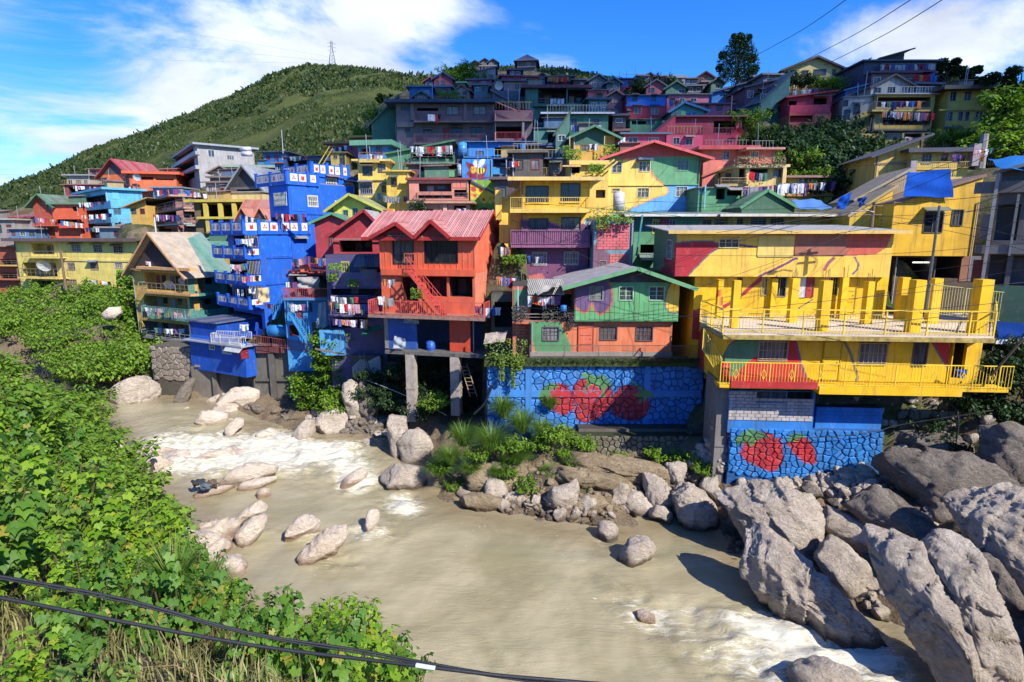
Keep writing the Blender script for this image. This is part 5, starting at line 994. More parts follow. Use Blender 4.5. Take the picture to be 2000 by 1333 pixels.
house('two tone house, bright blue above red, with dark shutters',1222,188,1299,232,82,(.50,.03,.05),depth=6,ext=4,paint=[(box_(1200,170,1320,206.5),(.01,.16,.60))],step=.25,roof=('flat',.12,.4),rcol=(.03,.07,.12),feats=[('W','f',ri(745,352,778,390),'p',(.03,.05,.1),0),('W','f',ri(895,352,920,388),'p',(.03,.05,.1),0),('W','f',ri(755,438,808,492),'s',(.5,.35,.35),1),('W','f',ri(890,440,940,495),'s',(.5,.35,.35),1),('W','f',ri(705,480,715,500),'p',(.5,.3,.3),0),('S','f',(1222,205,1299,208),.15,(.01,.12,.50))])
house('green shack with car bonnet pieces under the blue and red house',1230,234,1300,258,79,(.08,.24,.13),depth=5,ext=4,roof=('flat',.1,.2),rcol=(.12,.12,.1),feats=[('O','f',ri(735,545,850,575),1.5,(.2,.2,.22)),('W','f',ri(855,540,915,572),'p',(.1,.1,.1),0)])
house('teal cottage with a blue low gable roof',1310,215,1376,242,76,(.05,.24,.24),depth=6,ext=4,roof=('gyc',.9,.5,(.04,.20,.38),.35,(.05,.22,.26)),rcol=(.04,.18,.36),feats=[('W','f',ri(1160,485,1195,525),'p',(.02,.14,.5),3),('W','f',ri(1210,485,1230,520),'p',(.02,.14,.5),3),('P','f',ri(1120,470,1155,535),(.12,.40,.16))])
house('long dusty pink house with a row of washing on its wall',1302,186,1384,210,86,(.50,.14,.20),depth=6,ext=4,roof=('flat',.12,.4),rcol=(.10,.20,.24),grid=(1,4,'p'))
house('dusky pink cottage with two dark windows right of the teal cottage',1352,203,1428,228,80,(.46,.12,.20),depth=6,ext=4,roof=('shed',.6,.4,(.16,.06,.10)),rcol=(.2,.12,.14),feats=[('W','f',ri(1310,420,1335,460),'p',(.08,.04,.06),0),('W','f',ri(1398,425,1440,462),'p',(.08,.04,.06),0)])
house('blue cottage with a slanting roof below the tall tree',1390,180,1440,198,92,(.03,.18,.48),depth=6,ext=4,roof=('gyc',.8,.5,(.04,.10,.2),.75,(.03,.18,.48)),rcol=(.06,.12,.2),grid=(1,3,'p'))
house('blue and red narrow house on the ridge',1212,156,1246,186,108,(.40,.03,.06),depth=6,ext=5,paint=[(box_(1200,158,1250,170),(.02,.12,.45))],step=.5,roof=('flat',.2,.5),rcol=(.03,.10,.34),grid=(2,3,'p'))
house('bare concrete house with two square windows on the ridge',1303,153,1338,167,112,(.30,.28,.28),depth=6,ext=5,roof=('flat',.5,.2),rcol=(.32,.30,.30),feats=[('W','f',ri(1030,220,1060,244),'p',(.12,.1,.12),3),('W','f',ri(1098,212,1125,242),'p',(.12,.1,.12),3)])
MINI=[(1246,150,1262,172,115,(.12,.18,.24),(.16,.10,.12),'flat',1,2,'slate blue ridge house right of the blue and red house'),(1258,148,1278,166,118,(.10,.10,.14),(.10,.16,.30),'gy',1,1,'tiny ridge house with a pointed blue patched roof'),(1280,150,1303,168,116,(.26,.10,.08),(.34,.16,.10),'shed',1,2,'rusty brown ridge shack beside the concrete house'),(1185,160,1211,190,104,(.08,.14,.18),(.06,.14,.18),'gy',2,2,'dim teal ridge house left of the blue and red house'),(1300,172,1340,188,98,(.08,.20,.14),(.08,.16,.12),'gy',1,2,'low green ridge cottage in front of the concrete house'),(1340,168,1372,184,102,(.14,.12,.16),(.14,.20,.24),'shed',1,2,'grey ridge shack right of the green cottage'),(1372,162,1402,182,104,(.22,.12,.10),(.22,.16,.14),'flat',1,3,'brown ridge shack left of the tall tree'),(1418,178,1452,196,92,(.03,.07,.14),(.05,.07,.10),'shed',1,2,'dark navy shack in front of the tall tree'),(1440,166,1482,190,88,(.04,.10,.16),(.06,.08,.12),'slx',1,2,'dark blue house with a steep roof under the tall tree'),(1490,148,1532,172,84,(.16,.14,.18),(.12,.12,.14),'flat',1,2,'grey open terrace house below the yellow ridge house'),(1436,196,1500,216,82,(.40,.10,.12),(.50,.16,.14),'slx',1,3,'low house with a faded red sloping roof'),(800,172,842,196,100,(.02,.12,.40),(.05,.12,.26),'flat',1,3,'bright blue house at the left end of the upper rows'),(810,186,836,200,94,(.05,.16,.20),(.05,.16,.16),'gy',1,1,'low teal gable shack under the bright blue house'),(848,153,884,172,112,(.30,.05,.10),(.06,.09,.20),'gy',1,3,'dark red house with a blue gable on the left ridge'),(852,172,880,196,104,(.12,.12,.18),(.10,.20,.30),'flat',2,2,'slate terrace house under the dark red gable house'),(886,164,908,178,114,(.10,.24,.20),(.10,.26,.20),'flat',1,2,'pale green box house between two ridge houses'),(888,176,916,190,108,(.36,.28,.26),(.28,.14,.10),'gy',1,2,'small house with a brown gable below the pale green box'),(912,144,968,158,120,(.26,.24,.32),(.16,.20,.30),'slx',1,4,'long lilac grey house with white windows on the ridge'),(914,158,960,170,116,(.20,.08,.14),(.16,.10,.16),'flat',1,4,'dim purple lower storey beneath the lilac grey house'),(980,150,1048,166,110,(.26,.05,.10),(.24,.05,.10),'flat',1,4,'long maroon open terrace on the ridge'),(995,138,1018,149,125,(.10,.08,.14),(.12,.10,.16),'flat',1,2,'small dim purple house above the maroon terrace'),(918,125,938,134,165,(.12,.11,.13),(.06,.06,.09),'gy',1,2,'left dark villa on the hilltop'),(938,120,956,132,168,(.12,.11,.13),(.06,.06,.09),'gy',1,2,'hilltop villa with the highest pointed gable'),(954,121,972,132,166,(.14,.13,.14),(.07,.07,.10),'gy',1,2,'right gabled villa of the hilltop cluster'),(940,131,966,138,150,(.50,.40,.36),(.20,.18,.18),'flat',1,3,'pale terrace wall below the hilltop villas'),(1010,121,1046,132,160,(.12,.11,.14),(.05,.05,.08),'hip',1,4,'dark square hilltop house with a pyramid roof'),(1068,152,1116,160,118,(.10,.07,.10),(.14,.10,.12),'flat',1,4,'low dark shack row with red washing on the ridge'),(1120,158,1150,172,110,(.14,.07,.08),(.14,.08,.10),'flat',1,3,'dim brown ridge row behind the dark veranda'),(1150,156,1186,176,106,(.10,.14,.16),(.10,.18,.20),'gy',1,2,'dark grey green gable house at the end of the hilltop scrub'),(985,160,1048,178,100,(.26,.16,.20),(.10,.08,.12),'flat',1,4,'mauve house with washing below the maroon terrace'),(1186,186,1216,232,84,(.12,.09,.12),(.14,.10,.12),'gy',2,1,'leaning dark shack between the pink box and the blue and red house'),(1186,180,1206,205,90,(.40,.10,.16),(.20,.12,.16),'gy',1,1,'tiny pink gabled house behind the leaning shack'),(1196,228,1222,262,72,(.12,.10,.11),(.14,.12,.12),'flat',2,1,'dark cluttered gap house beside the green house'),(560,330,600,352,88,(.22,.20,.18),(.25,.24,.22),'flat',1,3,'drab shack half hidden behind the emblem parapet'),(412,348,452,372,94,(.16,.13,.12),(.22,.18,.15),'flat',1,3,'dim brown shack under the sage green house'),(404,356,448,384,90,(.30,.26,.22),(.26,.20,.14),'shed',1,3,'beige shack behind the mustard frame'),(300,368,352,386,104,(.10,.26,.44),(.2,.24,.28),'flat',1,3,'light blue wall behind the brown terraces'),(640,282,700,300,86,(.34,.10,.07),(.42,.22,.08),'flat',1,3,'orange railed rooftop terrace above the ochre house'),(690,270,735,288,80,(.36,.06,.10),(.50,.38,.06),'flat',1,2,'red roofed terrace house with yellow rails'),(1036,286,1092,330,64,(.07,.08,.14),(.05,.08,.16),'flat',2,2,'deep blue shadowy house beside the blue veranda'),(1000,300,1060,345,60,(.12,.10,.08),(.14,.12,.1),'flat',1,2,'shadowy wooden storey above the yellow picture window house'),(966,352,1000,400,55,(.12,.08,.08),(.14,.1,.1),'flat',1,1,'dark brick sliver left of the yellow picture window house'),(830,158,852,172,122,(.08,.10,.20),(.30,.08,.08),'gy',1,2,'small navy house with a red roof at the left end of the ridge'),(898,150,914,164,126,(.30,.12,.10),(.20,.10,.08),'shed',1,2,'tiny brick red house peeping over the pale green box'),(926,168,962,182,108,(.09,.20,.24),(.14,.16,.18),'flat',1,3,'teal grey row house under the dim purple storey'),(866,190,900,204,96,(.28,.20,.10),(.24,.12,.08),'shed',1,2,'ochre shack with a rusty roof behind the grey brown building'),(960,166,990,182,104,(.34,.08,.12),(.10,.10,.14),'gy',1,2,'rose gabled cottage above the grey stair house'),(1048,150,1070,162,128,(.08,.10,.18),(.20,.08,.06),'gy',1,1,'narrow blue grey gable on the hilltop scrub edge'),(1096,148,1120,160,122,(.24,.20,.20),(.12,.16,.20),'shed',1,2,'dun shack on the hilltop right of the red washing'),(1150,196,1186,216,76,(.06,.18,.20),(.05,.12,.14),'flat',1,2,'teal base storey under the pink box house'),(1262,168,1300,186,100,(.36,.09,.12),(.08,.10,.16),'gy',1,2,'dull rose gable house behind the blue and red house'),(1338,154,1362,168,116,(.08,.14,.20),(.32,.12,.08),'shed',1,2,'small blue grey house right of the concrete house'),(1362,150,1392,164,118,(.30,.10,.07),(.22,.10,.08),'gy',1,2,'rust red cottage on the skyline left of the tall tree'),(1388,160,1412,180,100,(.10,.20,.14),(.08,.14,.12),'gy',1,1,'dark green gable shack below the skyline cottage'),(1440,214,1472,234,78,(.10,.22,.18),(.30,.12,.10),'shed',1,2,'sea green shack with a rusty lean-to left of the teal plank house'),(1474,150,1500,166,90,(.36,.34,.33),(.40,.38,.36),'shed',1,2,'pale grey open terrace with a white parapet on the ridge slope'),(1500,176,1530,196,80,(.30,.06,.10),(.10,.10,.12),'flat',1,2,'wine red storey wedged above the teal plank house'),(1650,176,1690,196,77,(.04,.16,.40),(.05,.18,.42),'slx',1,2,'bright blue lean-to beside the pale grey corner wall'),(1664,150,1702,172,80,(.08,.10,.16),(.06,.08,.12),'shed',1,2,'inky blue house between the yellow ridge house and the high stack'),(1782,146,1818,166,79,(.34,.12,.06),(.08,.07,.08),'flat',1,2,'burnt orange room at the right of the navy storey'),(1784,166,1832,188,75,(.07,.08,.13),(.10,.10,.14),'flat',1,3,'dim storey right of the pale grey gabled house'),(1376,242,1400,262,71,(.40,.06,.10),(.24,.08,.08),'shed',1,1,'little crimson shack right of the teal cottage'),(1300,242,1320,262,72,(.10,.22,.16),(.16,.2,.18),'flat',1,1,'little green shack in the gap left of the maroon gable'),(1206,258,1222,292,68,(.16,.12,.12),(.3,.14,.1),'flat',2,1,'thin dark brown house between the green and the rose house'),(740,262,776,292,82,(.10,.24,.28),(.12,.22,.18),'shed',1,2,'dim teal lean-to left of the grey brown building'),(600,312,650,330,90,(.28,.26,.24),(.34,.18,.12),'shed',1,3,'drab house with a rusty roof behind the rooftop washing'),(538,318,566,338,94,(.10,.20,.40),(.30,.14,.1),'shed',1,2,'blue shack behind the topmost emblem parapet'),(430,372,452,392,86,(.42,.30,.12),(.32,.16,.1),'gy',1,1,'small ochre gable between the brown and cream houses'),(176,330,206,346,124,(.30,.12,.09),(.24,.12,.1),'shed',1,2,'small brick shack left of the orange gabled house'),(320,330,346,346,122,(.34,.12,.09),(.36,.2,.15),'shed',1,2,'rusty shack against the left side of the grey block'),(20,448,70,466,96,(.10,.20,.34),(.3,.28,.26),'flat',1,3,'bluish low shack behind the long yellow house at the left'),(236,440,290,466,95,(.22,.12,.12),(.34,.26,.2),'shed',1,2,'dim brown hut behind the right end of the long yellow house'),(258,438,306,468,92.5,(.30,.20,.16),(.30,.16,.1),'shed',1,3,'tan hut with a rusty roof squeezed behind the gabled yellow house'),(196,446,240,468,91,(.14,.22,.26),(.3,.26,.22),'flat',1,2,'slate hut between the light blue house and the long yellow roof'),(1630,372,1662,400,60,(.34,.12,.07),(.4,.2,.1),'shed',1,2,'rust orange lean-to beyond the line of washing'),]
for(x0,yt,x1,yb,Y,c,rc,kd,rows,per,lab)in MINI:
 wm=(x1-x0)*Y/FP
 rf_={'flat':('flat',.25,.5),'gy':('gy',wm*.28,.5),'shed':('shed',.8,.5),'slx':('slx',wm*.2,.4),'hip':None}[kd]
 hh=house(lab,x0,yt,x1,yb,Y,c,rcol=rc,roof=rf_,depth=6,ext=6,yaw=random.uniform(-8,8),grid=(rows,per,'p'))
 if kd=='hip':
  w,d,Hh,o=hh.w,hh.d,hh.H,.9
  MB().add([(-o,-o,Hh),(w+o,-o,Hh),(w+o,d+o,Hh),(-o,d+o,Hh),(w/2,d/2,Hh+2.6)],[(0,1,4),(1,2,4),(2,3,4),(3,0,4),(3,2,1,0)]).build('roof',M_roof(rc),hh.root)
 if random.random()<.6 and wm>3.5:feature(hh,('S','f',(x0,yt+(yb-yt)*.9,x1,yb),.6,tuple(min(1,v*1.3)for v in c)),None)
house('pale yellow ridge house with a wavy roofline and four windows',1529,136,1641,162,84,(.60,.48,.18),yaw=-6,depth=7,ext=5,roof=('gyc',1.5,.6,(.06,.05,.06),.55,(.58,.46,.18)),rcol=(.08,.07,.08),feats=[('W','f',rj(340,212,382,256),'x',(.08,.07,.06),0),('W','f',rj(422,212,466,248),'x',(.08,.07,.06),0),('W','f',rj(506,205,592,242),'d',(.08,.07,.06),1),('W','f',rj(640,205,660,242),'p',(.2,.06,.05),0)])
house('blue green house with a slanting blue roof right of the yellow ridge house',1642,146,1690,180,82,(.08,.16,.20),yaw=-4,depth=6,ext=5,roof=('slx',1.8,.3),rcol=(.04,.18,.38),grid=(2,2,'p'))
house('dark rooftop pavilion with an upswept roof on the highest stack',1720,114,1765,124,80,(.05,.05,.06),depth=5,ext=3,roof=('slx',.8,.8),rcol=(.03,.03,.04),feats=[])
house('navy storey with a blue slanting sheet and a line of bright washing',1686,122,1828,146,77,(.05,.06,.12),depth=6,ext=3,roof=('flat',.2,.5),rcol=(.04,.06,.10),feats=[('O','f',(1728,128,1825,137),2,None),('B','f',(1722,124,1828,138),1.2,'bars',(.20,.03,.08),(.1,.08,.1))])
house('dim maroon storey half hidden under the navy storey',1700,144,1790,172,76,(.13,.07,.09),depth=6,ext=4,roof=('flat',.15,.4),rcol=(.08,.05,.08),grid=(1,4,'p'))
house('pale grey house with three dark windows and twin dark gables',1700,168,1784,186,74,(.34,.34,.32),depth=7,ext=4,roof=('gy',1.3,.4,(.05,.05,.06),(.30,.30,.29)),rcol=(.05,.05,.06),feats=[('W','f',rj(935,335,983,376),'p',(.05,.05,.06),0),('W','f',rj(1035,330,1085,372),'p',(.05,.05,.06),0),('W','f',rj(1138,326,1188,368),'p',(.05,.05,.06),0)])
house('pale grey corner wall with three small dark windows over a yellow base',1642,192,1702,250,72,(.36,.35,.33),yaw=-14,depth=7,ext=4,paint=[(T(3.636,1450,80,680,610,920,475,925,700,680,700),(.55,.42,.13))],step=.2,feats=[('W','f',rj(720,425,748,462),'p',(.05,.05,.06),0),('W','f',rj(792,456,832,518),'p',(.05,.05,.06),0),('W','f',rj(722,492,762,555),'p',(.05,.05,.06),0),('W','f',rj(828,570,858,624),'p',(.3,.15,.08),3)],roof=('flat',.12,.2),rcol=(.3,.3,.3))
house('yellow veranda house with a red chair and rows of washing on two floors',1703,186,1822,262,71,(.55,.42,.12),depth=7,ext=3,roof=('flat',.15,.4),rcol=(.35,.35,.36),feats=[('O','f',rj(925,400,1335,470),2.2,(.10,.05,.06)),('O','f',rj(1000,500,1340,600),2.2,(.05,.04,.05)),('B','f',rj(925,430,1340,490),1.0,'bars',(.55,.42,.14),(.14,.12,.1)),('B','f',rj(925,560,1340,630),1.1,'mesh',(.05,.05,.06),(.12,.1,.1)),('O','f',rj(940,630,990,650),1,None)])
house('yellow slatted lower storey on a steep slope with a dark window',1676,262,1764,300,69,(.52,.42,.12),yaw=-6,depth=6,ext=1,feats=[('W','f',rj(1005,660,1130,695),'d',(.05,.05,.05),0),('G','f',(1678,264,1762,298),.9,False,(.45,.36,.1))])
house('dark open room with a red cloth right of the slatted storey',1764,262,1812,290,69,(.06,.06,.07),depth=5,ext=2,roof=('flat',.1,.3),rcol=(.1,.1,.1),feats=[('O','f',(1768,264,1795,284),1.5,(.10,.09,.1)),('C','f',1802,262,290,.3,.3,(.40,.30,.1))])
hyb=house('tall mustard yellow three storey house standing at the right against the trees',1840,178,1940,282,70,(.60,.46,.10),yaw=-4,depth=('l',1822),ext=4,roof=('flat',.25,1.4,(.10,.08,.06)),rcol=(.10,.08,.07),feats=[('W','f',rj(1472,364,1518,428),'s',(.30,.28,.3),0),('W','f',rj(1578,362,1622,424),'s',(.34,.32,.4),1),('W','f',rj(1680,362,1726,422),'s',(.30,.28,.25),0),('W','f',rj(1445,508,1492,568),'s',(.42,.40,.4),1),('W','f',rj(1536,506,1562,566),'p',(.35,.2,.3),3),('W','f',rj(1584,506,1608,566),'p',(.2,.22,.25),0),('W','f',rj(1656,502,1704,562),'s',(.42,.40,.4),1),('W','f',rj(1438,632,1518,684),'x',(.16,.14,.1),1),('S','f',rj(1400,484,1770,494),.25,(.58,.44,.10)),('A','f',rj(1430,622,1530,632),.5,(.12,.1,.08))])
house('teal plank house stepping down the dark slope',1480,198,1538,250,76,(.05,.16,.15),yaw=16,depth=6,ext=3,roof=('slx',3.6,.3),rcol=(.05,.10,.12),feats=[('W','f',rj(180,500,210,540),'p',(.05,.05,.05),0),('W','f',rj(255,470,275,500),'p',(.05,.05,.05),0)])
house('crimson balcony house with a slanting red roof on the dark slope',1538,190,1624,222,74,(.42,.02,.05),yaw=-6,depth=6,ext=2,roof=('slx',.5,.5),rcol=(.42,.03,.05),feats=[('O','f',rj(322,428,385,480),1.5,None),('O','f',rj(505,408,600,465),1.5,None),('B','f',rj(335,455,622,510),1.0,'solid',(.45,.02,.06),(.45,.02,.06))])
house('brick orange storey with washing under the crimson balcony house',1540,222,1622,250,73,(.38,.09,.05),yaw=-5,depth=5,ext=2,feats=[('O','f',rj(330,530,500,580),1.2,(.20,.05,.04)),('P','f',rj(510,520,600,600),(.42,.12,.06)),('R','f',rj(330,580,500,612),.4,'mesh',(.3,.1,.1))])
house('bright blue timber base under the brick orange storey',1542,250,1612,268,73.5,(.02,.18,.55),yaw=-4,depth=4,ext=2)
house('dark red and grey terraces with rows of washing left of the crimson house',1455,170,1540,200,79,(.14,.05,.07),yaw=4,depth=6,ext=3,roof=('slx',1.4,.4),rcol=(.14,.12,.16),grid=(1,4,'p'))
house('ochre house with a dark roof and open upper rooms behind the tarpaulin house',1705,302,1790,355,52,(.62,.42,.10),yaw=-6,depth=6,ext=3,roof=('slx',1.3,.7),rcol=(.07,.07,.09),feats=[('P','f',(1707,318,1775,322),(.3,.2,.12),.06)])
house('yellow open gallery with barred window and washing right of the ochre house',1776,297,1892,345,51,(.62,.44,.10),yaw=-6,depth=6,ext=3,roof=('flat',.2,.6,(.06,.06,.08)),rcol=(.07,.07,.09),feats=[('W','f',rj(1275,805,1338,872),'g',(.3,.25,.2),0),('W','f',rj(1415,808,1455,850),'p',(.35,.1,.06),1),('W','f',rj(1490,800,1565,855),'d',(.45,.4,.3),1),('R','f',rj(1235,860,1610,905),.5,'bars',(.35,.28,.1)),('C','f',1783,315,352,.5,.5,(.34,.29,.28)),('C','f',1907,282,325,.3,.7,(.30,.25,.26))])
hty=house('large golden yellow wall with ragged blue tarpaulins and a torn tin roof',1735,395,1906,500,40,(.80,.46,.03),yaw=-9,depth=8,ext=.0,ground=False,paint=[(box_(1870,340,1906,520),(.62,.36,.03))],step=.4,roof=('slx',1.7,.1),rcol=(.30,.18,.12),feats=[('W','f',rb(682,52,803,180),'p',(.12,.10,.1),0),('W','f',rb(865,36,932,135),'d',(.10,.09,.08),0)])
house('dark open shop storey under the golden yellow wall with two bright lamps',1739,500,1912,572,40.6,(.10,.07,.05),yaw=-9,depth=7,ext=3,feats=[('O','f',rb(465,345,750,500),4,(.04,.04,.05)),('O','f',rb(760,340,915,480),3,(.05,.04,.04)),('P','f',rb(918,330,968,500),(.30,.13,.07),.05),('P','f',rb(972,335,1040,500),(.15,.15,.16),.05,'shutter')])
house('golden yellow lower left end of the tarpaulin house under a tin roof',1655,418,1736,470,43,(.70,.44,.05),yaw=-9,depth=6,ext=3,roof=('slx',1.9,.2),rcol=(.55,.42,.2),feats=[('W','f',rb(370,100,415,135),'p',(.1,.1,.1),0)])
house('weathered tin clad shed roof house left of the tarpaulins',1668,388,1770,420,46,(.42,.30,.16),yaw=-12,depth=6,ext=3,corr=True,roof=('slx',2.2,.2),rcol=(.50,.40,.26))
hdk=house('dark grey unfinished concrete house behind wires at the right edge',1912,335,2120,640,33.5,(.11,.10,.10),yaw=-34,depth=.9,ext=4,roof=('slx',1.2,.4),rcol=(.30,.26,.24),feats=[('O','f',(1922,400,1990,470),3,(.06,.055,.055)),('O','f',(1926,498,1965,560),3,(.10,.10,.10)),('O','f',(1975,500,2060,560),3,(.16,.08,.05)),('S','f',(1905,480,2120,497),.35,(.16,.15,.15)),('S','f',(1905,352,2120,375),.4,(.14,.12,.11)),('C','f',1950,340,640,.5,.16,(.30,.29,.28)),('C','f',1990,380,500,.4,.12,(.2,.2,.2)),('P','f',(1913,560,2100,640),(.06,.13,.09),.02)])
_perm=rng.random((64,64,64)).astype(np.float32)
def vnoise(P,s=1.0):
 Q=np.asarray(P,np.float64)*s;i=np.floor(Q).astype(int);f=Q-i;f=f*f*(3-2*f);r=0
 for a in(0,1):
  for b in(0,1):
   for c in(0,1):
    wv=(f[:,0]if a else 1-f[:,0])*(f[:,1]if b else 1-f[:,1])*(f[:,2]if c else 1-f[:,2])
    r=r+wv*_perm[(i[:,0]+a)&63,(i[:,1]+b)&63,(i[:,2]+c)&63]
 return r
def fbm(P,s=1.0,o=4,g=.5):
 r=0;a=1;t=0
 for k in range(o):r=r+a*vnoise(np.asarray(P)+17.3*k,s);t+=a;a*=g;s*=2.03
 return r/t
def sdist(X,Y,pl):
 D=np.full(X.shape,1e9)
 for(ax,ay),(bx,by)in zip(pl,pl[1:]):
  dx,dy=bx-ax,by-ay;t=np.clip(((X-ax)*dx+(Y-ay)*dy)/(dx*dx+dy*dy),0,1)
  D=np.minimum(D,np.hypot(X-ax-t*dx,Y-ay-t*dy))
 return D
def xy(px,py,z=0):
 p=atz(px,py,z);return(p.x,p.y)
SH_L=[(-140,70),(-95,62),(-60,55),xy(150,800),xy(222,835),xy(250,920),xy(345,985),xy(400,1090),xy(430,1200),(-5.5,18.2),(-1.5,15.6),(2,13),(9,9.5),(25,6),(70,-5)]
SH_R=[(-140,84),(-95,74),(-60,67),xy(225,783),xy(300,786),xy(390,792),xy(470,830),xy(560,862),xy(660,866),xy(765,880),xy(830,955),xy(900,1000),xy(1050,1030),xy(1170,1050),xy(1300,1020),xy(1400,1050),xy(1450,1120),xy(1560,1200),xy(1730,1240),xy(1850,1340),xy(1950,1450),(40,8),(80,0)]
RIVER=SH_L+SH_R[::-1];NEAR=SH_L+[(70,-80),(-200,-80),(-200,70)]
for x,y in SH_R:pass
LOWC=[(x,y,-.15)for x,y in SH_R]
def cpt(px,py,Y,dz=0):p=at(px,py,Y);LOWC.append((p.x,p.y,p.z+dz))
wp=lambda x,Y,py=740:at(x,py,Y)[:2]
WL=SH_R[:4]+[wp(296,57.5),wp(378,55),wp(500,53),wp(582,51.5),wp(625,50),wp(640,48.8),wp(745,48),wp(945,47.5),wp(950,36.9),wp(1378,36.9),wp(1395,32.5),wp(1420,31.6),wp(1740,31.6),wp(1990,31.5),(60,26),(110,5)]
LOWP=SH_R+WL[::-1]
for a in[(1100,850,35.8,-.3),(1300,852,35.8,-.3),(1000,860,36,-.3),(1120,935,32.6),(1300,950,32),(900,960,33.5),(960,1000,31.5),(1500,952,29.6,-.4),(1700,905,30,-.6),(1900,900,28.5,-.8),(1990,1000,24,-.8),(1990,1200,19,-1),(1950,1333,16,-1),(1760,1120,22.5,-1),(1600,1050,25.5,-.8),(1950,800,31,-.5),(2100,900,29),(2100,1200,18),(770,835,44.5),(850,765,44.5),(900,840,40.5),(700,790,46),(620,800,50),(520,760,53),(450,768,54),(380,760,54.5),(300,745,57),(1380,840,34.5,-.5),(1390,760,36,-1)]:cpt(*a)
HIG=len(LOWC)
for x,y in SH_R[:4]:LOWC.append((x,y,0));LOWC.append((x,y+2.5,1.5))
for a in[(100,600,74),(200,640,64),(280,680,60),(0,585,80),(-150,570,85),(40,640,70),(180,700,61),(1300,702,37.6,-.4),(1345,702,38,-.6),(1345,702,41,-1),(1200,702,38,-.4),(1300,702,41,-.5),(1390,700,37.5,-.8),(1500,270,69),(1560,290,66),(1620,300,63),(1660,330,58),(1700,300,64),(1480,240,74),(1600,340,60),(1800,295,68),(1900,290,68),(1980,230,66),(1990,300,60),(1950,330,58),(2200,250,66),(2200,420,45),(780,300,78),(740,330,70),(1460,300,66),(-200,500,110),(-200,450,130),(60,470,100),(20,440,120)]:cpt(*a)
_c=np.array(CTRL);CTH=np.concatenate([_c[~inpoly(_c[:,0],_c[:,1],LOWP)],np.array(LOWC[HIG:])]);CTL=np.array(LOWC[:HIG])
def town_z(X,Y,CT):
 sh=X.shape;X=X.ravel();Y=Y.ravel();out=np.empty(X.shape)
 for k in range(0,len(X),4000):
  x=X[k:k+4000,None];y=Y[k:k+4000,None]
  d2=(x-CT[None,:,0])**2+(y-CT[None,:,1])**2+.15
  wg=(1/d2)**2.4
  out[k:k+4000]=(wg*CT[None,:,2]).sum(1)/wg.sum(1)
 return out.reshape(sh)
def ground_z(X,Y):
 X=np.asarray(X,float);Y=np.asarray(Y,float)
 dL=sdist(X,Y,SH_L);dR=sdist(X,Y,SH_R);riv=inpoly(X,Y,RIVER);near=inpoly(X,Y,NEAR)
 low=inpoly(X,Y,LOWP);Z=np.where(low,town_z(X,Y,CTL),town_z(X,Y,CTH))
 P=np.stack([X.ravel(),Y.ravel(),X.ravel()*0],1);nz=(fbm(P,.28,4)-.5).reshape(X.shape)
 Z=Z+nz*.8*np.clip(dR/3,0,1)+low*np.clip(dR/1.5,0,1)*((fbm(P,1.1,3)-.5).reshape(X.shape)*1.3)
 st=np.interp(Y,[0,20,34,60],[1.15,1.0,.75,.60])
 Zn=np.minimum(dL*st,8.5+dL*.13)+nz*2.6*np.clip(dL/2,0,1)
 Z=np.where(near,Zn,Z)
 Zr=-1.3*np.clip(np.minimum(dL,dR)/2.0,0,1)
 return np.where(riv,Zr,Z)
az=np.radians(np.concatenate([np.linspace(-180,-60,40)[:-1],np.linspace(-60,60,360),np.linspace(60,180,40)[1:]]))
rad=np.concatenate([[.01],np.geomspace(1.5,14,41)[:-1],np.linspace(14,60,250)[:-1],np.geomspace(60,150,60),[175,210,260,330,420]])
AZ,RD=np.meshgrid(az,rad);GX=RD*np.sin(AZ);GY=RD*np.cos(AZ)
GZ=ground_z(GX,GY);GZ=np.where(RD>150,GZ.mean()*0+GZ[rad.searchsorted(149):rad.searchsorted(149)+1,:]*.95,GZ)
nA,nR=len(az),len(rad);I=np.arange(nA*nR).reshape(nR,nA)
F4=np.stack([I[:-1,:-1],I[:-1,1:],I[1:,1:],I[1:,:-1]],-1).reshape(-1,4)[:,::-1]
def M_ground():
 g=newmat('soil_and_scrub');P=g.pos();geo=g.n('ShaderNodeNewGeometry');sn=g.n('ShaderNodeSeparateXYZ');g.l(geo.outputs['Normal'],sn.inputs[0])
 soil=g.mix(g.mr(g.noise(1.2,6,.65,P),.35,.65),(.085,.062,.04),(.20,.155,.10))
 moss=g.mix(g.mr(g.noise(3,5,.6,P),.4,.6),(.035,.055,.015),(.07,.085,.03))
 sz=g.n('ShaderNodeSeparateXYZ');g.l(P,sz.inputs[0]);gv=g.mix(g.mr(g.noise(9,6,.7,P),.35,.65),(.085,.062,.038),(.24,.18,.115))
 col=g.mix(g.mr(g.noise(.5,5,.6,P),.42,.58),soil,moss)
 col=g.mix(g.mr(g.mth('ADD',sz.outputs[2],g.noise(.8,3,.5,P)),2.2,5,1,0),col,gv)
 g.finish(col,.95,g.bump(g.noise(6,8,.7,P),.9,.15),spec=.15);return g.m
gme=fast_mesh('ground',np.stack([GX,GY,GZ],-1).reshape(-1,3),F4,M_ground(),smooth=True)
tag(link('ground',gme),kind='structure')
def gzs(x,y):
 x=np.asarray(x,float);y=np.asarray(y,float);a=np.arctan2(x,y);r=np.hypot(x,y)
 i=np.clip(np.searchsorted(rad,r)-1,0,nR-2);j=np.clip(np.searchsorted(az,a)-1,0,nA-2)
 fr=np.clip((r-rad[i])/(rad[i+1]-rad[i]),0,1);fa=np.clip((a-az[j])/(az[j+1]-az[j]),0,1)
 return GZ[i,j]*(1-fr)*(1-fa)+GZ[i+1,j]*fr*(1-fa)+GZ[i,j+1]*(1-fr)*fa+GZ[i+1,j+1]*fr*fa
def gz(x,y):return float(gzs(x,y))
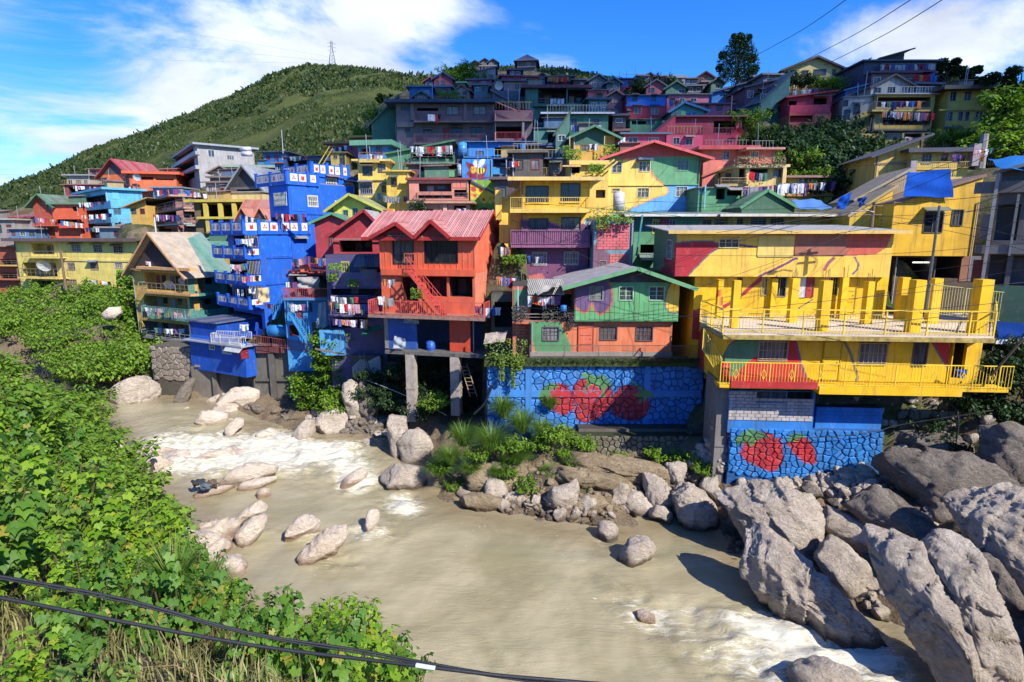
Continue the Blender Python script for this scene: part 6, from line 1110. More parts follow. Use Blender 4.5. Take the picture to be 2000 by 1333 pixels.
def hit(px,py,lo=12.,hi=75.):
 Y=np.arange(lo,hi,.1);a,b,c=dirs(px,py);t=Y/b;x=a*t;z=CH+c*t
 k=np.nonzero(z<np.maximum(gzs(x,Y),water_lvl(x,Y)*inpoly(x,Y,RIVER)))[0]
 return float(Y[k[0]])if len(k)else hi
HP=np.array([(-3000,520,330,560,200),(-600,460,300,520,130),(-150,400,310,480,112),(0,374,330,452,118),(100,336,345,430,124),(180,296,360,400,124),(250,270,375,380,124),(330,238,390,350,126),(420,205,410,335,126),(520,156,440,322,120),(560,140,450,318,112),(610,131,455,312,104),(660,131,458,310,98),(720,138,450,300,90),(790,156,440,290,84),(850,160,400,240,110),(880,146,240,200,118),(920,136,215,180,124),(1000,134,200,175,126),(1060,136,190,172,124),(1110,140,185,178,120),(1170,154,180,190,112),(1240,170,160,195,112),(1340,178,150,200,110),(1440,184,140,210,100),(1520,170,125,190,94),(1640,160,120,190,90),(1760,150,112,190,86),(1850,152,105,195,80),(1930,175,95,200,76),(2000,190,88,215,72),(2300,210,80,300,66),(5000,380,80,420,66)],float)
npx=520;pxs=np.concatenate([np.linspace(-2500,-200,50)[:-1],np.linspace(-200,2200,npx),np.linspace(2200,4500,50)[1:]])
rp,rdist,fp_,fd=[np.interp(pxs,HP[:,0],HP[:,k])for k in(1,2,3,4)]
def dirs(px,py):
 a=(px-1000)/FP;b=(666.5-py)/FP;return a,cp+b*sp,-sp+b*cp
def on(px,py,Y):
 a,y,z=dirs(px,py);t=Y/y;return a*t,Y+0*px,CH+z*t
xr,yr_,zr=on(pxs,rp,rdist);xf,yf,zf=on(pxs,fp_,fd);zf=zf-2.5
ts=np.concatenate([np.linspace(0,1,120),[1.06,1.15,1.3,1.6,2.2]])
HX,HY,HZ=[],[],[]
for t in ts:
 k=min(t,1);X=xf+(xr-xf)*t;Y=yf+(yr_-yf)*t
 prof=np.where(t<=1,k**.92,1);Z=zf+(zr-zf)*prof
 if t>1:Z=zr-(zr-zf)*(t-1)*.9
 HX.append(X);HY.append(Y);HZ.append(Z)
HX,HY,HZ=map(np.array,(HX,HY,HZ));PP=np.stack([HX.ravel(),HY.ravel(),HZ.ravel()],1)
lump=(fbm(PP,.035,4)-.5)*16+(fbm(PP,.16,3)-.5)*5
edge=np.clip(ts/.25,0,1)*(1-np.clip((ts-.6)/.4,0,1)*.8)
dsc=np.clip((HY.ravel()-60)/300,.12,1)
HZ=HZ+(lump*dsc).reshape(HZ.shape)*edge[:,None]
nx=len(pxs);I=np.arange(nx*len(ts)).reshape(len(ts),nx)
F4=np.stack([I[:-1,:-1],I[:-1,1:],I[1:,1:],I[1:,:-1]],-1).reshape(-1,4)
def M_hill():
 g=newmat('hill_scrub');P=g.pos()
 c=g.mix(g.mr(g.noise(.05,8,.68,P,.6),.38,.62),(.034,.06,.015),(.13,.155,.04))
 c=g.mix(g.mr(g.noise(.5,6,.7,P),.45,.7),c,(.13,.12,.045))
 g.finish(c,.95,g.bump(g.noise(.8,8,.75,P),1,1.5),spec=.1);return g.m
hme=fast_mesh('hill',np.stack([HX,HY,HZ],-1).reshape(-1,3),F4[:,::-1],M_hill(),smooth=True)
tag(link('hill',hme),kind='structure')
def tufts(name,C,size,mat,k=3,lean=.5,seed=1,kind='stuff',flat=.9):
 r=np.random.default_rng(seed);n=len(C);size=np.broadcast_to(size,(n,))
 C=np.repeat(C,k,0);s=np.repeat(size,k)*r.uniform(.6,1.3,n*k);m=n*k
 C=C+r.normal(0,.35,(m,3))*s[:,None]
 th=r.uniform(0,2*np.pi,m);a=np.stack([np.cos(th),np.sin(th),r.uniform(-.3,.3,m)],1)
 up=np.stack([r.normal(0,lean,m),r.normal(0,lean,m)-.1,np.full(m,1.0)],1);up/=np.linalg.norm(up,axis=1)[:,None]
 w=.34*s[:,None];hh=s[:,None]
 V=np.stack([C-a*w,C+a*w,C+up*hh+a*w*.4,C+up*hh*.8-a*w*.7],1).reshape(-1,3)
 F=np.arange(m*4).reshape(m,4)
 tint=np.repeat(np.stack([r.random(m),r.random(m),r.random(m),np.ones(m)],1),4,0)
 me=fast_mesh(name,V,F,mat,tint,'tint');o=link(name,me);o['kind']=kind;return o
def surf_pts(n,seed,lo=0,hi=.995,pxa=-200,pxb=2200):
 r=np.random.default_rng(seed);ncol=nx
 t=r.uniform(lo,hi,n)*119;u=r.uniform(np.searchsorted(pxs,pxa),np.searchsorted(pxs,pxb)-1.01,n)
 i=t.astype(int);j=u.astype(int);ft=t-i;fu=u-j
 def s(A):return A[i,j]*(1-ft)*(1-fu)+A[i+1,j]*ft*(1-fu)+A[i,j+1]*(1-ft)*fu+A[i+1,j+1]*ft*fu
 return np.stack([s(HX),s(HY),s(HZ)],1)
Lh=M_leaf('hill_leaf',(.024,.048,.012),(.085,.115,.026),(.15,.13,.045),.18)
C1=surf_pts(240000,5,0,1.0,-150,900);dd=fbm(C1,.045,4,.6);keep=rng.random(len(C1))<np.clip((dd-.42)*5,.10,1);C1=C1[keep];dd=dd[keep]
tufts('hill_scrub',C1,np.clip((dd-.36)*3.6,.22,1.25)*np.clip(C1[:,1]/260,.6,1.3),Lh,2,.35,3)
C3=surf_pts(26000,8,.02,1.0,-150,860);d3=fbm(C3,.022,3,.6);C3=C3[d3>.56]
Lt=M_leaf('hill_tree_leaf',(.02,.042,.011),(.06,.095,.022),(.08,.09,.03),.12)
tufts('hill_thicket',C3,np.clip(C3[:,1]/260,.5,1.3)*rng.uniform(.5,1.5,len(C3)),Lt,6,.8,9)
C2=surf_pts(40000,6,0,1.0,840,2200)
tufts('ridge_scrub',C2,rng.uniform(.35,1.0,len(C2)),Lh,3,.5,4)
def water_lvl(X,Y):t=np.clip((Y-33)/9,0,1);return.45*t*t*(3-2*t)
wx=np.concatenate([np.arange(-130,-40,2.0),np.arange(-40,30,.16),np.arange(30,80,2.0)]);wy=np.concatenate([np.arange(-10,12,1.0),np.arange(12,58,.16),np.arange(58,90,1.5)])
X,Y=np.meshgrid(wx,wy);inn=inpoly(X,Y,RIVER)|(np.minimum(sdist(X,Y,SH_L),sdist(X,Y,SH_R))<1.2)
RAP=[([(250,860),(330,850),(480,845),(600,862),(700,880),(640,925),(540,940),(420,925),(330,935),(250,900)],.5),([(300,865),(420,855),(540,870),(540,925),(420,925),(300,920)],.55),([(235,820),(700,840),(780,900),(740,960),(250,950)],.25),([(1160,1130),(1300,1165),(1430,1180),(1640,1230),(1800,1300),(1880,1400),(1500,1400),(1300,1260),(1180,1180)],.65),([(1400,1190),(1560,1230),(1750,1300),(1760,1400),(1560,1400),(1440,1270)],.5),([(660,950),(720,930),(800,960),(770,1000),(700,1000)],.3),([(1050,1040),(1200,1080),(1160,1150),(1060,1100)],.12),([(700,1120),(1350,1150),(1400,1400),(760,1400)],.08)]
RAP+=[([(x+r*math.cos(t)*1.3,y+r*math.sin(t)*.7)for t in range(7)],v)for x,y,r,v in((600,1045,36,1),(722,1045,34,1.4),(690,940,40,1.2),(795,988,30,1.6),(500,1025,36,.9),(650,1095,40,.8),(560,890,60,.6),(680,900,50,.7),(1250,1205,26,1.2),(1190,1060,24,.8),(1270,1090,24,.8),(1500,1215,50,.8),(1700,1260,60,.9))]
QX,QY=proj(X.ravel(),Y.ravel(),np.zeros(X.size))
foam=np.zeros(X.size)
P3=np.stack([X.ravel(),Y.ravel(),X.ravel()*0],1)
jx=(fbm(P3,.7,3)-.5)*70;jy=(fbm(P3+9,.7,3)-.5)*40
for pl,v in RAP:foam[inpoly(QX+jx,QY+jy,pl)]+=v
foam=foam.reshape(X.shape)
for _ in range(34):foam[1:-1,1:-1]=(foam[:-2,1:-1]+foam[2:,1:-1]+foam[1:-1,:-2]+foam[1:-1,2:]+foam[1:-1,1:-1])/5
fm=foam.ravel();wv=(fbm(P3*[1,1.6,1],.5,4)-.5)*.12+(fbm(P3,2.4,3)-.5)*(.04+.30*np.clip(fm,0,1))+(fbm(P3*[.6,1.4,1],1.1,3)-.5)*.75*np.clip(fm,0,1)
Zw=water_lvl(X,Y)+wv.reshape(X.shape)
idx=-np.ones(X.size,int);keepv=np.zeros(X.shape,bool)
cell=inn[:-1,:-1]&inn[1:,:-1]&inn[:-1,1:]&inn[1:,1:]
I=np.arange(X.size).reshape(X.shape);Fq=np.stack([I[:-1,:-1],I[:-1,1:],I[1:,1:],I[1:,:-1]],-1)[cell]
used=np.unique(Fq);idx[used]=np.arange(len(used));Fq=idx[Fq]
VW=np.stack([X.ravel(),Y.ravel(),Zw.ravel()],1)[used]
shore=np.minimum(sdist(X,Y,SH_L),sdist(X,Y,SH_R)).ravel()[used]
fcol=np.stack([np.clip(fm[used],0,1.5),np.clip(1-shore/2.2,0,1),np.zeros(len(used)),np.ones(len(used))],1)
def M_water():
 g=newmat('muddy_river');P=g.pos();a=g.n('ShaderNodeAttribute',attribute_name='foam');sp_=g.n('ShaderNodeSeparateColor');g.l(a.outputs[0],sp_.inputs[0])
 rot=g.n('ShaderNodeMapping');rot.inputs['Rotation'].default_value=(0,0,R(38));rot.inputs['Scale'].default_value=(.32,1.3,1);g.l(P,rot.inputs[0]);Fv=rot.outputs[0]
 big=g.noise(.22,4,.55,P,1.2);col=g.mix(g.mr(big,.35,.65),(.275,.235,.13),(.40,.345,.21))
 col=g.mix(g.mr(g.noise(.16,3,.5,Fv,1),.5,.68,0,.5),col,(.19,.18,.125))
 col=g.mix(g.mth('MULTIPLY',sp_.outputs[1],.55),col,(.16,.10,.05))
 fn=g.noise(1.3,9,.74,Fv,2.2);fn2=g.noise(6.5,6,.7,Fv,.8)
 s=g.mth('ADD',g.mth('MULTIPLY',fn,.7),g.mth('MULTIPLY',fn2,.3))
 f=g.mr(g.mth('ADD',s,g.mth('MULTIPLY',sp_.outputs[0],.21)),.62,.82,0,1,True)
 flecks=g.mr(g.noise(5.5,3,.55,P,.6),.69,.715);where=g.mr(g.noise(.28,3,.6,Fv,1.5),.50,.60)
 f=g.mth('MAXIMUM',f,g.mth('MULTIPLY',g.mth('MULTIPLY',flecks,where),.8))
 f=g.mth('MULTIPLY',f,.85)
 col=g.mix(f,col,(.66,.62,.50))
 h=g.mth('ADD',g.mth('MULTIPLY',g.noise(2.2,7,.66,Fv,1.6),1.2),g.mth('MULTIPLY',g.noise(11,4,.6,P,.6),.22))
 g.finish(col,g.mr(f,0,1,.07,.7),g.bump(g.mth('MULTIPLY',h,g.mr(g.mth('ADD',g.noise(.2,3,.5,P),g.mth('MULTIPLY',sp_.outputs[0],.6)),.38,.75,.25,1.2)),.42,.16),spec=.42);return g.m
wme=fast_mesh('river',VW,Fq,M_water(),fcol,'foam',True);tag(link('river',wme),kind='structure')
def clip_half(poly,mx,my,nxx,nyy):
 out=[];n=len(poly)
 for i in range(n):
  a,b=poly[i],poly[(i+1)%n];da=(a[0]-mx)*nxx+(a[1]-my)*nyy;db=(b[0]-mx)*nxx+(b[1]-my)*nyy
  if da<=0:out.append(a)
  if(da<0<db)or(db<0<da):t=da/(da-db);out.append((a[0]+(b[0]-a[0])*t,a[1]+(b[1]-a[1])*t))
 return out
def voronoi(w,hgt,cell,seed,squash=1.0):
 r=random.Random(seed);nu,nv=max(1,int(w/cell)),max(1,int(hgt/cell/squash));cu,cv=w/nu,hgt/nv
 pts={(i,j):((i+.5+r.uniform(-.42,.42))*cu,(j+.5+r.uniform(-.42,.42))*cv)for i in range(-1,nu+1)for j in range(-1,nv+1)}
 cells=[]
 for i in range(nu):
  for j in range(nv):
   p=pts[i,j];poly=[(0,0),(w,0),(w,hgt),(0,hgt)]
   for a in range(-2,3):
    for b in range(-2,3):
     q=pts.get((i+a,j+b))
     if(a or b)and q:poly=clip_half(poly,(p[0]+q[0])/2,(p[1]+q[1])/2,q[0]-p[0],q[1]-p[1])
   if len(poly)>2:cells.append(poly)
 return cells
def stone_wall(label,x0,y0,x1,y1,Y,cell,col,mural=(),depth=.8,seed=1,name='stone_wall',gap=.02,back=None,yaw=0,skip=None,bands=(),cat='wall',slope=0):
 h=House();O=at(x0,y1,Y);yw=R(yaw);h.M=Matrix.Translation(O)@Matrix.Rotation(yw,4,'Z');h.Mi=h.M.inverted();h.w=1;h.d=depth;f=Face(h,'f')
 h.w=f.uv(x1,(y0+y1)/2)[0];h.H=f.uv(x0,y0)[1];h.root=empty(name,O,yw,label,cat)
 MB().box((0,.02,-1.5),(h.w,depth,h.H)).build('mortar',M_simple('mortar_'+name+str(seed),back or tuple(c*.25 for c in col),.95,nscale=5,var=.5),h.root)
 cells=voronoi(h.w,h.H,cell,seed);r=random.Random(seed);cnt=0;areas=[]
 Mx=np.array(h.M);rest=MB();rcol=[]
 objs=[]
 for poly in cells:
  cx=sum(p[0]for p in poly)/len(poly);cy=sum(p[1]for p in poly)/len(poly)
  wpt=h.M@Vector((cx,0,cy));q=proj(wpt.x,wpt.y,wpt.z)
  if skip is not None and not inpoly([q[0]],[q[1]],skip)[0]:continue
  g1=[(cx+(p[0]-cx)*(1-gap/cell*1.3),cy+(p[1]-cy)*(1-gap/cell*1.3))for p in poly]
  g2=[(cx+(p[0]-cx)*.72,cy+(p[1]-cy)*.72)for p in poly];o=r.uniform(.04,.10);n=len(poly)
  V=[(p[0],.02,p[1])for p in g1]+[(p[0],-o*.7,p[1])for p in[(cx+(p[0]-cx)*.92,cy+(p[1]-cy)*.92)for p in g1]]+[(p[0]+r.uniform(-.02,.02),-o-r.uniform(0,.03),p[1])for p in g2]
  F=[(i,(i+1)%n,n+(i+1)%n,n+i)for i in range(n)]+[(n+i,n+(i+1)%n,2*n+(i+1)%n,2*n+i)for i in range(n)]
  near_m=any(inpoly([q[0]],[q[1]],[(a0+(a0-q[0])*.0,b0)for a0,b0 in box_(min(z[0]for z in pl)-12,min(z[1]for z in pl)-12,max(z[0]for z in pl)+12,max(z[1]for z in pl)+12)])[0]for pl,_ in mural[:7])if mural else False
  if near_m:
   K=5;oo=-o-.01;base_=len(V);V.append((cx,oo,cy))
   for kk in range(1,K):V+=[(cx+(v[0]-cx)*kk/K,oo+(v[1]-oo)*kk/K,cy+(v[2]-cy)*kk/K)for v in V[2*n:3*n]]
   ring=lambda kk:[base_+1+(kk-1)*n+i for i in range(n)]if kk<K else list(range(2*n,3*n))
   F+=[(base_,ring(1)[i],ring(1)[(i+1)%n])for i in range(n)]
   for kk in range(1,K):F+=[(ring(kk)[i],ring(kk+1)[i],ring(kk+1)[(i+1)%n],ring(kk)[(i+1)%n])for i in range(n)]
  else:F.append(tuple(range(2*n,3*n)))
  flat=any(a<=cx<=b and c<=cy<=d for a,b,c,d in bands)
  if flat:V=[(v[0],max(v[1],-.03),v[2])for v in V]
  mb=MB();mb.add(V,F);me=mb.mesh('stone',M_wall());A3=np.array(V);Wd=A3@Mx[:3,:3].T+Mx[:3,3];px,py=proj(Wd[:,0],Wd[:,1],Wd[:,2])
  k=r.uniform(.72,1.08);cc=np.tile(np.array([*[c*k for c in col],1.0]),(len(V),1))
  for pl,c3 in mural:cc[inpoly(px,py,pl),:3]=[c*k for c in c3]
  attr_color(me,'paint',cc);objs.append(me)
 for i,me in enumerate(objs):
  if i<300:link('stone',me,h.root)
  else:
   k=len(rest.v);rest.v+=[tuple(v.co)for v in me.vertices];rest.f+=[tuple(a+k for a in p.vertices)for p in me.polygons];rest.mi+=[0]*len(me.polygons)
   b=np.empty(len(me.vertices)*4,np.float32);me.color_attributes['paint'].data.foreach_get('color',b);rcol.append(b.reshape(-1,4))
 if rest.v:me=rest.mesh('stonework',M_wall());attr_color(me,'paint',np.concatenate(rcol));o=link('stonework',me,h.root);o['kind']='stuff'
 return h
SB=lambda*p:T(3.508,900,660,*p)
BR,BG=(.50,.035,.04),(.10,.26,.08)
mur1=[(SB(555,400,600,350,640,310,700,315,750,360,770,430,760,500,700,535,650,510,600,480,560,440),BR),(SB(765,370,780,320,830,280,880,270,920,300,1000,320,1040,370,1030,450,1000,520,920,560,850,580,800,560,770,480),BR),(SB(1050,390,1100,340,1160,320,1210,340,1280,400,1290,470,1270,530,1210,570,1130,560,1050,530,1020,470),BR),(SB(535,430,535,390,560,340,620,310,680,330,640,350,610,370,620,430,590,400,550,430),BG),(SB(820,245,870,240,930,265,980,255,1020,290,1040,350,1000,330,985,360,990,410,970,410,960,350,900,310,870,350,830,380,870,300),BG),(SB(1150,280,1190,310,1250,340,1310,380,1335,420,1290,400,1260,430,1215,460,1230,420,1180,390,1240,370,1180,330),BG)]
for pl_,_ in mur1[:3]:mur1 .append((stroke(pl_+pl_[:1],2.6),(.20,.02,.05)))
mur1=mur1[:3]+mur1[6:9]+mur1[3:6]
rs_=random.Random(4)
for _ in range(46):
 x,y=rs_.uniform(570,1290),rs_.uniform(340,560);r_=9
 if inpoly([x/3.508+900],[y/3.508+660],mur1[0][0])[0]or inpoly([x/3.508+900],[y/3.508+660],mur1[1][0])[0]or inpoly([x/3.508+900],[y/3.508+660],mur1[2][0])[0]:
  mur1 .append((SB(x-r_,y,x,y-r_,x+r_,y,x,y+r_),(.12,.20,.34)))
BW=(.055,.24,.60)
sw=stone_wall('blue painted stone wall with three big red strawberries below the orange house',952,714,1372,842,36.3,.44,BW,mur1,seed=3,back=(.03,.11,.28))
for(a,b,c,d)in((1026,714,1037,842),(1256,714,1268,842)):
 f=Face(sw,'f');r=f.rect(a,b,c,d)
 me=wall_part(sw,Face(sw,'f'),1,0,1,[],[],BW,M_wall(),5)if False else None
def painted_block(h,u0,z0,u1,z1,out,col,mural,name='concrete_band'):
 us=lines(u0,u1,[],.05);zs=lines(z0,z1,[],.05);mb=MB();nu=len(us)
 V=[(u,-out,z)for z in zs for u in us];F=[(j*nu+i,j*nu+i+1,(j+1)*nu+i+1,(j+1)*nu+i)for j in range(len(zs)-1)for i in range(nu-1)]
 mb.add(V,F);k=len(V);mb.add([(u0,-out,z0),(u1,-out,z0),(u1,-out,z1),(u0,-out,z1),(u0,.05,z0),(u1,.05,z0),(u1,.05,z1),(u0,.05,z1)],[(0,4,5,1),(1,5,6,2),(2,6,7,3),(3,7,4,0)])
 me=mb.mesh(name,M_wall());A3=np.array(mb.v);Mx=np.array(h.M);Wd=A3@Mx[:3,:3].T+Mx[:3,3];px,py=proj(Wd[:,0],Wd[:,1],Wd[:,2]);cc=np.tile(np.array([*col,1.0]),(len(A3),1))
 for pl,c3 in mural:cc[inpoly(px,py,pl),:3]=c3
 attr_color(me,'paint',cc);link(name,me,h.root)
f=Face(sw,'f')
for(a,c)in((1026,1038),(1256,1268)):r=f.rect(a,714,c,842);painted_block(sw,r[0],r[1],r[2],r[3],.15,BW,mur1,'concrete_pillar')
r=f.rect(955,762,1368,775);painted_block(sw,r[0],r[1],r[2],r[3],.145,BW,mur1)
r=f.rect(952,703,1372,714);MB().box((r[0]-.2,-.35,r[1]),(r[2]+.2,1.2,r[3])).build('coping',M_simple('mossy_coping',(.07,.09,.02),.95,nscale=4,var=.7,bump=1),sw.root)
S2=lambda*p:T(2.041,1340,680,*p)
mur2=[(S2(213,420,225,385,260,360,310,335,350,345,385,380,388,440,370,480,345,495,300,480,240,450),BR),(S2(400,380,440,352,480,355,510,395,520,440,510,468,470,455,430,420),BR),(S2(195,360,250,320,320,345,330,355,280,370,260,400,240,370,200,395),BG),(S2(410,350,440,340,480,350,450,362,425,375,405,375),BG)]
b2=house('blue and bare block basement wall under the yellow riverside house',1420,762,1590,845,31.0,(.03,.20,.56),yaw=-4,depth=4,ext=0,ground=False,feats=[('W','f',S2(280,165,398,215)[0]+S2(280,165,398,215)[1],'p',(.06,.16,.35),3),('O','f',S2(402,168,505,222)[0]+S2(402,168,505,222)[1],2,None)],name='basement',cat='wall')
bricks(b2,'f',(1423,778,1588,822),.42,.20,(.52,.47,.44),out=.04,name='concrete_block',jit=.2);bricks(b2,'f',(1423,764,1478,777),.42,.20,(.52,.47,.44),out=.04,name='concrete_block',jit=.2)
b3=stone_wall('blue stone base wall with two red strawberries above the river boulders',1420,836,1722,932,31.0,.34,(.035,.22,.56),mur2,seed=6,yaw=-4,back=(.025,.11,.30),skip=S2(160,320,860,340,840,360,780,420,720,460,640,500,480,510,330,518,160,500),depth=.35)
bw2=house('blue painted block wall right of the bare blocks with a pointed stone end',1590,795,1722,850,31.0,(.03,.20,.56),yaw=-4,depth=1,ext=.2,ground=False,name='wall',cat='wall')
bricks(bw2,'f',(1596,797,1718,818),.42,.22,(.03,.20,.56),out=.02,name='concrete_block')
house('dark crawl space with clutter under the right half of the riverside house',1600,762,1900,800,33.5,(.10,.09,.08),yaw=-4,depth=4,ext=3,ground=False,name='undercroft',cat='wall',feats=[('O','f',(1606,768,1720,796),1.5,None),('P','f',S2(785,205,890,265)[0]+S2(785,205,890,265)[1],(.66,.46,.05),1.5)])
house('rough grey concrete pier left of the blue basement',1393,745,1420,905,31.3,(.22,.20,.18),yaw=-4,depth=2.5,ext=2,ground=False,name='pier',cat='pier')
stone_wall('mossy rubble retaining wall on the bank under the strawberry wall',1062,852,1410,925,34.4,.36,(.19,.17,.115),seed=11,back=(.035,.045,.015),depth=1.5)
MB_c=MB().box((0,0,0),(1,1,1))
house('mossy concrete ledge between strawberry wall and rubble wall',1130,838,1385,853,35.2,(.14,.12,.09),depth=1.5,ext=.3,name='ledge',cat='ledge',ground=False)
stone_wall('grey brown stone wall beneath the gabled yellow house',300,676,378,742,55.5,.55,(.30,.25,.19),seed=15,back=(.12,.10,.07),depth=3,yaw=-12)
house('stained concrete river wall under the small blue house',380,716,500,788,53.8,(.20,.175,.14),depth=3,yaw=-10,ext=3,ground=False,name='river_wall',cat='wall',feats=[('S','f',(380,716,500,720),.2,(.22,.2,.17)),('C','f',420,718,800,.12,.5,(.17,.15,.12)),('C','f',462,718,800,.12,.5,(.17,.15,.12))])
house('dark streaked concrete wall under the red railed terrace',500,682,582,795,51.5,(.13,.12,.10),depth=3,ext=3,ground=False,name='river_wall',cat='wall',feats=[('C','f',530,684,800,.15,.5,(.11,.1,.085)),('C','f',572,684,800,.15,.5,(.2,.18,.15)),('S','f',(500,740,582,745),.25,(.12,.11,.09))])
stone_wall('mossy low retaining wall along the far left river edge',120,712,300,762,58,1.8,(.09,.10,.045),seed=18,back=(.04,.05,.02),depth=3,yaw=-6)
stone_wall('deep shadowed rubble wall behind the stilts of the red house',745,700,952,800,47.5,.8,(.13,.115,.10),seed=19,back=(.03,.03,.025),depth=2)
stone_wall('white washed boulder wall behind the small ladder',688,695,745,735,47,.9,(.42,.40,.37),seed=20,back=(.1,.1,.08),depth=2)
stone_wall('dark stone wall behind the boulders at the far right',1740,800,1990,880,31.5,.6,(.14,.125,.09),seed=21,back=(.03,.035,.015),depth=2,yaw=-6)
def M_rock(k=0):
 key=('rock',k)
 if key not in MC:
  g=newmat('river_rock');P=g.pos();sz=g.n('ShaderNodeSeparateXYZ');g.l(P,sz.inputs[0])
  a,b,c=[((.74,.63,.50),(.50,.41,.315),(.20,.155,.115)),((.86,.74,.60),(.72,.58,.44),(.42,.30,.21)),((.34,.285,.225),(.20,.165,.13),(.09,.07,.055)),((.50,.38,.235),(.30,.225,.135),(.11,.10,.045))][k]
  col=g.mix(g.mr(g.noise(.9,8,.72,P,.8),.38,.62),a,b);col=g.mix(g.mr(g.noise(14,6,.8,P),.42,.7,0,.6),col,b)
  col=g.mix(g.mr(g.noise(5,8,.75,g.scaled(P,(1,1,2.2)),.6),.52,.74,0,.8),col,c)
  col=g.mix(g.mr(g.noise(1.8,5,.6,P),.6,.72,0,.55),col,(.075,.085,.03)if k!=1 else b)
  nz=g.mth('MULTIPLY',g.mth('SUBTRACT',g.noise(1.2,3,.5,P),.5),.5)
  wet=g.mr(g.mth('ADD',sz.outputs[2],nz),.15,.5,.7 if k==1 else.85,0);col=g.mix(wet,col,(.24,.125,.06)if k==1 else(.10,.065,.04))
  vo=g.n('ShaderNodeTexVoronoi',feature='DISTANCE_TO_EDGE');vo.inputs['Scale'].default_value=.7
  dn=g.n('ShaderNodeVectorMath',operation='ADD');g.l(P,dn.inputs[0]);nn=g.n('ShaderNodeTexNoise',i_Scale=1.5,i_Detail=5);g.l(P,nn.inputs['Vector']);g.l(nn.outputs['Color'],dn.inputs[1]);g.l(g.scaled(dn.outputs[0],(1,1,1.6)),vo.inputs['Vector'])
  crack=g.mr(vo.outputs['Distance'],0,.035,1,0);col=g.mix(g.mth('MULTIPLY',crack,.12),col,c)
  h=g.mth('ADD',g.mth('MULTIPLY',g.noise(3.5,9,.72,g.scaled(P,(1,1,1.7)),.5),1),g.mth('MULTIPLY',crack,-.04))
  g.finish(col,.85,g.bump(g.mth('ADD',h,g.mth('MULTIPLY',g.noise(16,6,.7,P),.3)),1.0,.34),spec=.2);MC[key]=g.m
 return MC[key]
def ico(n):
 import bmesh
 bm=bmesh.new();bmesh.ops.create_icosphere(bm,subdivisions=n,radius=1);V=np.array([v.co[:]for v in bm.verts]);F=np.array([[v.index for v in f.verts]for f in bm.faces]);bm.free();return V,F
ICO={n:ico(n)for n in(2,3,4,5,6)}
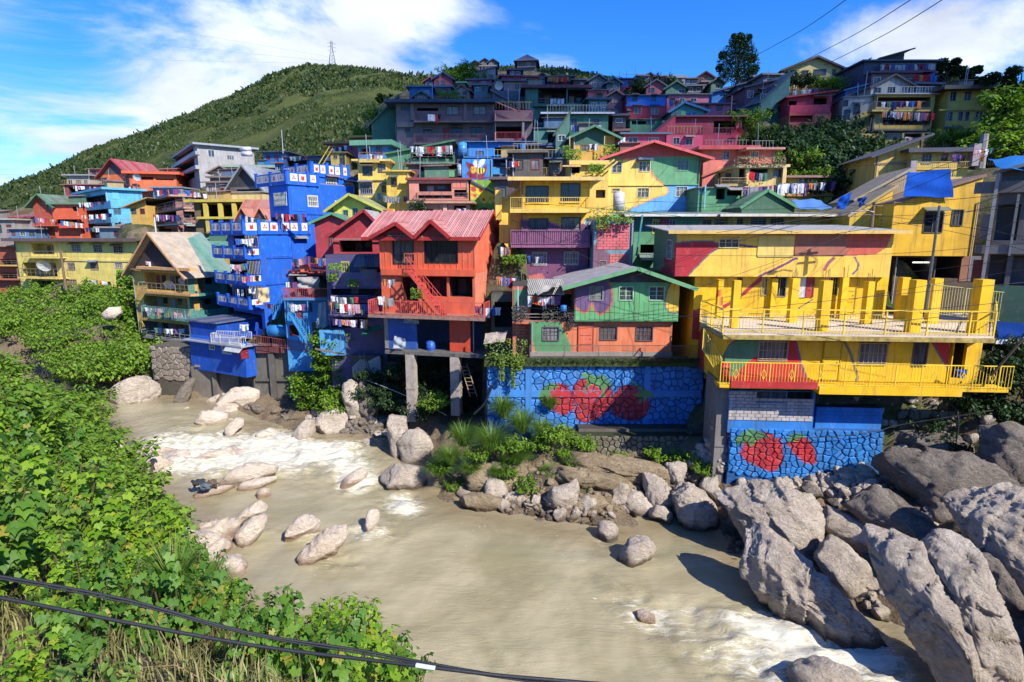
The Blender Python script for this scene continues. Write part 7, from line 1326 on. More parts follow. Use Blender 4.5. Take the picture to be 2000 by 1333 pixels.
def rock(label,poly,Y,k=0,depth=.7,res=4,seed=None,cat='boulder',name='boulder',rough=.16,planes=7,group=None):
 """a boulder: outline from the photo set at its own distance, depth of its own, cut by cleavage planes and roughened"""
 r=np.random.default_rng(seed or int(poly[0][0]*7+poly[0][1]));cx=sum(p[0]for p in poly)/len(poly);cy=sum(p[1]for p in poly)/len(poly)
 yb=max(p[1]for p in poly);xb=sum(p[0]for p in poly if p[1]>yb-.35*(yb-min(q[1]for q in poly)))/max(1,sum(1 for p in poly if p[1]>yb-.35*(yb-min(q[1]for q in poly))))
 ext_=np.mean([math.hypot(p[0]-cx,p[1]-cy)for p in poly])*Y/FP
 if Y>12 and cat=='boulder':Y=min(max(hit(xb,min(yb,1400)-3,14,62),Y-3.5),Y+3.5)+ext_*depth*.55
 C=at(cx,cy,Y);fwd=(C-Vector((0,0,CH))).normalized();rt=fwd.cross(Vector((0,0,1))).normalized();up=rt.cross(fwd);dist=(C-Vector((0,0,CH))).dot(Vector((0,cp,-sp)))
 sc=dist/FP;PL=[((p[0]-cx)*sc,(cy-p[1])*sc)for p in poly]
 D,F=ICO[res];th=np.arctan2(D[:,2],D[:,0]);rad_=np.full(len(D),.1)
 n=len(PL);dxv,dyv=np.cos(th),np.sin(th)
 for i in range(n):
  (ax,ay),(bx,by)=PL[i],PL[(i+1)%n];ex,ey=bx-ax,by-ay;den=dxv*ey-dyv*ex;den=np.where(abs(den)<1e-9,1e-9,den)
  t=(ax*ey-ay*ex)/den;s=(ax*dyv-ay*dxv)/den;ok=(t>0)&(s>=-1e-6)&(s<=1+1e-6);rad_=np.where(ok,np.maximum(rad_,t),rad_)
 cphi=np.hypot(D[:,0],D[:,2]);size=np.mean([math.hypot(*p)for p in PL]);dep=size*depth
 cph=cphi**.75
 L3=np.stack([rad_*cph*dxv,np.sign(D[:,1])*abs(D[:,1])**.8*dep,rad_*cph*dyv],1)
 ex0,ez0=np.ptp(L3[:,0]),np.ptp(L3[:,2])
 for _ in range(planes):
  nv=r.normal(0,1,3);nv[1]=-abs(nv[1])if r.random()<.8 else nv[1];nv/=np.linalg.norm(nv);d=(L3@nv);lim=d.max()*r.uniform(.70,.93)
  ex=np.clip(d-lim,0,None);L3=L3-ex[:,None]*nv*.97
 L3[:,0]*=ex0/np.ptp(L3[:,0])*1.03;L3[:,2]*=ez0/np.ptp(L3[:,2])*1.03
 off=r.uniform(0,50,3)
 rg=(fbm(L3+off,1.1/size**.6,4,.55)-.5);rg2=abs(fbm(L3*[1,1,1.6]+off,2.2/size**.5,4,.6)-.5)
 rg2=rg2+(abs(fbm(L3*[1,1,1.8]+off,5.5/size**.4,4,.6)-.5)*.55 if res>3 else 0)
 nrm=L3/(np.linalg.norm(L3,axis=1)[:,None]+1e-6)
 sd=r.normal(0,1,3);sd[1]*=.4;sd/=np.linalg.norm(sd);ph=(L3@sd)/size*r.uniform(1.6,2.6)+fbm(L3+off,.9/size**.5,3)*1.6;fr_=ph-np.floor(ph)
 ledge=fr_*.16-np.exp(-((fr_-.97)/.03)**2)*.14
 L3=L3+nrm*((rg*rough*1.3-rg2*rough*1.4+(ledge*.55 if res>3 else 0))*size)[:,None]
 Wd=np.outer(L3[:,0],rt)+np.outer(L3[:,1],fwd)+np.outer(L3[:,2],up)
 hz_=Wd[:,2]/(abs(Wd[:,2]).max()+1e-6);Wd[:,2]-=np.clip(-.25-hz_,0,1)*size*.6
 me=fast_mesh(name,Wd,F,M_rock(k),smooth=False);me.polygons.foreach_set('use_smooth',[True]*len(F));
 o=link(name,me,None,C);tag(o,label,cat,group);return o
RK=lambda*p:T(2.041,1340,680,*p)
LK=lambda*p:T(2.777,130,640,*p)
CK=SB
rock('long pointed grey boulder lying at the water edge, lit along its ridge',RK(248,765,300,760,380,790,460,840,520,890,600,950,680,1010,760,1070,805,1110,700,1108,600,1100,480,1085,380,1060,300,1020,255,980,240,930,250,870),22.6,0,.55,6)
rock('rounded pale boulder with a ridge behind the pointed boulder',RK(530,765,580,760,640,790,690,830,715,880,700,930,650,955,590,940,540,890,518,830),24.2,0,.7,4)
rock('huge slanting pale slab running down to the river at the right',RK(760,790,820,778,880,800,940,850,990,920,1040,1000,1100,1090,1150,1170,1190,1260,1230,1340,1150,1310,1060,1250,980,1180,900,1100,840,1020,790,940,750,870),20.3,0,.5,6)
rock('second slanting slab leaning against the huge pale slab',RK(980,820,1040,790,1110,810,1160,870,1200,960,1250,1060,1320,1160,1345,1300,1290,1345,1220,1330,1150,1190,1080,1060,1000,930,960,870),19.9,0,.5,6)
rock('broad rugged brown boulder under the blue basement corner',RK(160,620,230,580,290,550,345,535,410,560,470,570,520,610,545,680,540,750,500,795,420,790,330,770,240,740,190,690,150,650),27.2,0,.6,6)
rock('low brown boulder between the rugged boulder and the long grey one',RK(530,690,580,660,640,670,710,700,770,740,815,775,800,800,720,795,620,770,540,760),26.0,0,.6,4)
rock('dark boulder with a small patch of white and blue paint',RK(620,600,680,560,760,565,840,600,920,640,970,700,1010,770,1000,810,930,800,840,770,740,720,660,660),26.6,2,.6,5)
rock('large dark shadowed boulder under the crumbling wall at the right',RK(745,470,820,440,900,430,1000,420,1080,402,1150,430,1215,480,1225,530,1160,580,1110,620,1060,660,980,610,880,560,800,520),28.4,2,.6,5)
rock('massive grey boulder cut by the right edge with a lit top',RK(1070,650,1120,620,1200,580,1260,545,1345,560,1440,620,1480,800,1420,960,1340,950,1250,880,1180,800,1100,710),22.8,0,.7,6)
rock('dark brown rock block below the lit top boulder at the right edge',RK(1160,820,1240,860,1330,960,1345,1050,1250,980,1160,900),21.5,2,.8,4)
rock('smooth big boulder with a reddish flank at the bend of the bank',CK(1450,1040,1500,1005,1580,1020,1660,1060,1720,1110,1760,1180,1770,1260,1700,1300,1580,1300,1490,1280,1465,1200,1440,1120),28.8,0,.8,6)
rock('leaning triangular boulder left of the reddish one',CK(1250,940,1320,960,1400,1000,1450,1070,1465,1140,1400,1160,1300,1120,1255,1030),30.0,0,.6,4)
rock('grey wedge boulder above the dark water pool',CK(1060,1050,1150,1040,1230,1060,1290,1120,1310,1180,1240,1210,1160,1200,1100,1130),30.4,0,.6,4)
rock('upright pinkish block standing against the rubble wall',CK(1400,880,1480,860,1545,865,1545,950,1530,1000,1450,985),31.0,0,.7,4)
rock('low arch shaped rock at the waterline left of the reddish boulder',CK(1290,1190,1340,1150,1400,1160,1450,1200,1460,1280,1400,1250,1350,1240,1290,1240),28.2,0,.7,3)
rock('brown grey rocks heaped beside the reddish boulder',CK(1640,1010,1700,985,1760,1020,1800,1070,1780,1110,1720,1080,1660,1050),29.4,0,.7,3)
rock('block of fallen masonry half covered by grass',CK(580,1080,640,1030,720,1010,790,960,805,1040,790,1130,720,1150,640,1140),31.3,0,.7,4)
rock('pitted boulder set in the bank below the grass clumps',CK(160,980,230,970,300,990,320,1050,300,1110,220,1130,170,1080),32.0,0,.7,4)
rock('sunlit cream boulder in mid river, the larger of two neighbours',LK(1255,1220,1300,1180,1350,1130,1420,1100,1520,1092,1528,1130,1500,1190,1430,1250,1340,1262,1270,1255),22.9,1,.7,5)
rock('sunlit cream boulder just upstream of the larger one',LK(1185,1110,1220,1070,1260,1030,1310,1020,1350,1050,1372,1085,1340,1120,1260,1135,1190,1135),24.6,1,.7,5)
rock('tall cream rock split from its neighbour near the left bushes',LK(918,1110,960,1060,1020,1030,1085,1025,1085,1070,1050,1120,990,1160,940,1178),24.3,1,.7,4)
rock('long flat cream rock behind the tall cream rock',LK(890,1060,940,1010,1000,970,1045,952,1080,985,1060,1015,980,1035,920,1060),25.6,1,.7,4)
rock('low pale rock shelf reaching from the left bushes',LK(780,1090,830,1050,890,1048,880,1075,800,1130,740,1160,740,1120),25.2,1,.7,3)
rock('small ridge of rock breaking the water right of the cream boulders',LK(1620,1000,1660,985,1695,1000,1690,1070,1650,1110,1610,1110,1625,1050),25.4,1,.7,3)
rock('pale boulder at the foot of the bank left of the mid river',LK(1695,800,1740,755,1800,735,1880,745,1940,760,1945,870,1860,882,1760,870,1705,845),33.6,0,.8,4)
rock('triangular brown rock standing in the current',LK(1480,850,1520,800,1560,775,1600,765,1640,800,1625,830,1560,850,1500,862),33.4,1,.7,4)
rock('wide pale rock in the rapids with a shaded right end',LK(860,800,920,760,990,735,1060,745,1150,765,1165,785,1100,810,1000,830,900,850),34.6,1,.6,4)
rock('flat pinkish rock just below the wide rapids rock',LK(920,870,960,830,1030,820,1140,825,1150,845,1080,870,1000,885,930,888),32.2,1,.6,3)
rock('round orange stained stone at the tip of the pinkish rock',LK(1035,890,1060,870,1100,880,1105,915,1070,935,1035,925),31.0,1,.8,3)
rock('pale rock shelf with driftwood under the rapids',LK(685,880,760,868,840,868,905,880,905,900,820,910,740,920,690,915),31.6,1,.6,3)
rock('chalky rock jutting from behind the bushes into the rapids',LK(360,720,420,680,480,675,520,700,560,740,580,790,500,790,400,760),36.0,1,.7,4)
rock('pale cliff like rock at the bushes edge left of the rapids',LK(215,600,240,570,280,590,310,650,320,710,290,735,230,720,205,660),38.0,1,.7,4)
rock('small dark tipped rocks in the white water',LK(700,690,760,672,850,668,895,690,880,710,800,715,730,705),37.0,1,.7,3)
rock('great split boulder at the far left pool, dark on its shaded side',LK(245,350,290,290,330,257,370,270,430,280,480,320,490,350,450,390,380,410,290,385),52.2,0,.7,5)
rock('big boulder with a brightly lit left top below the small blue house',LK(828,390,860,350,920,330,980,328,1035,350,1035,390,1010,430,940,438,860,425,830,410),49.0,1,.7,4)
rock('mossy topped block right of the brightly lit boulder',LK(1005,290,1040,268,1090,280,1100,320,1080,345,1020,335),50.0,0,.8,3)
rock('brown slab boulder at the pool edge',LK(740,410,790,375,850,360,870,380,830,420,760,432),50.0,0,.6,3)
rock('pale rounded boulder at the head of the rapids',LK(700,480,740,450,800,455,860,480,860,510,800,532,740,520,705,500),45.5,1,.7,4)
rock('knobbly pale stone below the head of the rapids',LK(860,545,900,510,925,487,960,490,955,540,920,560,880,588,862,570),43.2,1,.8,3)
rock('brown boulder with a flat top behind the pale rounded one',LK(770,440,830,415,900,430,940,460,900,480,830,470),47.0,0,.7,3)
rock('smooth dark egg shaped boulder at the far bank of the rapids',LK(1225,590,1260,530,1300,500,1345,510,1350,570,1320,605,1260,612),42.4,0,.8,4)
rock('large dome boulder with a mossy crack at the far bank',LK(1345,520,1380,470,1430,440,1500,450,1530,500,1525,560,1480,600,1400,600,1355,570),42.8,0,.8,5)
rock('tall leaning dark rock beside the left stilt',LK(1740,520,1780,460,1840,470,1845,560,1830,650,1780,700,1755,640),40.6,0,.7,4)
rock('shadowed round boulder right of the leaning dark rock',LK(1800,620,1850,560,1910,550,1980,600,1990,700,1920,720,1830,720),38.6,0,.8,4)
rock('orange tinted rock shelf at the head of the rapids',LK(1020,580,1070,562,1130,575,1130,595,1070,600,1025,598),43.8,1,.5,3)
rock('tall narrow rock stack beneath the purple shacks',LK(1505,300,1540,280,1580,320,1600,420,1580,500,1530,480,1500,380),45.5,0,.7,4)
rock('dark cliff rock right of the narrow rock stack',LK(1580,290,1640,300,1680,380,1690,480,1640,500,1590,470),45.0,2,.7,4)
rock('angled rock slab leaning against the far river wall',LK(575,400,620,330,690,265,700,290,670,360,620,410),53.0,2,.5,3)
rock('small pointed boulder at the waterline, the left of two on the bank',[(1164,1030),(1176,1018),(1195,1016),(1206,1034),(1206,1056),(1186,1058),(1168,1046)],27.6,0,.8,3)
rock('lone pale boulder standing in the water right of the bank',[(1206,1090),(1222,1062),(1240,1046),(1262,1048),(1280,1066),(1276,1082),(1240,1104),(1212,1106)],25.8,0,.8,4)
rock('lone reddish stone breaking the surface near the lower rapids',[(1238,1200),(1256,1190),(1276,1200),(1278,1212),(1256,1216),(1240,1212)],21.5,1,.6,3)
rock('grey boulder cut off by the bottom edge',[(1545,1333),(1560,1312),(1600,1296),(1660,1300),(1700,1333),(1700,1370),(1560,1370)],18.2,0,.7,4)
rock('whitish boulder in the dry grass at the lower left edge',[(-20,1230),(10,1215),(30,1240),(36,1290),(20,1333),(-20,1333)],9.5,1,.8,4)
rock('flat weathered rock in the scrub of the far left bank',[(203,612),(215,600),(236,600),(238,614),(222,620),(206,619)],62,1,.8,3)
def octo(x,y,rx,ry,r):return[(x+rx*math.cos(t)*r.uniform(.75,1.15),y+ry*math.sin(t)*r.uniform(.75,1.1))for t in[i*math.pi/4 for i in range(8)]]
rk=random.Random(9)
def scatter_stones(n,region,zf,size,k,lab,grp,join=False):
 JV,JF=[],[];nb=0
 base=[]
 for s in range(6):
  r=np.random.default_rng(s+n);V=ICO[3 if join else 4][0]*[1,.85,.7]
  for _ in range(12):nv=r.normal(0,1,3);nv/=np.linalg.norm(nv);d=V@nv;V=V-np.clip(d-d.max()*r.uniform(.6,.85),0,None)[:,None]*nv
  V=V*(1.25+(fbm(V+s*7.1,1.6,4,.6)-.5)[:,None]*.7);base.append(V if join else fast_mesh('stone',V,ICO[4][1],M_rock(k),smooth=True))
 x0=min(p[0]for p in region);x1=max(p[0]for p in region);y0=min(p[1]for p in region);y1=max(p[1]for p in region);c=0;t=0
 while c<n and t<n*20:
  t+=1;px,py=rk.uniform(x0,x1),rk.uniform(y0,y1)
  if not inpoly([px],[py],region)[0]:continue
  p=at(px,py,hit(px,py));g2=gz(p.x,p.y)
  s=size[0]+(size[1]-size[0])*rk.random()**2.2
  if join:
   V=rk.choice(base);a=rk.uniform(0,6.3);V=np.stack([V[:,0]*math.cos(a)-V[:,1]*math.sin(a),V[:,0]*math.sin(a)+V[:,1]*math.cos(a),V[:,2]],1)*s+[p.x,p.y,max(g2,-.05)+s*.15];JV.append(V);JF.append(ICO[3][1]+nb);nb+=len(V);c+=1;continue
  o=link('stone',rk.choice(base),None,(p.x,p.y,max(g2,-.05)+s*.15),(rk.uniform(-.4,.4),rk.uniform(-.4,.4),rk.uniform(0,6.3)));o.scale=(s*rk.uniform(.8,1.4),s,s*rk.uniform(.7,1.1));tag(o,lab,'stone',grp);c+=1
 if JV:link(grp,fast_mesh(grp,np.concatenate(JV),np.concatenate(JF),M_rock(k),smooth=True))['kind']='stuff'
scatter_stones(60,CK(0,1060,150,1080,600,1120,900,1200,950,1290,600,1260,350,1180,0,1160),0,(.18,.6),0,'brown bank stone among others along the waterline below the grass clumps','stones along the bank waterline')
scatter_stones(260,RK(150,720,260,760,520,800,540,860,480,870,300,800,240,900,150,800),.1,(.06,.2),0,'','cobbles',True)
scatter_stones(26,RK(600,940,720,930,830,1030,780,1090,700,1050),.3,(.18,.42),0,'rounded river cobble wedged between the pointed boulder and the slanting slab','cobbles between the big boulders')
scatter_stones(160,RK(430,500,700,470,860,560,640,620,560,600,300,540),2.5,(.12,.40),0,'','rubble',True)
scatter_stones(150,CK(1560,830,1660,760,1800,800,1820,960,1700,960,1580,900),2.5,(.12,.42),0,'','rubble',True)
scatter_stones(260,LK(960,450,1200,470,1500,600,1700,600,1700,500,1400,520,1200,500,1000,420),.3,(.08,.4),2,'','gravel',True)
scatter_stones(30,LK(560,440,720,400,1000,480,900,560,760,520),.3,(.2,.6),1,'pale stone at the edge of the upper pool','stones round the upper pool')
scatter_stones(34,LK(650,1080,880,1060,930,1200,880,1330,640,1330),.2,(.3,1.1),1,'cream stone of the shelf between the bushes and the river','cream stones by the bushes')
scatter_stones(20,LK(330,720,620,730,900,700,1000,640,700,640,400,680),.3,(.3,.9),1,'cream stone in the white water of the rapids','cream stones in the rapids')
scatter_stones(16,[(835,950),(1060,930),(1400,930),(1400,985),(1230,1000),(1150,1035),(960,1000)],0,(.2,.85),0,'weathered stone in the rubble bank below the mossy retaining wall','stones of the rubble bank')
scatter_stones(500,[(835,935),(1060,900),(1400,930),(1400,985),(1230,1000),(1150,1035),(960,1000)],0,(.06,.26),3,'','rubble',True)
scatter_stones(22,[(1400,950),(1700,900),(1960,900),(1990,1180),(1800,1120),(1600,1040),(1430,1040)],0,(.3,.8),2,'dark stone filling the gaps between the big right hand boulders','dark stones between the right boulders')
scatter_stones(300,[(1400,950),(1740,800),(2000,800),(1990,1180),(1800,1120),(1600,1040),(1430,1040)],0,(.08,.4),0,'','rubble',True)
scatter_stones(30,[(590,790),(760,790),(760,870),(600,850)],0,(.3,.8),0,'brown stone at the foot of the far bank left of the stilts','brown stones left of the stilts')
rock('long low rock ledge under the left grass clumps',CK(0,960,120,900,260,880,420,900,520,930,540,1000,420,1040,240,1050,60,1040),32.5,3,.6,5)
rock('pale sunlit rock ledge at the middle of the rubble bank',CK(540,920,700,890,900,910,1050,930,1180,950,1190,1010,1040,1040,860,1030,700,1020,560,1000),32.6,3,.6,5)
rock('brown craggy ledge right of the sunlit one',CK(1000,900,1150,890,1300,920,1400,940,1380,1000,1240,1010,1080,990),32.8,3,.6,5)
rock('craggy ledge rock just above the waterline at the left end of the bank',CK(0,1090,120,1060,260,1100,330,1140,260,1190,120,1190,20,1150),31.5,3,.6,5)
rock('rugged rock beneath the end of the mossy wall',CK(760,1130,860,1080,960,1090,1010,1140,980,1210,880,1230,780,1200),30.8,3,.6,5)
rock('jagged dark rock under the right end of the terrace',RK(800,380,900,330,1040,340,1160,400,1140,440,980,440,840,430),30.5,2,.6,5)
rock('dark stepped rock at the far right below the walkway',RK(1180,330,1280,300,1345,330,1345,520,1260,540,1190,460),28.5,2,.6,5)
rock('broad earthy ledge spanning the foot of the mossy wall',CK(560,830,760,790,1000,800,1250,830,1420,880,1400,960,1200,950,900,930,640,910),33.6,3,.5,5)
rock('tan bedrock shoulder between the low bushes and the pitted boulder',CK(60,900,200,850,400,850,560,880,600,960,440,980,240,980,100,970),33.2,3,.5,5)
def leaf_template(kind):
 if kind=='lobed':
  ang=[-150,-118,-95,-62,-38,-14,0,14,38,62,95,118,150];rd=[.50,.72,.58,.86,.62,.74,1.08,.74,.62,.86,.58,.72,.50]
  V=[(0,0,0)]+[(r*math.sin(R(a)),r*math.cos(R(a)),.10*abs(math.sin(R(a)))-.16*r*r)for a,r in zip(ang,rd)]
  F=[(0,i,i+1)for i in range(1,13)]
  return np.array(V),np.array(F)
 if kind=='oval':
  V=[(0,-.5,0),(.32,-.1,.06),(.26,.32,.02),(0,.62,-.08),(-.26,.32,.02),(-.32,-.1,.06)];return np.array(V),np.array([(0,1,2),(0,2,3),(0,3,4),(0,4,5)])
 V=[(0,-.5,0),(.3,0,.05),(0,.55,-.05),(-.3,0,.05)];return np.array(V),np.array([(0,1,2),(0,2,3)])
def leaves(C,Nrm,size,kind,r,spin=None):
 """place leaf templates: centres, normals"""
 T_,F_=leaf_template(kind);n=len(C);z=Nrm/np.linalg.norm(Nrm,axis=1)[:,None]
 a=r.normal(0,1,(n,3))if spin is None else spin;y=a-(a*z).sum(1)[:,None]*z;y/=np.linalg.norm(y,axis=1)[:,None]+1e-9;x=np.cross(y,z)
 s=np.broadcast_to(size,(n,))*r.uniform(.7,1.25,n)
 V=C[:,None,:]+s[:,None,None]*(T_[None,:,0:1]*x[:,None,:]+T_[None,:,1:2]*y[:,None,:]+T_[None,:,2:3]*z[:,None,:])
 F=F_[None]+(np.arange(n)*len(T_))[:,None,None]
 tint=np.repeat(np.stack([r.random(n),r.random(n),r.random(n),np.ones(n)],1),len(T_),0)
 return V.reshape(-1,3),F.reshape(-1,3),tint
LN=M_leaf('near_leaf',(.10,.23,.014),(.30,.43,.035),(.42,.34,.05),.40)
LM=M_leaf('bush_leaf',(.08,.18,.014),(.24,.37,.035),(.20,.22,.05),.35)
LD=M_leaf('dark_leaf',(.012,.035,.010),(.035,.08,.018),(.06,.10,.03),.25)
LG=M_leaf('grass_leaf',(.07,.16,.02),(.19,.30,.05),(.38,.34,.12),.35)
LV=M_leaf('vine_leaf',(.07,.17,.02),(.30,.36,.05),(.42,.40,.08),.40)
LY=M_leaf('dry_grass',(.16,.15,.05),(.34,.30,.12),(.20,.26,.05),.25)
LW=M_leaf('broad_leaf',(.07,.15,.02),(.20,.30,.05),(.36,.30,.08),.4)
STEM=lambda:M_simple('green_stem',(.12,.10,.04),.8)
def plant_mesh(seed,Rr,Hh,stems,per,ls,kind='lobed',droop=.5,top=True):
 """several stems leaning outwards, leaves in whorls getting denser to the top"""
 r=np.random.default_rng(seed);C=[];N=[];S=[];sm=MB()
 for _ in range(stems):
  a=r.uniform(0,2*np.pi);q=Rr*math.sqrt(r.uniform(.02,1));hh=Hh*r.uniform(.55,1.05)*(1-.35*(q/Rr)**2)
  b=np.array([math.cos(a)*q*.35,math.sin(a)*q*.35,0]);t=np.array([math.cos(a)*q,math.sin(a)*q,hh])
  sm.tube([b,b*.6+t*.4+[0,0,hh*.1],t],.022,4,r2=.01)
  m=int(per*r.uniform(.7,1.3));u=r.uniform(.25,1,m)**.6;P=b[None]+(t-b)[None]*u[:,None]
  out=r.normal(0,1,(m,3));out[:,2]*=.35;out/=np.linalg.norm(out,axis=1)[:,None]
  P=P+out*(ls*1.15)*r.uniform(.5,1.5,m)[:,None];C.append(P);nn=out*droop+np.array([0,0,1])+r.normal(0,.22,(m,3));N.append(nn);S.append(out)
 C=np.concatenate(C);N=np.concatenate(N);S=np.concatenate(S)
 return leaves(C,N,ls,kind,r,S)+(sm,)
def plant_protos(n,name,mat,seed0,*a,**k):
 out=[]
 for i in range(n):
  V,F,t,sm=plant_mesh(seed0+i,*a,**k);out.append((fast_mesh('leaves',V,F,mat,t),sm.mesh('stem',STEM())))
 return out
def put_plant(name,pr,loc,s,label,cat='shrub',group=None,rz=None,tilt=.1,ns=1.0):
 e=empty(name,loc,rz if rz is not None else random.uniform(0,6.28),label,cat,group);e.scale=(s,s,s*ns);e.rotation_euler.x=random.uniform(-tilt,tilt)
 link('leaves',pr[0],e);link('stem',pr[1],e);return e
P_near=plant_protos(6,'n',LN,100,1.0,2.6,13,58,.092)
LN2=M_leaf('near_leaf_dark',(.055,.15,.02),(.17,.31,.035),(.42,.34,.06),.4)
P_near=P_near[:3]+plant_protos(3,'nd',LN2,150,1.05,3.0,11,46,.125,droop=1.1)
P_wide=plant_protos(3,'w',LW,600,1.1,1.9,11,40,.15,kind='oval',droop=.9)
P_mid=plant_protos(5,'m',LM,200,1.5,1.9,26,30,.21,kind='oval')
P_far=plant_protos(4,'f',LM,300,1.6,1.6,30,34,.18,kind='dia',droop=.8)
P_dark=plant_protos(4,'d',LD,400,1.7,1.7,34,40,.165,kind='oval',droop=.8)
rn=random.Random(21);cnt=0;pts_=[]
tries=0
MASK=[(-60,540),(0,590),(90,600),(150,640),(215,770),(225,850),(250,900),(320,950),(400,985),(450,1060),(455,1110),(430,1180),(560,1165),(640,1150),(720,1200),(790,1290),(800,1420),(-200,1420),(-200,560)]
while cnt<290 and tries<60000:
 tries+=1;x,y=rn.uniform(-52,2),5.5+52*rn.random()**1.7
 if not inpoly([x],[y],NEAR)[0]:continue
 z=gz(x,y);q=proj(x,y,z+1.3)
 if z<.8 or not inpoly([q[0]],[q[1]],MASK)[0]:continue
 mind=.85+.022*y
 if any((x-a)**2+(y-b)**2<mind**2 for a,b in pts_):continue
 q2=proj(x,y,z+2.3)
 if y<7.2 and q2[0]>150:continue
 if q[0]<560 and q[1]>1120 and rn.random()<.30:pts_.append((x,y));continue
 near_=y<24
 s=rn.choice((.6,.8,1.0,1.2,1.5))*rn.uniform(.9,1.1)*(1 if near_ else 1.2)
 s_ok=[v for v in(s,s*.75,s*.55)if inpoly(*[[c]for c in proj(x,y,z+2.35*v)],MASK)[0]]
 if not s_ok:continue
 s=s_ok[0];pts_.append((x,y))
 zone='at the bottom under the black cables'if q[1]>1120 else 'reaching out over the cream stones'if q[0]>300 else 'at the left edge of the picture'if q[0]<110 else 'in the middle of the near slope'
 if near_ and rn.random()<.22:put_plant('broad_leaf_shrub',rn.choice(P_wide),(x,y,z-.1),s*.9,'looser shrub with broad oval leaves '+zone,'shrub','broad leaved shrubs '+zone)
 elif near_:put_plant('shrub',rn.choice(P_near),(x,y,z-.15),s,'lush shrub with large lobed leaves '+zone,'shrub','lobed leaf shrubs '+zone)
 else:put_plant('shrub',rn.choice(P_mid),(x,y,z-.15),s*.95,'dense green shrub farther along the bank '+zone,'shrub','dense farther shrubs '+zone)
 cnt+=1
r_=np.random.default_rng(77)
U=np.stack([r_.uniform(-58,4,60000),r_.uniform(4,58,60000)],1);w_=inpoly(U[:,0],U[:,1],NEAR);U=U[w_]
Uz=ground_z(U[:,0],U[:,1]);U=U[Uz>.5];Uz=Uz[Uz>.5];qx,qy=proj(U[:,0],U[:,1],Uz+.4);w_=inpoly(qx,qy,MASK+[]);U=np.column_stack([U,Uz])[w_]
qx,qy=qx[w_],qy[w_]
def blades(name,C,ln,mat,seed,k=6,wid=.018,lean=.7,kind='stuff'):
 r=np.random.default_rng(seed);n=len(C)*k;B=np.repeat(C,k,0)+r.normal(0,.12,(n,3))*[1,1,.1];L_=np.repeat(np.broadcast_to(ln,(len(C),)),k)*r.uniform(.5,1.2,n)
 a=r.uniform(0,2*np.pi,n);o=np.stack([np.cos(a),np.sin(a),0*a],1)*(r.uniform(.1,lean,n)*L_)[:,None];sd=np.stack([-np.sin(a),np.cos(a),0*a],1)*(wid*r.uniform(.6,1.5,n))[:,None]
 m1=B+o*.35+np.stack([0*a,0*a,L_*.62],1);t1=B+o+np.stack([0*a,0*a,L_*r.uniform(.55,.95,n)],1)
 V=np.stack([B-sd,B+sd,m1+sd,m1-sd,t1],1).reshape(-1,3);i5=np.arange(n)*5
 F=np.concatenate([np.stack([i5,i5+1,i5+2],1),np.stack([i5,i5+2,i5+3],1),np.stack([i5+3,i5+2,i5+4],1)])
 t=np.repeat(np.stack([r.random(n),r.random(n),r.random(n),np.ones(n)],1),5,0)
 me=fast_mesh(name,V,F,mat,t);return me
dry=inpoly(qx,qy,[(-50,960),(60,980),(220,1130),(520,1200),(640,1350),(560,1460),(-100,1460)])|(r_.random(len(U))<.12)
if dry.any():link('dry_grass',blades('dry_grass',U[dry][:5500],.55,LY,5,6,.009))['kind']='stuff'
oth=U[~dry];Vv=oth+r_.normal(0,.25,oth.shape)+[0,0,.35];nn=r_.normal(0,.5,Vv.shape)+[0,0,1]
V,F,t=leaves(Vv[:26000],nn[:26000],.17,'oval',r_);link('undergrowth',fast_mesh('undergrowth',V,F,LM,t))['kind']='stuff'
tw_=MB();rt3=random.Random(8)
for p_ in U[dry][::max(1,int(dry.sum()/160))]:
 a_=rt3 .uniform(0,6.3);l_=rt3 .uniform(.6,1.8);p_=Vector(p_);tw_.tube([p_,p_+Vector((math.cos(a_)*l_*.5,math.sin(a_)*l_*.5,l_*.35)),p_+Vector((math.cos(a_)*l_,math.sin(a_)*l_,l_*rt3 .uniform(.2,.8)))],.014,4,r2=.005)
link('dead_twigs',tw_.mesh('dead_twigs',M_simple('dead_wood',(.26,.17,.09),.9)))['kind']='stuff'
def bush(px,py,Y,s,label,protos,cat='bush',group=None,ns=1.0,name='bush'):
 p=at(px,py,Y);put_plant(name,random.choice(protos),(p.x,p.y,p.z),s,label,cat,group,ns=ns)
rb_=random.Random(5)
def planting(region,n,protos,s,label,grp,Yf,sink=.0,name='bush',cat='bush'):
 x0=min(p[0]for p in region);x1=max(p[0]for p in region);y0=min(p[1]for p in region);y1=max(p[1]for p in region);c=0;got=[]
 for _ in range(n*40):
  if c>=n:break
  px,py=rb_.uniform(x0,x1),rb_.uniform(y0,y1)
  if not inpoly([px],[py],region)[0]:continue
  Y=min(Yf(px,py),hit(px,py,14,120)-.3);p=at(px,py,Y)
  if any((p-q).length<s*.9 for q in got):continue
  got.append(p);put_plant(name,rb_.choice(protos),(p.x,p.y,p.z-sink-s*.9),s*rb_.uniform(.75,1.2),label,cat,grp);c+=1
planting([(0,575),(60,560),(270,560),(285,600),(270,660),(300,670),(300,700),(200,720),(130,700),(60,640),(0,640)],62,P_far,1.9,'round green bush on the slope below the long yellow house','bushes below the long yellow house',lambda x,y:82-(y-560)*.17)
planting([(130,680),(300,680),(300,712),(200,730),(130,720)],16,P_far,1.5,'dark leafed bush overhanging the mossy far left river wall','bushes along the far left river wall',lambda x,y:59.5)
planting([(1490,250),(1560,270),(1640,240),(1690,290),(1700,340),(1640,370),(1560,330),(1500,280)],46,P_dark,2.1,'dark green bush in the shaded gully between the houses','bushes in the shaded gully',lambda x,y:74-(y-240)*.13)
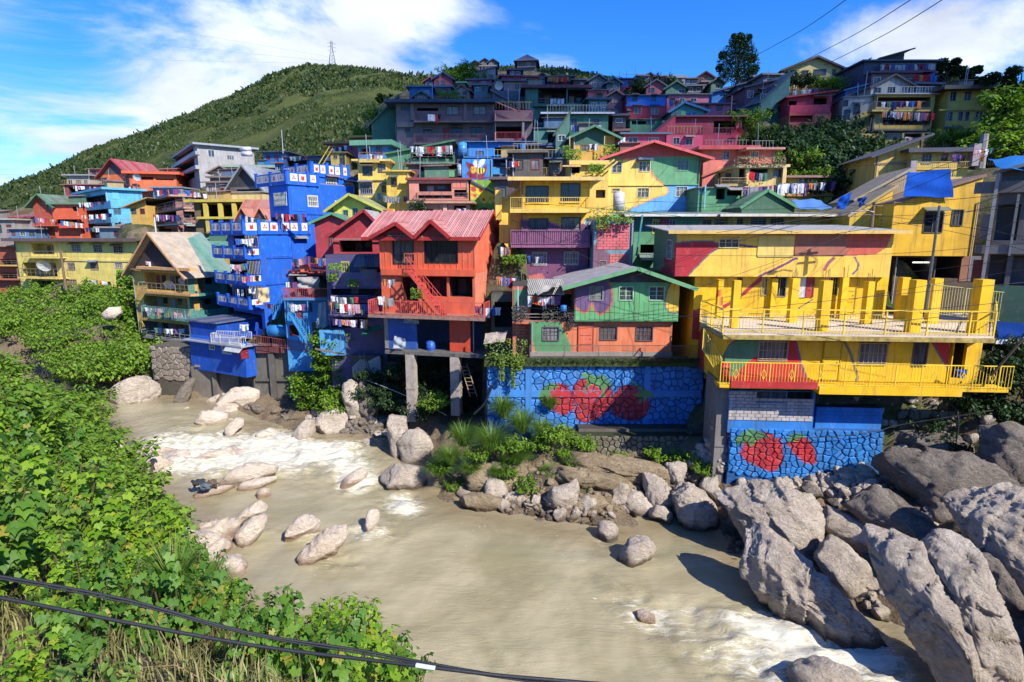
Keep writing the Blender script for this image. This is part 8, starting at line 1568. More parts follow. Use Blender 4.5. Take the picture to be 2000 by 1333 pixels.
planting([(1445,230),(1480,215),(1500,260),(1480,290),(1450,290)],9,P_far,1.6,'bright green bush beside the maroon veranda house','bushes beside the maroon house',lambda x,y:69)
planting([(1530,300),(1590,310),(1600,345),(1545,340)],10,P_far,1.5,'sunlit bush at the foot of the shaded gully','sunlit bushes at the foot of the gully',lambda x,y:62)
planting([(1945,200),(2000,190),(2060,190),(2060,290),(2000,290),(1930,290),(1925,250)],26,P_mid,2.0,'bright leafy bush right of the tall mustard house','bushes right of the mustard house',lambda x,y:62-(y-200)*.03)
planting([(1850,265),(1935,270),(1935,290),(1860,288)],7,P_far,1.3,'leafy bush under the tall mustard house','bushes under the mustard house',lambda x,y:66)
planting([(700,236),(760,200),(775,240),(760,300),(720,290)],16,P_far,2.2,'green bush at the foot of the hill beside the grey house','bushes at the foot of the hill',lambda x,y:88)
planting([(868,182),(905,182),(905,196),(868,198)],6,P_far,1.4,'light green bush above the dark flat roof','bushes above the dark roof',lambda x,y:88)
planting([(885,128),(930,128),(935,160),(890,160)],12,P_far,2.6,'bush on the rocky knoll under the hilltop villas','bushes under the hilltop villas',lambda x,y:150)
planting([(1250,165),(1300,158),(1310,182),(1240,188)],10,P_dark,1.8,'dusky bush on the ridge left of the concrete house','bushes left of the concrete house',lambda x,y:104)
planting([(1550,148),(1575,146),(1580,168),(1550,170)],4,P_dark,1.3,'dark bush in front of the yellow ridge house on the left','dark bushes by the yellow ridge house',lambda x,y:80)
planting([(1592,152),(1640,156),(1636,176),(1600,172)],6,P_far,1.3,'light bush in front of the yellow ridge house on the right','light bushes by the yellow ridge house',lambda x,y:80)
planting([(1740,700),(1990,720),(1990,900),(1800,880),(1760,800)],5,P_dark,1.0,'dark creeper bush on the shaded bank under the terrace end','creeper bushes under the terrace end',lambda x,y:33.0)
planting([(1940,650),(2000,660),(2000,740),(1950,720)],6,P_dark,1.2,'dark bush behind the terrace corner post','bushes behind the terrace corner',lambda x,y:34.0)
planting([(578,740),(668,720),(672,800),(640,790),(600,800)],12,P_mid,.95,'bush of narrow leaves hanging on the river wall','bushes on the river wall',lambda x,y:49.3)
planting([(620,665),(668,665),(672,740),(622,745)],10,P_mid,.9,'ivy bush covering the wall under the turquoise lean-to','ivy bushes under the lean-to',lambda x,y:48.2)
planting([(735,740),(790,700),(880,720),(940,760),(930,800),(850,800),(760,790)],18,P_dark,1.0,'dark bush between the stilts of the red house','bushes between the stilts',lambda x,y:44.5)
planting([(690,720),(750,740),(750,800),(700,790)],6,P_dark,.9,'dark vine bush left of the stilts','vine bushes left of the stilts',lambda x,y:45.5)
planting([(1080,880),(1400,885),(1400,925),(1120,925)],9,P_mid,.5,'small green bush rooted in the rubble below the mossy wall','small bushes in the rubble',lambda x,y:34.2)
planting([(830,880),(1000,900),(1060,960),(870,950)],8,P_mid,.55,'low bush spilling down the left part of the bank','low bushes on the left bank',lambda x,y:34)
def grass_clump(px,py,Y,Hh,Rr,lab,n=620,mat=None,seed=1):
 p=at(px,py,Y);r=np.random.default_rng(seed);a=r.uniform(0,2*np.pi,n);L_=Hh*r.uniform(.6,1.1,n);o=np.stack([np.cos(a),np.sin(a),0*a],1)
 B=o*(Rr*.25*r.random(n))[:,None];sd=np.stack([-np.sin(a),np.cos(a),0*a],1)*.013;V=[];k=5;ln=r.uniform(.5,1.2,n)
 for i in range(k+1):
  t=i/k;z=L_*(1.5*t-.95*t*t*ln);c=B+o*(Rr*t**1.4*ln)[:,None]+np.stack([0*a,0*a,z],1);w=(1-t)**.6
  V+=[c-sd*w,c+sd*w]
 V=np.stack(V,1).reshape(-1,3);b=np.arange(n)*2*(k+1)
 F=np.concatenate([np.stack([b+2*i,b+2*i+1,b+2*i+3,b+2*i+2],1)for i in range(k)]);tint=np.repeat(np.stack([r.random(n),r.random(n),r.random(n),np.ones(n)],1),2*(k+1),0)
 o_=link('grass_clump',fast_mesh('grass_clump',V,F,mat or LG,tint),None,p);tag(o_,lab,'grass clump')
GC=[(960,880,34.2,1.9,1.5,'largest arching grass clump below the blue stone wall'),(905,870,34.8,1.6,1.3,'arching grass clump at the left end of the bank'),(1020,845,35.0,1.8,1.3,'tall grass clump right in front of the blue wall pillar'),(985,815,35.6,1.7,1.1,'tall thin grass tuft touching the blue wall'),(1060,850,34.8,1.2,1.1,'grass clump at the foot of the left strawberry'),(880,905,33.6,1.3,1.1,'grass tuft hanging over the bank at its left end'),(975,930,33.2,.8,.7,'small grass tuft on the pale bank rock'),(920,925,33.4,.9,.8,'drooping grass tuft left of the bank rock'),(1075,800,35.9,1.1,.6,'slender grass spray against the strawberries'),(1150,975,31.8,1.1,.9,'yellowish grass tuft on the masonry'),(1135,1010,31.0,1.0,.7,'grass tuft hanging to the waterline'),(1165,1000,31.2,.9,.7,'pale grass tuft right of the waterline tuft'),(640,690,48.0,1.3,1.0,'tall grass tuft under the turquoise lean-to'),(600,775,49.0,1.1,1.1,'grass tuft on the river wall ledge'),(630,790,48.8,1.0,1.1,'grass tuft drooping over the mossy wall')]
rg3=random.Random(31)
for i in range(4):
 for _ in range(400):
  x,y=rg3 .uniform(-24,0),rg3 .uniform(6,26);z=gz(x,y);q=proj(x,y,z+1)
  if inpoly([x],[y],NEAR)[0]and z>1 and q[0]>200 and inpoly([q[0]],[q[1]],MASK)[0]:break
 n_=260;gm_=grass_clump.__defaults__;p0=at(q[0],q[1],y)
 GC.append((q[0],q[1]+10,y,rg3 .uniform(1.0,1.5),rg3 .uniform(.6,.9),'tall arching grass among the near bank shrubs'))
GC+=[(1010,905,33.6,1.2,1.1,'grass clump above the pale rock ledge'),(1120,905,33.8,.9,.8,'short grass clump before the mossy rubble wall'),(1075,930,33,.8,.8,'short grass on the sunlit ledge'),(860,930,33.8,1.2,1.1,'grass spilling over the left end ledge'),(1230,930,33,.7,.7,'small dry grass tuft on the brown ledge')]
for i,g_ in enumerate(GC):grass_clump(*g_,seed=50+i)
for o in bpy.data.objects:
 if o.get('label','').startswith('tall arching grass among'):o['group']='tall grasses among the near shrubs'
for(x,y,Y,s,lab)in((1000,890,33.6,1.2,'sunlit leafy bush between the largest grass clumps'),(1140,880,34.0,.9,'low bright bush beside the end of the grass clumps'),(930,900,34,1.0,'green bush at the left of the bank above the boulder'),(1085,868,34.3,1.3,'bright leafy bush in front of the strawberry wall'),(1115,872,34.2,.8,'small bright bush at the right end of the grass clumps'),(1050,880,34.0,.9,'bright bush between grass clumps and rubble wall'),(850,800,41,1.3,'dark bush at the foot of the right stilt')):bush(x,y,Y,s*.62,lab,P_mid)
def foliage_mass(name,label,boxes,mat,n,ls,kind='oval',cat='plant',hang=0,seed=3):
 r=np.random.default_rng(seed);C=[]
 for(x0,y0,x1,y1,Y,dpt)in boxes:
  for _ in range(int(n/len(boxes))):
   p=at(r.uniform(x0,x1),r.uniform(y0,y1),Y+r.normal(0,dpt));C.append(p)
 C=np.array([c[:]for c in C]);o0=C.mean(0);nn=r.normal(0,.5,C.shape)+[0.1,-.5,.8]
 V,F,t=leaves(C-o0,nn,ls,kind,r);o=link(name,fast_mesh(name,V,F,mat,t),None,Vector(o0));tag(o,label,cat);return o
foliage_mass('hanging_vine','yellow green vine spilling over the left end of the blue stone wall',[(948,662,1030,700,35.9,.35),(965,690,1025,715,35.8,.25),(975,700,985,745,35.7,.1),(998,700,1006,760,35.7,.1),(1008,695,1020,725,35.7,.12)],LV,1500,.12)
foliage_mass('roof_plants','tangle of plants on top of the pink brick tower',[(1150,405,1232,432,42.8,.5),(1165,420,1190,448,42.6,.2),(1195,425,1235,436,42.7,.3)],LV,900,.13,cat='plants')
foliage_mass('balcony_plants','row of purple and green plants along the terracotta balcony',[(1000,598,1030,625,36.9,.2),(1060,600,1120,625,37.0,.2),(1110,610,1122,640,36.8,.15)],M_leaf('purple_leaf',(.05,.10,.03),(.20,.09,.18),(.10,.22,.04),.3),900,.11,cat='plants',seed=8)
foliage_mass('balcony_plants','leafy pot plants on the left balcony of the purple house',[(980,498,1028,515,44,.3)],LM,500,.14,cat='plants',seed=9)
foliage_mass('terrace_plants','plants around the terrace of the green gabled porch',[(1105,292,1135,312,58.5,.4),(1178,283,1208,312,58.8,.4),(1100,285,1114,310,59,.3)],LM,800,.18,cat='plants',seed=10)
foliage_mass('balcony_plants','dry flowering plants along the balcony of the pale yellow veranda house',[(1440,305,1535,325,56,.3)],M_leaf('dry_leaf',(.08,.09,.04),(.22,.16,.08),(.3,.1,.12),.2),700,.15,cat='plants',seed=12)
foliage_mass('balcony_plants','green pot plants on the purple grey shack',[(642,515,668,530,46,.3),(680,545,700,560,46,.2),(640,535,660,550,46,.2)],LM,500,.14,cat='plants',seed=13)
foliage_mass('pot_plant','potted green plant on the railing of the red house',[(802,563,826,585,41.5,.2)],LM,260,.12,cat='plant',seed=14)
foliage_mass('roof_plants','small bush on the roof of the pink terraced house',[(800,390,832,412,54,.3)],LD,400,.18,cat='plants',seed=15)
foliage_mass('roof_plants','bits of greenery on the wall top beside the yellow stairs',[(1150,320,1180,340,55,.3)],LM,300,.16,cat='plants',seed=16)
foliage_mass('small_tree','rounded treetop behind the long yellow house',[(228,528,262,560,72,1.0)],LM,900,.3,cat='tree',seed=17)
foliage_mass('creeper','moss and creeper draped along the coping of the blue stone wall',[(955,700,1370,708,35.9,.15)],LD,1500,.09,cat='creeper',seed=18)
foliage_mass('creeper','creeper patch on the rubble retaining wall',[(1065,850,1160,900,34.0,.12),(1290,870,1400,920,34.0,.1)],LM,700,.09,cat='creeper',seed=19)
foliage_mass('creeper','climbing plants covering the dark bank under the terrace end',[(1760,770,1990,880,31.3,.5),(1930,700,2000,860,30.8,.4)],LD,700,.13,cat='creeper',seed=20)
def tree(label,px,pyb,pyt,Y,wpx,protoLeaf,n=5000,ls=.35,blobs=None,seed=1,name='tree'):
 b=at(px,pyb,Y);Hh=at(px,pyt,Y).z-b.z;Wd=wpx*Y/FP/2;r=np.random.default_rng(seed)
 root=empty(name,b,0,label,'tree');tm=MB();tm.tube([(0,0,-2),(.1,0,Hh*.4),(0,0,Hh*.85)],Hh*.025+.08,8,r2=.05)
 C=[];bl=blobs or[(r.uniform(-.7,.7),r.uniform(-.6,.6),r.uniform(.3,.92),r.uniform(.22,.4))for _ in range(14)]
 for(x,y,z,q)in bl:
  tm.tube([(0,0,Hh*z*.55),(x*Wd*.6,y*Wd*.6,Hh*z*.8),(x*Wd,y*Wd,Hh*z)],.09,5,r2=.03)
  m=int(n/len(bl));d=r.normal(0,1,(m,3));d/=np.linalg.norm(d,axis=1)[:,None];d=d*(r.random(m)**.4)[:,None]
  C.append(np.array([x*Wd,y*Wd,Hh*z])+d*[q*Wd*1.0,q*Wd*1.0,q*Hh*.42])
 C=np.concatenate(C);nn=r.normal(0,.6,C.shape)+[0,0,1];V,F,t=leaves(C,nn,ls,'oval',r)
 tm.build('trunk',M_simple('bark',(.10,.075,.05),.9),root);link('crown',fast_mesh('crown',V,F,protoLeaf,t),root);return root
bl=[(.7,.1,.62,.2),(-.75,0,.66,.2),(.45,0,.98,.12),(-.3,0,.99,.12),(.8,0,.42,.22),(-.85,0,.44,.2),(.0,0,.97,.22),(-.2,0,.9,.3),(.25,0,.9,.32),(-.1,0,.8,.42),(.3,0,.78,.42),(-.4,.1,.7,.4),(.1,0,.66,.5),(.5,0,.66,.4),(-.55,0,.55,.45),(0,0,.5,.55),(.55,0,.5,.45),(-.35,0,.4,.5),(.3,0,.36,.5),(-.6,0,.3,.35),(.1,0,.22,.4),(.6,0,.35,.3)]
tree('tall dark tree standing alone against the sky on the ridge',1438,182,70,92,78,LD,12000,.22,bl,2)
tree('dark round tree right of the highest rooftop pavilion',1845,180,112,82,62,LD,7000,.26,None,3)
tree('dark low tree behind the tall mustard house',1885,182,128,84,60,LD,6000,.26,None,4)
tree('small tree between the dark trees and the right edge',1925,190,146,86,56,LD,5000,.26,None,5)
tree('large black green tree at the right edge of the ridge',1985,215,130,66,92,LD,9000,.26,None,6)
tree('dense dark tree filling the gap right of the mustard house',1975,240,160,64,70,LD,6000,.24,None,7)
tree('single round tree at the edge of the green hill above the grey house',752,208,183,130,34,LD,2500,.4,None,8)
tree('dark tree in the fold of the hill above the washing terraces',612,292,248,200,26,LD,1800,.6,None,9)
tree('bushy tree on the knoll beside the hilltop villas',882,150,132,150,26,LD,1500,.5,None,10)
def cable(label,pts,r,name='cable',cat='cable',Ys=None,mat=None,n=24,group=None):
 P=[at(x,y,Y)for x,y,Y in pts];out=[]
 for i in range(len(P)-1):
  p0,p1,p2,p3=P[max(i-1,0)],P[i],P[i+1],P[min(i+2,len(P)-1)]
  for k in range(n//(len(P)-1)):
   t=k/(n//(len(P)-1));out.append(.5*((2*p1)+(p2-p0)*t+(2*p0-5*p1+4*p2-p3)*t*t+(3*p1-p0-3*p2+p3)*t**3))
 out.append(P[-1]);o0=out[0].copy();o=MB().tube([q-o0 for q in out],r,6).build(name,mat or BLACK(),loc=o0,smooth=True);tag(o,label,cat,group)
cable('upper thick black cable sagging across the lower left shrubs',[(-200,1098,3.3),(0,1126,3.35),(250,1172,3.45),(480,1235,3.5),(700,1270,3.55),(860,1300,3.5),(1020,1325,3.45),(1300,1352,3.4)],.0095)
cable('second thin cable wound beside the upper black cable',[(-200,1102,3.28),(0,1131,3.33),(250,1178,3.43),(480,1238,3.48),(700,1276,3.53),(860,1304,3.48),(1020,1330,3.43),(1300,1358,3.38)],.006)
cable('lower thick black cable sagging across the lower left shrubs',[(-200,1140,3.2),(0,1168,3.25),(240,1215,3.3),(500,1262,3.35),(700,1287,3.35),(860,1306,3.3),(1000,1322,3.3),(1300,1346,3.3)],.012)
cable('white tape joint on the lower black cable',[(812,1300,3.31),(850,1306,3.30)],.016,'tape','tape',mat=M_simple('white_tape',(.6,.66,.58),.6))
W3=[((1478,108,60),(1655,-2,34)),((1553,128,56),(1785,-4,30)),((1610,128,52),(1850,-6,28)),((1560,132,58),(1800,-10,32))]
for i,(a,b)in enumerate(W3[:3]):m=((a[0]+b[0])/2,(a[1]+b[1])/2+6,(a[2]+b[2])/2);cable(('first','second','third')[i]+' dark wire from the left crossing the sky at the top right',[a,m,b],.022,'wire','wire')
for i,(a,b,c)in enumerate([((-20,20,200),(330,60,300),(648,112,440)),((-20,55,200),(330,90,300),(648,120,440)),((-20,96,200),(330,118,300),(648,124,440)),((-20,340,240),(0,341,230),(60,343,220))]):
 cable(('highest','second highest','third highest','short low')[i]+' faint power line in the sky over the left hill',[a,b,c],.05,'power_line','power line',mat=M_simple('faint_wire',(.32,.36,.42),.6))
wr=random.Random(3)
WR=[((1240,497,34),(1420,500,33),(1740,496,31),(2060,470,28)),((1160,640,35),(1500,600,30),(2000,552,27)),((1010,395,40),(1300,420,34),(1560,455,30)),((1000,600,36),(1400,620,30),(1700,612,28),(2030,585,26)),((1120,590,35),(1330,505,33),(1560,440,32),(1700,420,32)),((1370,560,33),(1600,480,31),(1710,420,32)),((1240,540,34),(1500,455,32),(1690,400,33)),((1700,400,33),(1850,340,31),(2040,250,27)),((1710,420,32),(1860,440,30),(2040,470,27)),((1710,424,32),(1880,415,30),(2040,400,27)),((1705,400,32),(1860,390,30),(2040,372,27)),((1715,430,32),(1870,455,30),(2040,500,27)),((1600,462,32),(1800,430,30),(2040,385,27)),((1400,455,32),(1560,430,32),(1702,408,32)),((1420,470,33),(1570,425,32),(1702,412,32)),((1240,415,40),(1480,410,36),(1700,400,32)),((1160,470,42),(1240,420,40),(1460,400,36)),((1370,640,30),(1600,640,28),(2030,600,26)),((1640,330,45),(1850,300,36),(2040,225,28)),((1690,380,44),(1850,320,34),(2040,262,28)),((1740,536,33),(1880,520,30),(2040,500,27)),((1640,590,30),(1800,560,29),(2040,520,27)),((1905,400,31),(1960,380,29),(2040,345,27)),((1905,440,31),(1960,455,29),(2040,485,27)),((1905,470,31),(1970,440,29),(2040,410,27)),((980,560,40),(1100,560,38),(1240,545,36)),((1000,430,44),(1080,470,42),(1180,520,40)),((1180,520,40),(1260,525,36),(1340,520,34)),((1130,420,42),(1240,395,42),(1400,400,40))]
for i,w in enumerate(WR):cable('black service wire among the tangle crossing in front of the yellow houses',list(w),.011+.005*wr.random(),'wire','wire',group='service wires before the yellow houses')
cable('slack wire hanging over the blue basement mural',[(1410,852,30.5),(1570,856,30.3),(1700,845,30.0),(1760,830,30),(1940,802,29)],.02,'wire','wire')
cable('black hose hanging from the bank at the right',[(1840,775,30.4),(1866,800,30.3),(1872,830,30.2),(1868,870,30.0),(1880,900,29.6)],.04,'hose','hose')
cable('grey rope strung from the small ladder to the right stilt',[(714,742,45),(780,768,43),(850,800,41),(872,812,40)],.03,'rope','rope',mat=GALV())
cable('thick dark hose slanting up beside the blue stone wall',[(925,810,36.2),(945,790,36.1),(957,765,36.0),(962,752,36.0)],.07,'hose','hose')
def pole(label,px,yt,yb,Y,r=.09,mat=None,name='pole',arms=(),cat='pole'):
 a=at(px,yt,Y);b=at(px,yb,Y);root=empty(name,b,0,label,cat);mb=MB().tube([(0,0,0),(0,0,a.z-b.z)],r,8,r2=r*.8);mb.build('shaft',mat or WOOD(),root)
 for z in arms:MB().bar((-.5,0,a.z-b.z-z),(.5,0,a.z-b.z-z),.07).build('crossarm',WOOD(),root)
 return root
pole('grey steel utility pole in front of the golden yellow wall',1808,402,605,31,.075,M_simple('dull_steel',(.16,.17,.17),.5,.5))
pole('leaning brown utility pole with a transformer tangle above the long roof',1702,395,445,33,.1,arms=(.2,.7))
pole('thin aerial mast on a roof under the hill',553,254,300,98,.08,GALV(),'mast',cat='mast')
pole('dark utility pole in front of the long yellow house',129,492,566,76,.16)
pole('white leaning post in front of the brown corner house',306,425,466,80,.12,M_simple('whitewash',(.6,.6,.58),.8))
pole('tall dark utility pole among the shacks under the tall tree',1476,172,232,80,.16,arms=(.4,))
pole('thin antenna pole on the ridge above the blue and red house',1210,140,160,108,.06,GALV(),'antenna',cat='antenna')
pole('short antenna on the left ridge',838,145,158,140,.08,GALV(),'antenna',cat='antenna')
pole('concrete post rising beside the open yellow gallery',1914,262,330,50,.35,CONC(),'column',cat='column')
sl_=at(1672,415,32.5);o=MB();o.tube([(0,0,0),(.5,0,.12),(1.0,0,.0)],.03,5);o.box((-.35,-.08,-.05),(.05,.08,.04));tag(o.build('street_lamp',GALV(),loc=sl_),'pale street lamp arm above the right end of the long roof','street lamp')
EM=bpy.data.materials.new('lit_tube');EM.use_nodes=True;e_=EM.node_tree.nodes['Principled BSDF'];e_.inputs['Emission Color'].default_value=(1,.97,.9,1);e_.inputs['Emission Strength'].default_value=3
for x,lab in((1793,'left lit fluorescent tube in the dark shop storey'),(1815,'right lit fluorescent tube in the dark shop storey')):tag(MB().box((-.35,-.05,-.03),(.35,.05,.03)).build('fluorescent_tube',EM,loc=at(x,513,41.0)),lab,'lamp')
def pylon(label,px,yb,yt,Y):
 b=at(px,yb,Y);Hh=at(px,yt,Y).z-b.z;root=empty('transmission_tower',b,.5,label,'tower');mb=MB();w0,w1=Hh*.14,Hh*.035;n=8;th=.22
 wd=lambda t:w0+(w1-w0)*min(1,t/.75)
 for sx in(-1,1):
  for sy in(-1,1):
   for i in range(n):t0,t1=i/n,(i+1)/n;mb.bar((sx*wd(t0),sy*wd(t0),Hh*t0),(sx*wd(t1),sy*wd(t1),Hh*t1),th)
 for i in range(n):
  t0,t1=i/n,(i+1)/n;a,c=wd(t0),wd(t1)
  for s in(-1,1):mb.bar((-a,s*a,Hh*t0),(c,s*c,Hh*t1),th*.7);mb.bar((a,s*a,Hh*t0),(-c,s*c,Hh*t1),th*.7);mb.bar((s*a,-a,Hh*t0),(s*c,c,Hh*t1),th*.7);mb.bar((s*a,a,Hh*t0),(s*c,-c,Hh*t1),th*.7)
 mb.build('lattice',M_simple('pylon_steel',(.22,.24,.26),.5,.5),root)
 am=MB()
 for z in(.62,.76,.9):am.bar((-Hh*.17,0,Hh*z),(Hh*.17,0,Hh*z),th);am.bar((-Hh*.17,0,Hh*z),(0,0,Hh*(z+.06)),th*.7);am.bar((Hh*.17,0,Hh*z),(0,0,Hh*(z+.06)),th*.7)
 am.build('crossarm',M_simple('pylon_steel',(.22,.24,.26),.5,.5),root)
pylon('steel lattice transmission tower on the hilltop',650,133,80,440)
def dish(label,px,py,Y,r,col=(.62,.62,.60),rz=0):
 c=at(px,py,Y);root=empty('satellite_dish',c,rz,label,'satellite dish');mb=MB();n=16;k=4
 for j in range(k+1):
  for i in range(n):t=2*math.pi*i/n;q=r*j/k;mb.v.append((q*math.cos(t),-.28*q*q/r-.0,q*math.sin(t)))
 for j in range(k):
  for i in range(n):a=j*n+i;b=j*n+(i+1)%n;mb.f.append((a,b,b+n,a+n));mb.mi.append(0)
 o=mb.build('reflector',M_simple('dish_paint%g'%col[0],col,.5),root,smooth=True);o.rotation_euler=(.5,0,.2)
 MB().tube([(0,0,0),(.02,-r*.9,-r*.1)],.02,4).build('feed_arm',BLACK(),root);MB().tube([(0,.1,0),(0,.15,-r*1.4)],.03,5).build('mount',GALV(),root)
for a in(('white satellite dish on the corner of the purple and yellow house',1147,432,43.5,.32),('white satellite dish on the yellow gabled house balcony',331,555,64,.55),('second dish on the yellow gabled house nearer its corner',358,548,63.5,.5),('large white dish on the long yellow house balcony',87,518,82,.9),('round dish above the dark roof of the grey brown building',974,167,78,.55),('dish on the orange red house under the hill',268,346,112,.7),('dish at the maroon edge near the coral house',1100,293,61,.4)):dish(*a)
dish('red satellite dish on the maroon railed veranda',1441,258,66,.55,(.35,.03,.06))
def tank(label,px0,px1,py0,py1,Y,horiz,col,name='water_tank'):
 a=at(px0,py1,Y);b=at(px1,py0,Y);w=b.x-a.x;h_=b.z-a.z;root=empty(name,Vector(((a.x+b.x)/2,Y,a.z)),0,label,'water tank');m=M_paint(col,.35,.5)
 if horiz:q=h_/2;MB().tube([(-w/2,0,q),(-w/2+.12,0,q)],q*.75,20,r2=q).build('end_cap',m,root,smooth=True);MB().tube([(-w/2+.12,0,q),(w/2-.12,0,q)],q,20).build('barrel',m,root,smooth=True);MB().tube([(w/2-.12,0,q),(w/2,0,q)],q,20,r2=q*.75).build('end_cap',m,root,smooth=True)
 else:
  q=w/2;MB().tube([(0,0,0),(0,0,h_*.92)],q,24).build('barrel',m,root,smooth=True);MB().tube([(0,0,h_*.92),(0,0,h_)],q,24,r2=q*.5).build('lid',m,root,smooth=True)
  rg_=MB()
  for k in range(1,4):rg_.tube([(0,0,h_*k/4.3-.02),(0,0,h_*k/4.3+.02)],q*1.02,24)
  rg_.build('hoop',m,root,smooth=True)
tank('bright blue horizontal water tank behind the white railing',525,562,635,658,51.3,True,(.03,.22,.52))
tank('tall steel water tank standing before the mural house',1197,1220,374,412,50,False,(.50,.50,.53))
tank('blue upright water drum among the washing above the bee wall',895,912,278,304,63,False,(.05,.25,.60))
tank('upper silver water tank on the roof right of the grey block',470,490,287,296,108,True,(.60,.60,.62))
tank('lower silver water tank on the roof right of the grey block',472,492,296,306,107.5,True,(.55,.55,.58))
tank('red plastic drum on the corner of the riverside balcony',1404,1425,708,740,30.3,False,(.50,.02,.02),'drum')
tank('blue drum under the red house beside the blue panel',833,850,665,690,42.2,False,(.03,.10,.40),'drum')
tank('grey upright drum beside the bee mural',893,903,321,344,59.8,False,(.32,.34,.38),'drum')
tank('blue pail on the terracotta balcony',1094,1107,596,609,36.9,False,(.03,.16,.45),'pail')
def stairs(label,xa,ya,xb,yb,Y,w,n,col,yoff=.8):
 a=at(xa,ya,Y);b=at(xb,yb,Y);root=empty('stair',b,0,label,'stair');d=a-b;mb=MB();st_=MB()
 for o in(0,yoff):
  v=Vector((0,-o,0));mb.bar(v,d+v,.06,.18);up=Vector((0,0,.9));mb.bar(up+v,d+up+v,.04)
  for k in range(8):q=d*k/7+v;mb.bar(q,q+up,.03)
 for k in range(n):q=d*(k+.5)/n;st_.box((q.x-.13,-yoff,q.z-.02),(q.x+.13,0,q.z+.02))
 mb.build('railing',M_paint(col),root);st_.build('tread',M_paint(col),root)
stairs('blue steel stair climbing the base of the blue tower',560,578,540,622,51.6,.8,14,(.03,.20,.52));stairs('light blue steel stair down to the red railed landing',570,608,604,664,49.6,.8,15,(.04,.26,.55))
def fence(label,pts,Y,hgt,name='fence',col=(.3,.3,.3),chain=True,step=2.0,Ys=None,cat='fence'):
 P=[at(x,y,Y)for x,y in pts];root=empty(name,P[0],0,label,cat);nt=MB()
 for a,b in zip(P,P[1:]):
  a=a-P[0];b=b-P[0];n=max(1,int((b-a).length/step))
  for i in range(n+1):q=a.lerp(b,i/n);MB().bar(q,q+Vector((0,0,hgt)),.05).build('post',M_paint(col),root)
  nt.bar(a+Vector((0,0,hgt)),b+Vector((0,0,hgt)),.04);nt.bar(a+Vector((0,0,.05)),b+Vector((0,0,.05)),.03)
  m=int((b-a).length/.16)
  for i in range(m):
   q=a.lerp(b,i/m);e=(b-a).normalized()*(hgt*.9 if chain else 0)
   if chain:
    l=min(hgt,((b-q).length)*1.0);nt.bar(q,q+(b-a).normalized()*l+Vector((0,0,l)),.008);l2=min(hgt,(q-a).length);nt.bar(q,q-(b-a).normalized()*l2+Vector((0,0,l2)),.008)
   else:nt.bar(q,q+Vector((0,0,hgt)),.022)
 nt.build('mesh_panel'if chain else 'bars',M_paint(col),root)
fence('chain link fence along the top of the strawberry wall',[(1035,700),(1370,701)],36.0,.85,'chain_link_fence',(.16,.12,.09))
fence('white railing on the rear edge of the small blue house balcony',[(424,660),(492,662)],52.3,.65,'white_railing',(.60,.58,.55),False,1.6)
fence('dark red railed landing between the blue houses',[(498,672),(530,677),(600,688)],50.4,.8,'red_railing',(.25,.05,.05),False,1.5)
fence('yellow corner railing left of the riverside balcony',[(1372,684),(1407,742)],30.6,1.2,'corner_railing',(.74,.54,.06),False,1.2)
fence('fenced walkway with green netting at the right edge behind the terrace',[(1790,610),(2060,640)],33.0,1.7,'walkway_fence',(.45,.42,.16),False,2.2)
pl_=house('maroon landing on rusty supports between the blue houses',500,676,625,690,51.0,(.16,.05,.05),depth=3,ext=.0,ground=False,name='landing',cat='landing',roof=('flat',.1,.1),rcol=(.2,.12,.1))
BTP=(.015,.08,.42)
tarp('large blue tarpaulin draped over the golden yellow wall',[(1772,338),(1856,330),(1862,386),(1764,384)],38.6,BTP,.1,Ys=[39.95,39.5,39.2,39.55],wr=.05)
tarp('blue tarpaulin flap hanging from the tin roof edge',[(1640,385),(1664,376),(1652,410),(1634,408)],43,BTP,.05,wr=.06)
tarp('small torn blue tarpaulin below the tin shed',[(1674,388),(1692,384),(1688,400),(1680,406)],42.5,(.02,.07,.28),.05,wr=.06)
tarp('blue and white sheet laid on the green roof',[(1546,391),(1600,390),(1625,408),(1560,408)],47.5,(.10,.22,.50),.05,Ys=[49,49,46.5,46.5],wr=.04)
tarp('blue tarpaulin beneath the tin roof at the right edge',[(1930,308),(2080,300),(2080,330),(1962,334)],33.5,(.02,.14,.40),.1,Ys=[35,34,32,32.5],wr=.06)
tarp('crumpled grey sheet over the rooftop shack',[(580,542),(624,541),(622,566),(582,562)],50.6,(.36,.34,.32),.1,name='sheet',wr=.12)
tarp('long pale curtain on the light blue shack',[(622,592),(636,590),(640,640),(616,642)],49.0,(.30,.38,.40),.05,name='curtain',wr=.08)
tarp('cream curtain hanging from the blue tower',[(505,563),(526,562),(526,590),(503,592)],53.6,(.66,.50,.26),.05,name='curtain',wr=.08)
tarp('grey cloth on the blue panel under the red house',[(790,620),(818,621),(818,634),(788,630)],41.8,(.34,.36,.38),.05,name='sheet',wr=.05)
tarp('pale blue patched sheet at the foot of the blue panel',[(770,657),(792,662),(792,682),(768,680)],41.7,(.36,.40,.44),.05,name='sheet',wr=.06)
tarp('green sheet roof over the clutter beside the red house',[(712,640),(742,634),(748,640),(706,658)],45,(.04,.20,.10),.05,name='sheet',Ys=[47,47,45,45],wr=.05)
tarp('rusty tin sheet over the left end of the blue wall',[(948,652),(992,646),(984,668),(944,672)],37,(.50,.40,.32),.02,Ys=[38,38,36,36],name='tin_sheet',wr=.03)
tarp('dark blue banner with a white mark below the right fence',[(1945,628),(2060,636),(2060,682),(1950,672)],31.8,(.01,.05,.25),.03,name='banner',wr=.02)
MB_mark=MB().box((-.5,-.02,-.12),(.5,0,.12));tag(MB_mark.build('white_mark',M_simple('white_print',(.7,.7,.7),.6),loc=at(1962,668,31.5)),'white mark on the dark blue banner','mark')
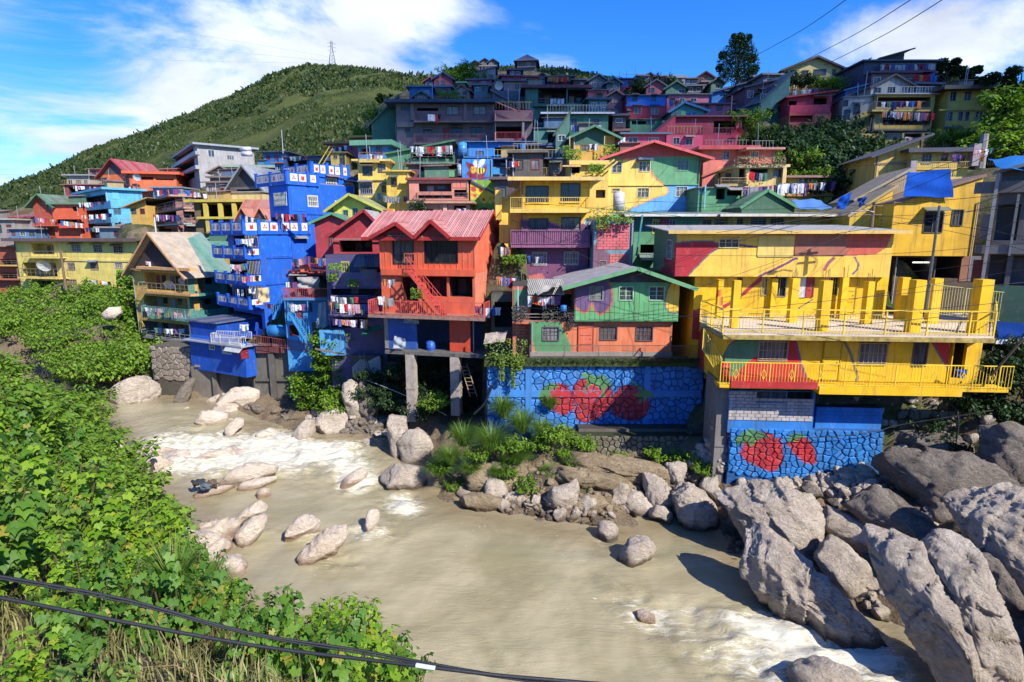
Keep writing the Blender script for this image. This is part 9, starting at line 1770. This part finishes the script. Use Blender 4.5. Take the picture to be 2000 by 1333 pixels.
tarp('blue plastic basin heap on the riverside balcony',[(1866,722),(1890,722),(1886,738),(1870,738)],30.0,(.02,.08,.35),.02,name='plastic_bag',wr=.06)
tarp('awning sheet sloping off the green porch roof edge',[(1040,566),(1096,548),(1090,560),(1050,576)],37,(.50,.44,.36),.05,Ys=[37.5,38,36.2,36.2],name='awning')
o=MB().bar((0,0,0),at(672,692,46)-at(616,682,47),.12);tag(o.build('bamboo_pole',M_simple('bamboo',(.28,.20,.12),.8),loc=at(616,682,47)),'long bamboo pole jutting from the river wall','pole')
o=MB().bar((0,0,0),at(2000,660,27.5)-at(1905,770,29.5),.09);tag(o.build('bamboo_pole',M_simple('dark_bamboo',(.14,.12,.09),.8),loc=at(1905,770,29.5)),'slanting pole propping the right end of the terrace','pole')
for i,(x,y,c,lab)in enumerate([(388,942,(.03,.035,.04),'black snagged debris on the rapids rock'),(402,950,(.10,.13,.16),'grey plastic snagged on the rapids rock'),(415,945,(.14,.09,.06),'brown driftwood heap on the rapids rock')]):
 Vr,Fr=ICO[3];o=link('debris',fast_mesh('debris',(Vr*[.8,.6,.4]+(fbm(Vr+i*5,2.2,4)-.5)[:,None]*Vr*1.6)*.42,Fr,M_simple('debris%d'%i,c,.8)),None,atz(x,y,.8));tag(o,lab,'debris')
DK=('black','navy','blue','grey','white','red');LT=('white','white','grey','pink','blue','red','orange')
for a in[(152,396,215,392,92.5,13,'on the top balcony of the light blue corner house',92.5,None,1.0),(158,420,216,416,92.5,10,'on the middle balcony of the light blue corner house'),(165,444,216,444,92.5,8,'on the lowest balcony of the light blue corner house'),(62,424,106,428,97,9,'below the green roofed red house'),(118,430,160,436,96,8,'beside the orange red wing'),(140,362,215,366,110,14,'on the dim maroon terrace'),(215,362,275,366,108,10,'under the orange houses on the hillside'),(290,372,350,368,80,12,'on the roof of the brown corner house'),(352,368,430,384,80,12,'along the right roof edge of the brown corner house'),(298,418,350,420,80,9,'on the middle terrace of the brown corner house'),(352,384,420,392,82,6,'on the upper right terrace of the brown corner house'),(290,502,338,502,64.5,10,'inside the open gable of the yellow house'),(284,510,334,512,64.2,10,'on the rail of the open gable'),(280,600,330,602,63.5,7,'on the second balcony of the gabled house'),(280,608,372,612,61.8,14,'in front of the third balcony of the gabled house'),(330,606,360,612,61,4,'draped longest from the third balcony'),(300,640,362,642,62,8,'on the ground balcony of the gabled house'),(400,322,432,318,103,0,''),(580,326,650,304,84,16,'on the long blue and red rooftop terrace'),(560,306,600,304,90,7,'on the roof of the small blue hillside house'),(650,290,700,276,80,9,'on the orange railed rooftop terrace'),(470,420,530,430,66,9,'above the emblem parapet of the blue tower'),(535,416,595,418,57,9,'in the gap between the blue tower blocks'),(460,466,500,464,54.5,7,'behind the second balcony of the blue tower'),(448,516,482,514,54.5,8,'on the third balcony of the blue tower'),(470,540,505,538,53.5,4,'red on the third parapet of the blue tower'),(455,564,500,562,54.5,6,'on the fourth balcony of the blue tower'),(574,506,600,502,51,5,'left of the red rooftop box'),(598,500,646,504,50.8,8,'above the faded red rooftop shack'),(645,505,662,508,50.5,4,'right of the rooftop shack'),(558,550,580,550,50.5,4,'on the balcony under the rooftop shack'),(518,592,545,594,52,6,'at the blue stair head'),(562,592,594,594,49,6,'along the light blue shack'),(645,578,700,580,46,7,'on the upper purple balcony'),(644,590,722,594,45.6,13,'below the upper purple balcony'),(646,622,720,624,45.8,11,'on the lower purple balcony'),(748,544,770,544,42,3,'under the floor of the red house at its left'),(742,578,764,582,41.2,4,'on the left deck rail of the red house'),(930,598,975,600,40.5,8,'at the right end of the red house deck'),(972,540,1018,542,43,9,'left of the purple ground storey'),(974,480,998,482,44,5,'beside the middle purple balcony'),(1030,498,1060,500,43.5,4,'before the left grille window of the purple house'),(1032,576,1092,578,36.9,14,'on the terracotta balcony of the orange house',36.9,('white','pink','red','purple','black','orange','white'),.95),(803,286,885,284,63,13,'on the green terrace below the grey brown building',63,('white','white','white','green','red','grey'),1.3),(826,324,846,324,60,3,'on the red veranda below the terrace'),(722,300,745,304,66,5,'on the balcony above the pale yellow house'),(752,382,780,384,57.5,6,'grey on the narrow golden house',57.5,('grey',),1.0),(838,222,860,222,70,4,'on the top veranda of the grey brown building'),(890,406,910,406,53.5,4,'before the salmon ground storey'),(995,314,1015,314,59.5,4,'beside the bee wall'),(1112,243,1130,243,68.5,5,'left on the white edged green house'),(1130,243,1172,243,68.3,8,'right on the white edged green house'),(1078,192,1100,192,76,8,'white on the dark green veranda',76,('white','white','grey'),.9),(1205,268,1220,268,64,3,'left of the rose pink house'),(1310,195,1360,196,84,10,'on the long dusty pink house'),(1150,280,1165,280,58.5,3,'under the green gabled porch'),(1465,335,1495,338,55.5,6,'inside the pale yellow veranda house'),(1452,366,1540,358,53,12,'in front of the pale yellow veranda house',54,('white','red','white','grey','navy','purple'),1.35),(1534,358,1630,354,56,14,'along the yellow row house',56,('white','navy','black','grey','orange','purple','white'),1.25),(1722,126,1826,124,76,16,'on the navy storey at the top of the hill',76,('white','pink','blue','red','green','purple'),1.2),(1785,144,1830,146,75,7,'orange and blue under the navy storey',75,('blue','orange','red','blue'),1.2),(1725,216,1772,218,69.5,12,'left on the lower yellow veranda'),(1772,218,1826,220,69.5,14,'right on the lower yellow veranda'),(1720,198,1800,196,69.8,7,'on the upper yellow veranda'),(1768,266,1800,268,67,4,'by the dark room under the yellow veranda'),(1498,170,1530,160,77,6,'on the dark red terraces'),(1550,176,1600,172,78,6,'on the rail below the yellow ridge house'),(1905,292,1940,288,48,5,'by the concrete post'),(1862,300,1885,302,49.5,4,'in the open yellow gallery'),(610,1,611,1,60,0,''),(180,546,240,552,80,10,'at the foot of the long yellow house'),(1000,160,1045,156,108,6,'on the long maroon ridge terrace'),(1070,150,1112,150,116,8,'red on the low ridge shacks',116,('red','orange','red'),1.2)]:
 if a[5]:laundry(*a[:7],*(a[7:]if len(a)>7 else()))
laundry(464,632,486,632,52,3,'white on the small blue house balcony',52,('white',),1.1)
if FARW.v:link('far_washing',FARW.mesh('far_washing',FWM))['kind']='stuff'
def cloud():
 r=np.random.default_rng(5);V0,F0=ICO[3];Vs,Fs=[],[];k=0
 zc=265.0;xs0,xs1,ys0,ys1=162,330,-141,100
 for _ in range(150):
  x=r.uniform(xs0,xs1);y=r.uniform(ys0,ys1);q=r.uniform(12,22)
  x=max(x,xs0+q*.9);y=max(y,ys0+q*.9+(6 if x<190 else 0))
  V=V0*(1+(fbm(V0*1.5+r.uniform(0,40),1.2,3)-.5)[:,None])*[q,q,q*.5]+[x,y,zc+r.uniform(-3,5)]
  Vs.append(V);Fs.append(F0+k);k+=len(V)
 g=newmat('cloud_white');pb=g.finish((.85,.86,.88),1.0,spec=0);tb=g.n('ShaderNodeBsdfTransparent');mb_=g.n('ShaderNodeMixShader');mb_.inputs[0].default_value=.86;g.l(pb.outputs[0],mb_.inputs[1]);g.l(tb.outputs[0],mb_.inputs[2]);g.l(mb_.outputs[0],g.out.inputs[0])
 C0=np.array([(xs0+xs1)/2,(ys0+ys1)/2,zc]);me=fast_mesh('cloud',np.concatenate(Vs)-C0,np.concatenate(Fs),g.m,smooth=True);o=link('cloud',me,None,Vector(C0));tag(o,kind='structure')
cloud()
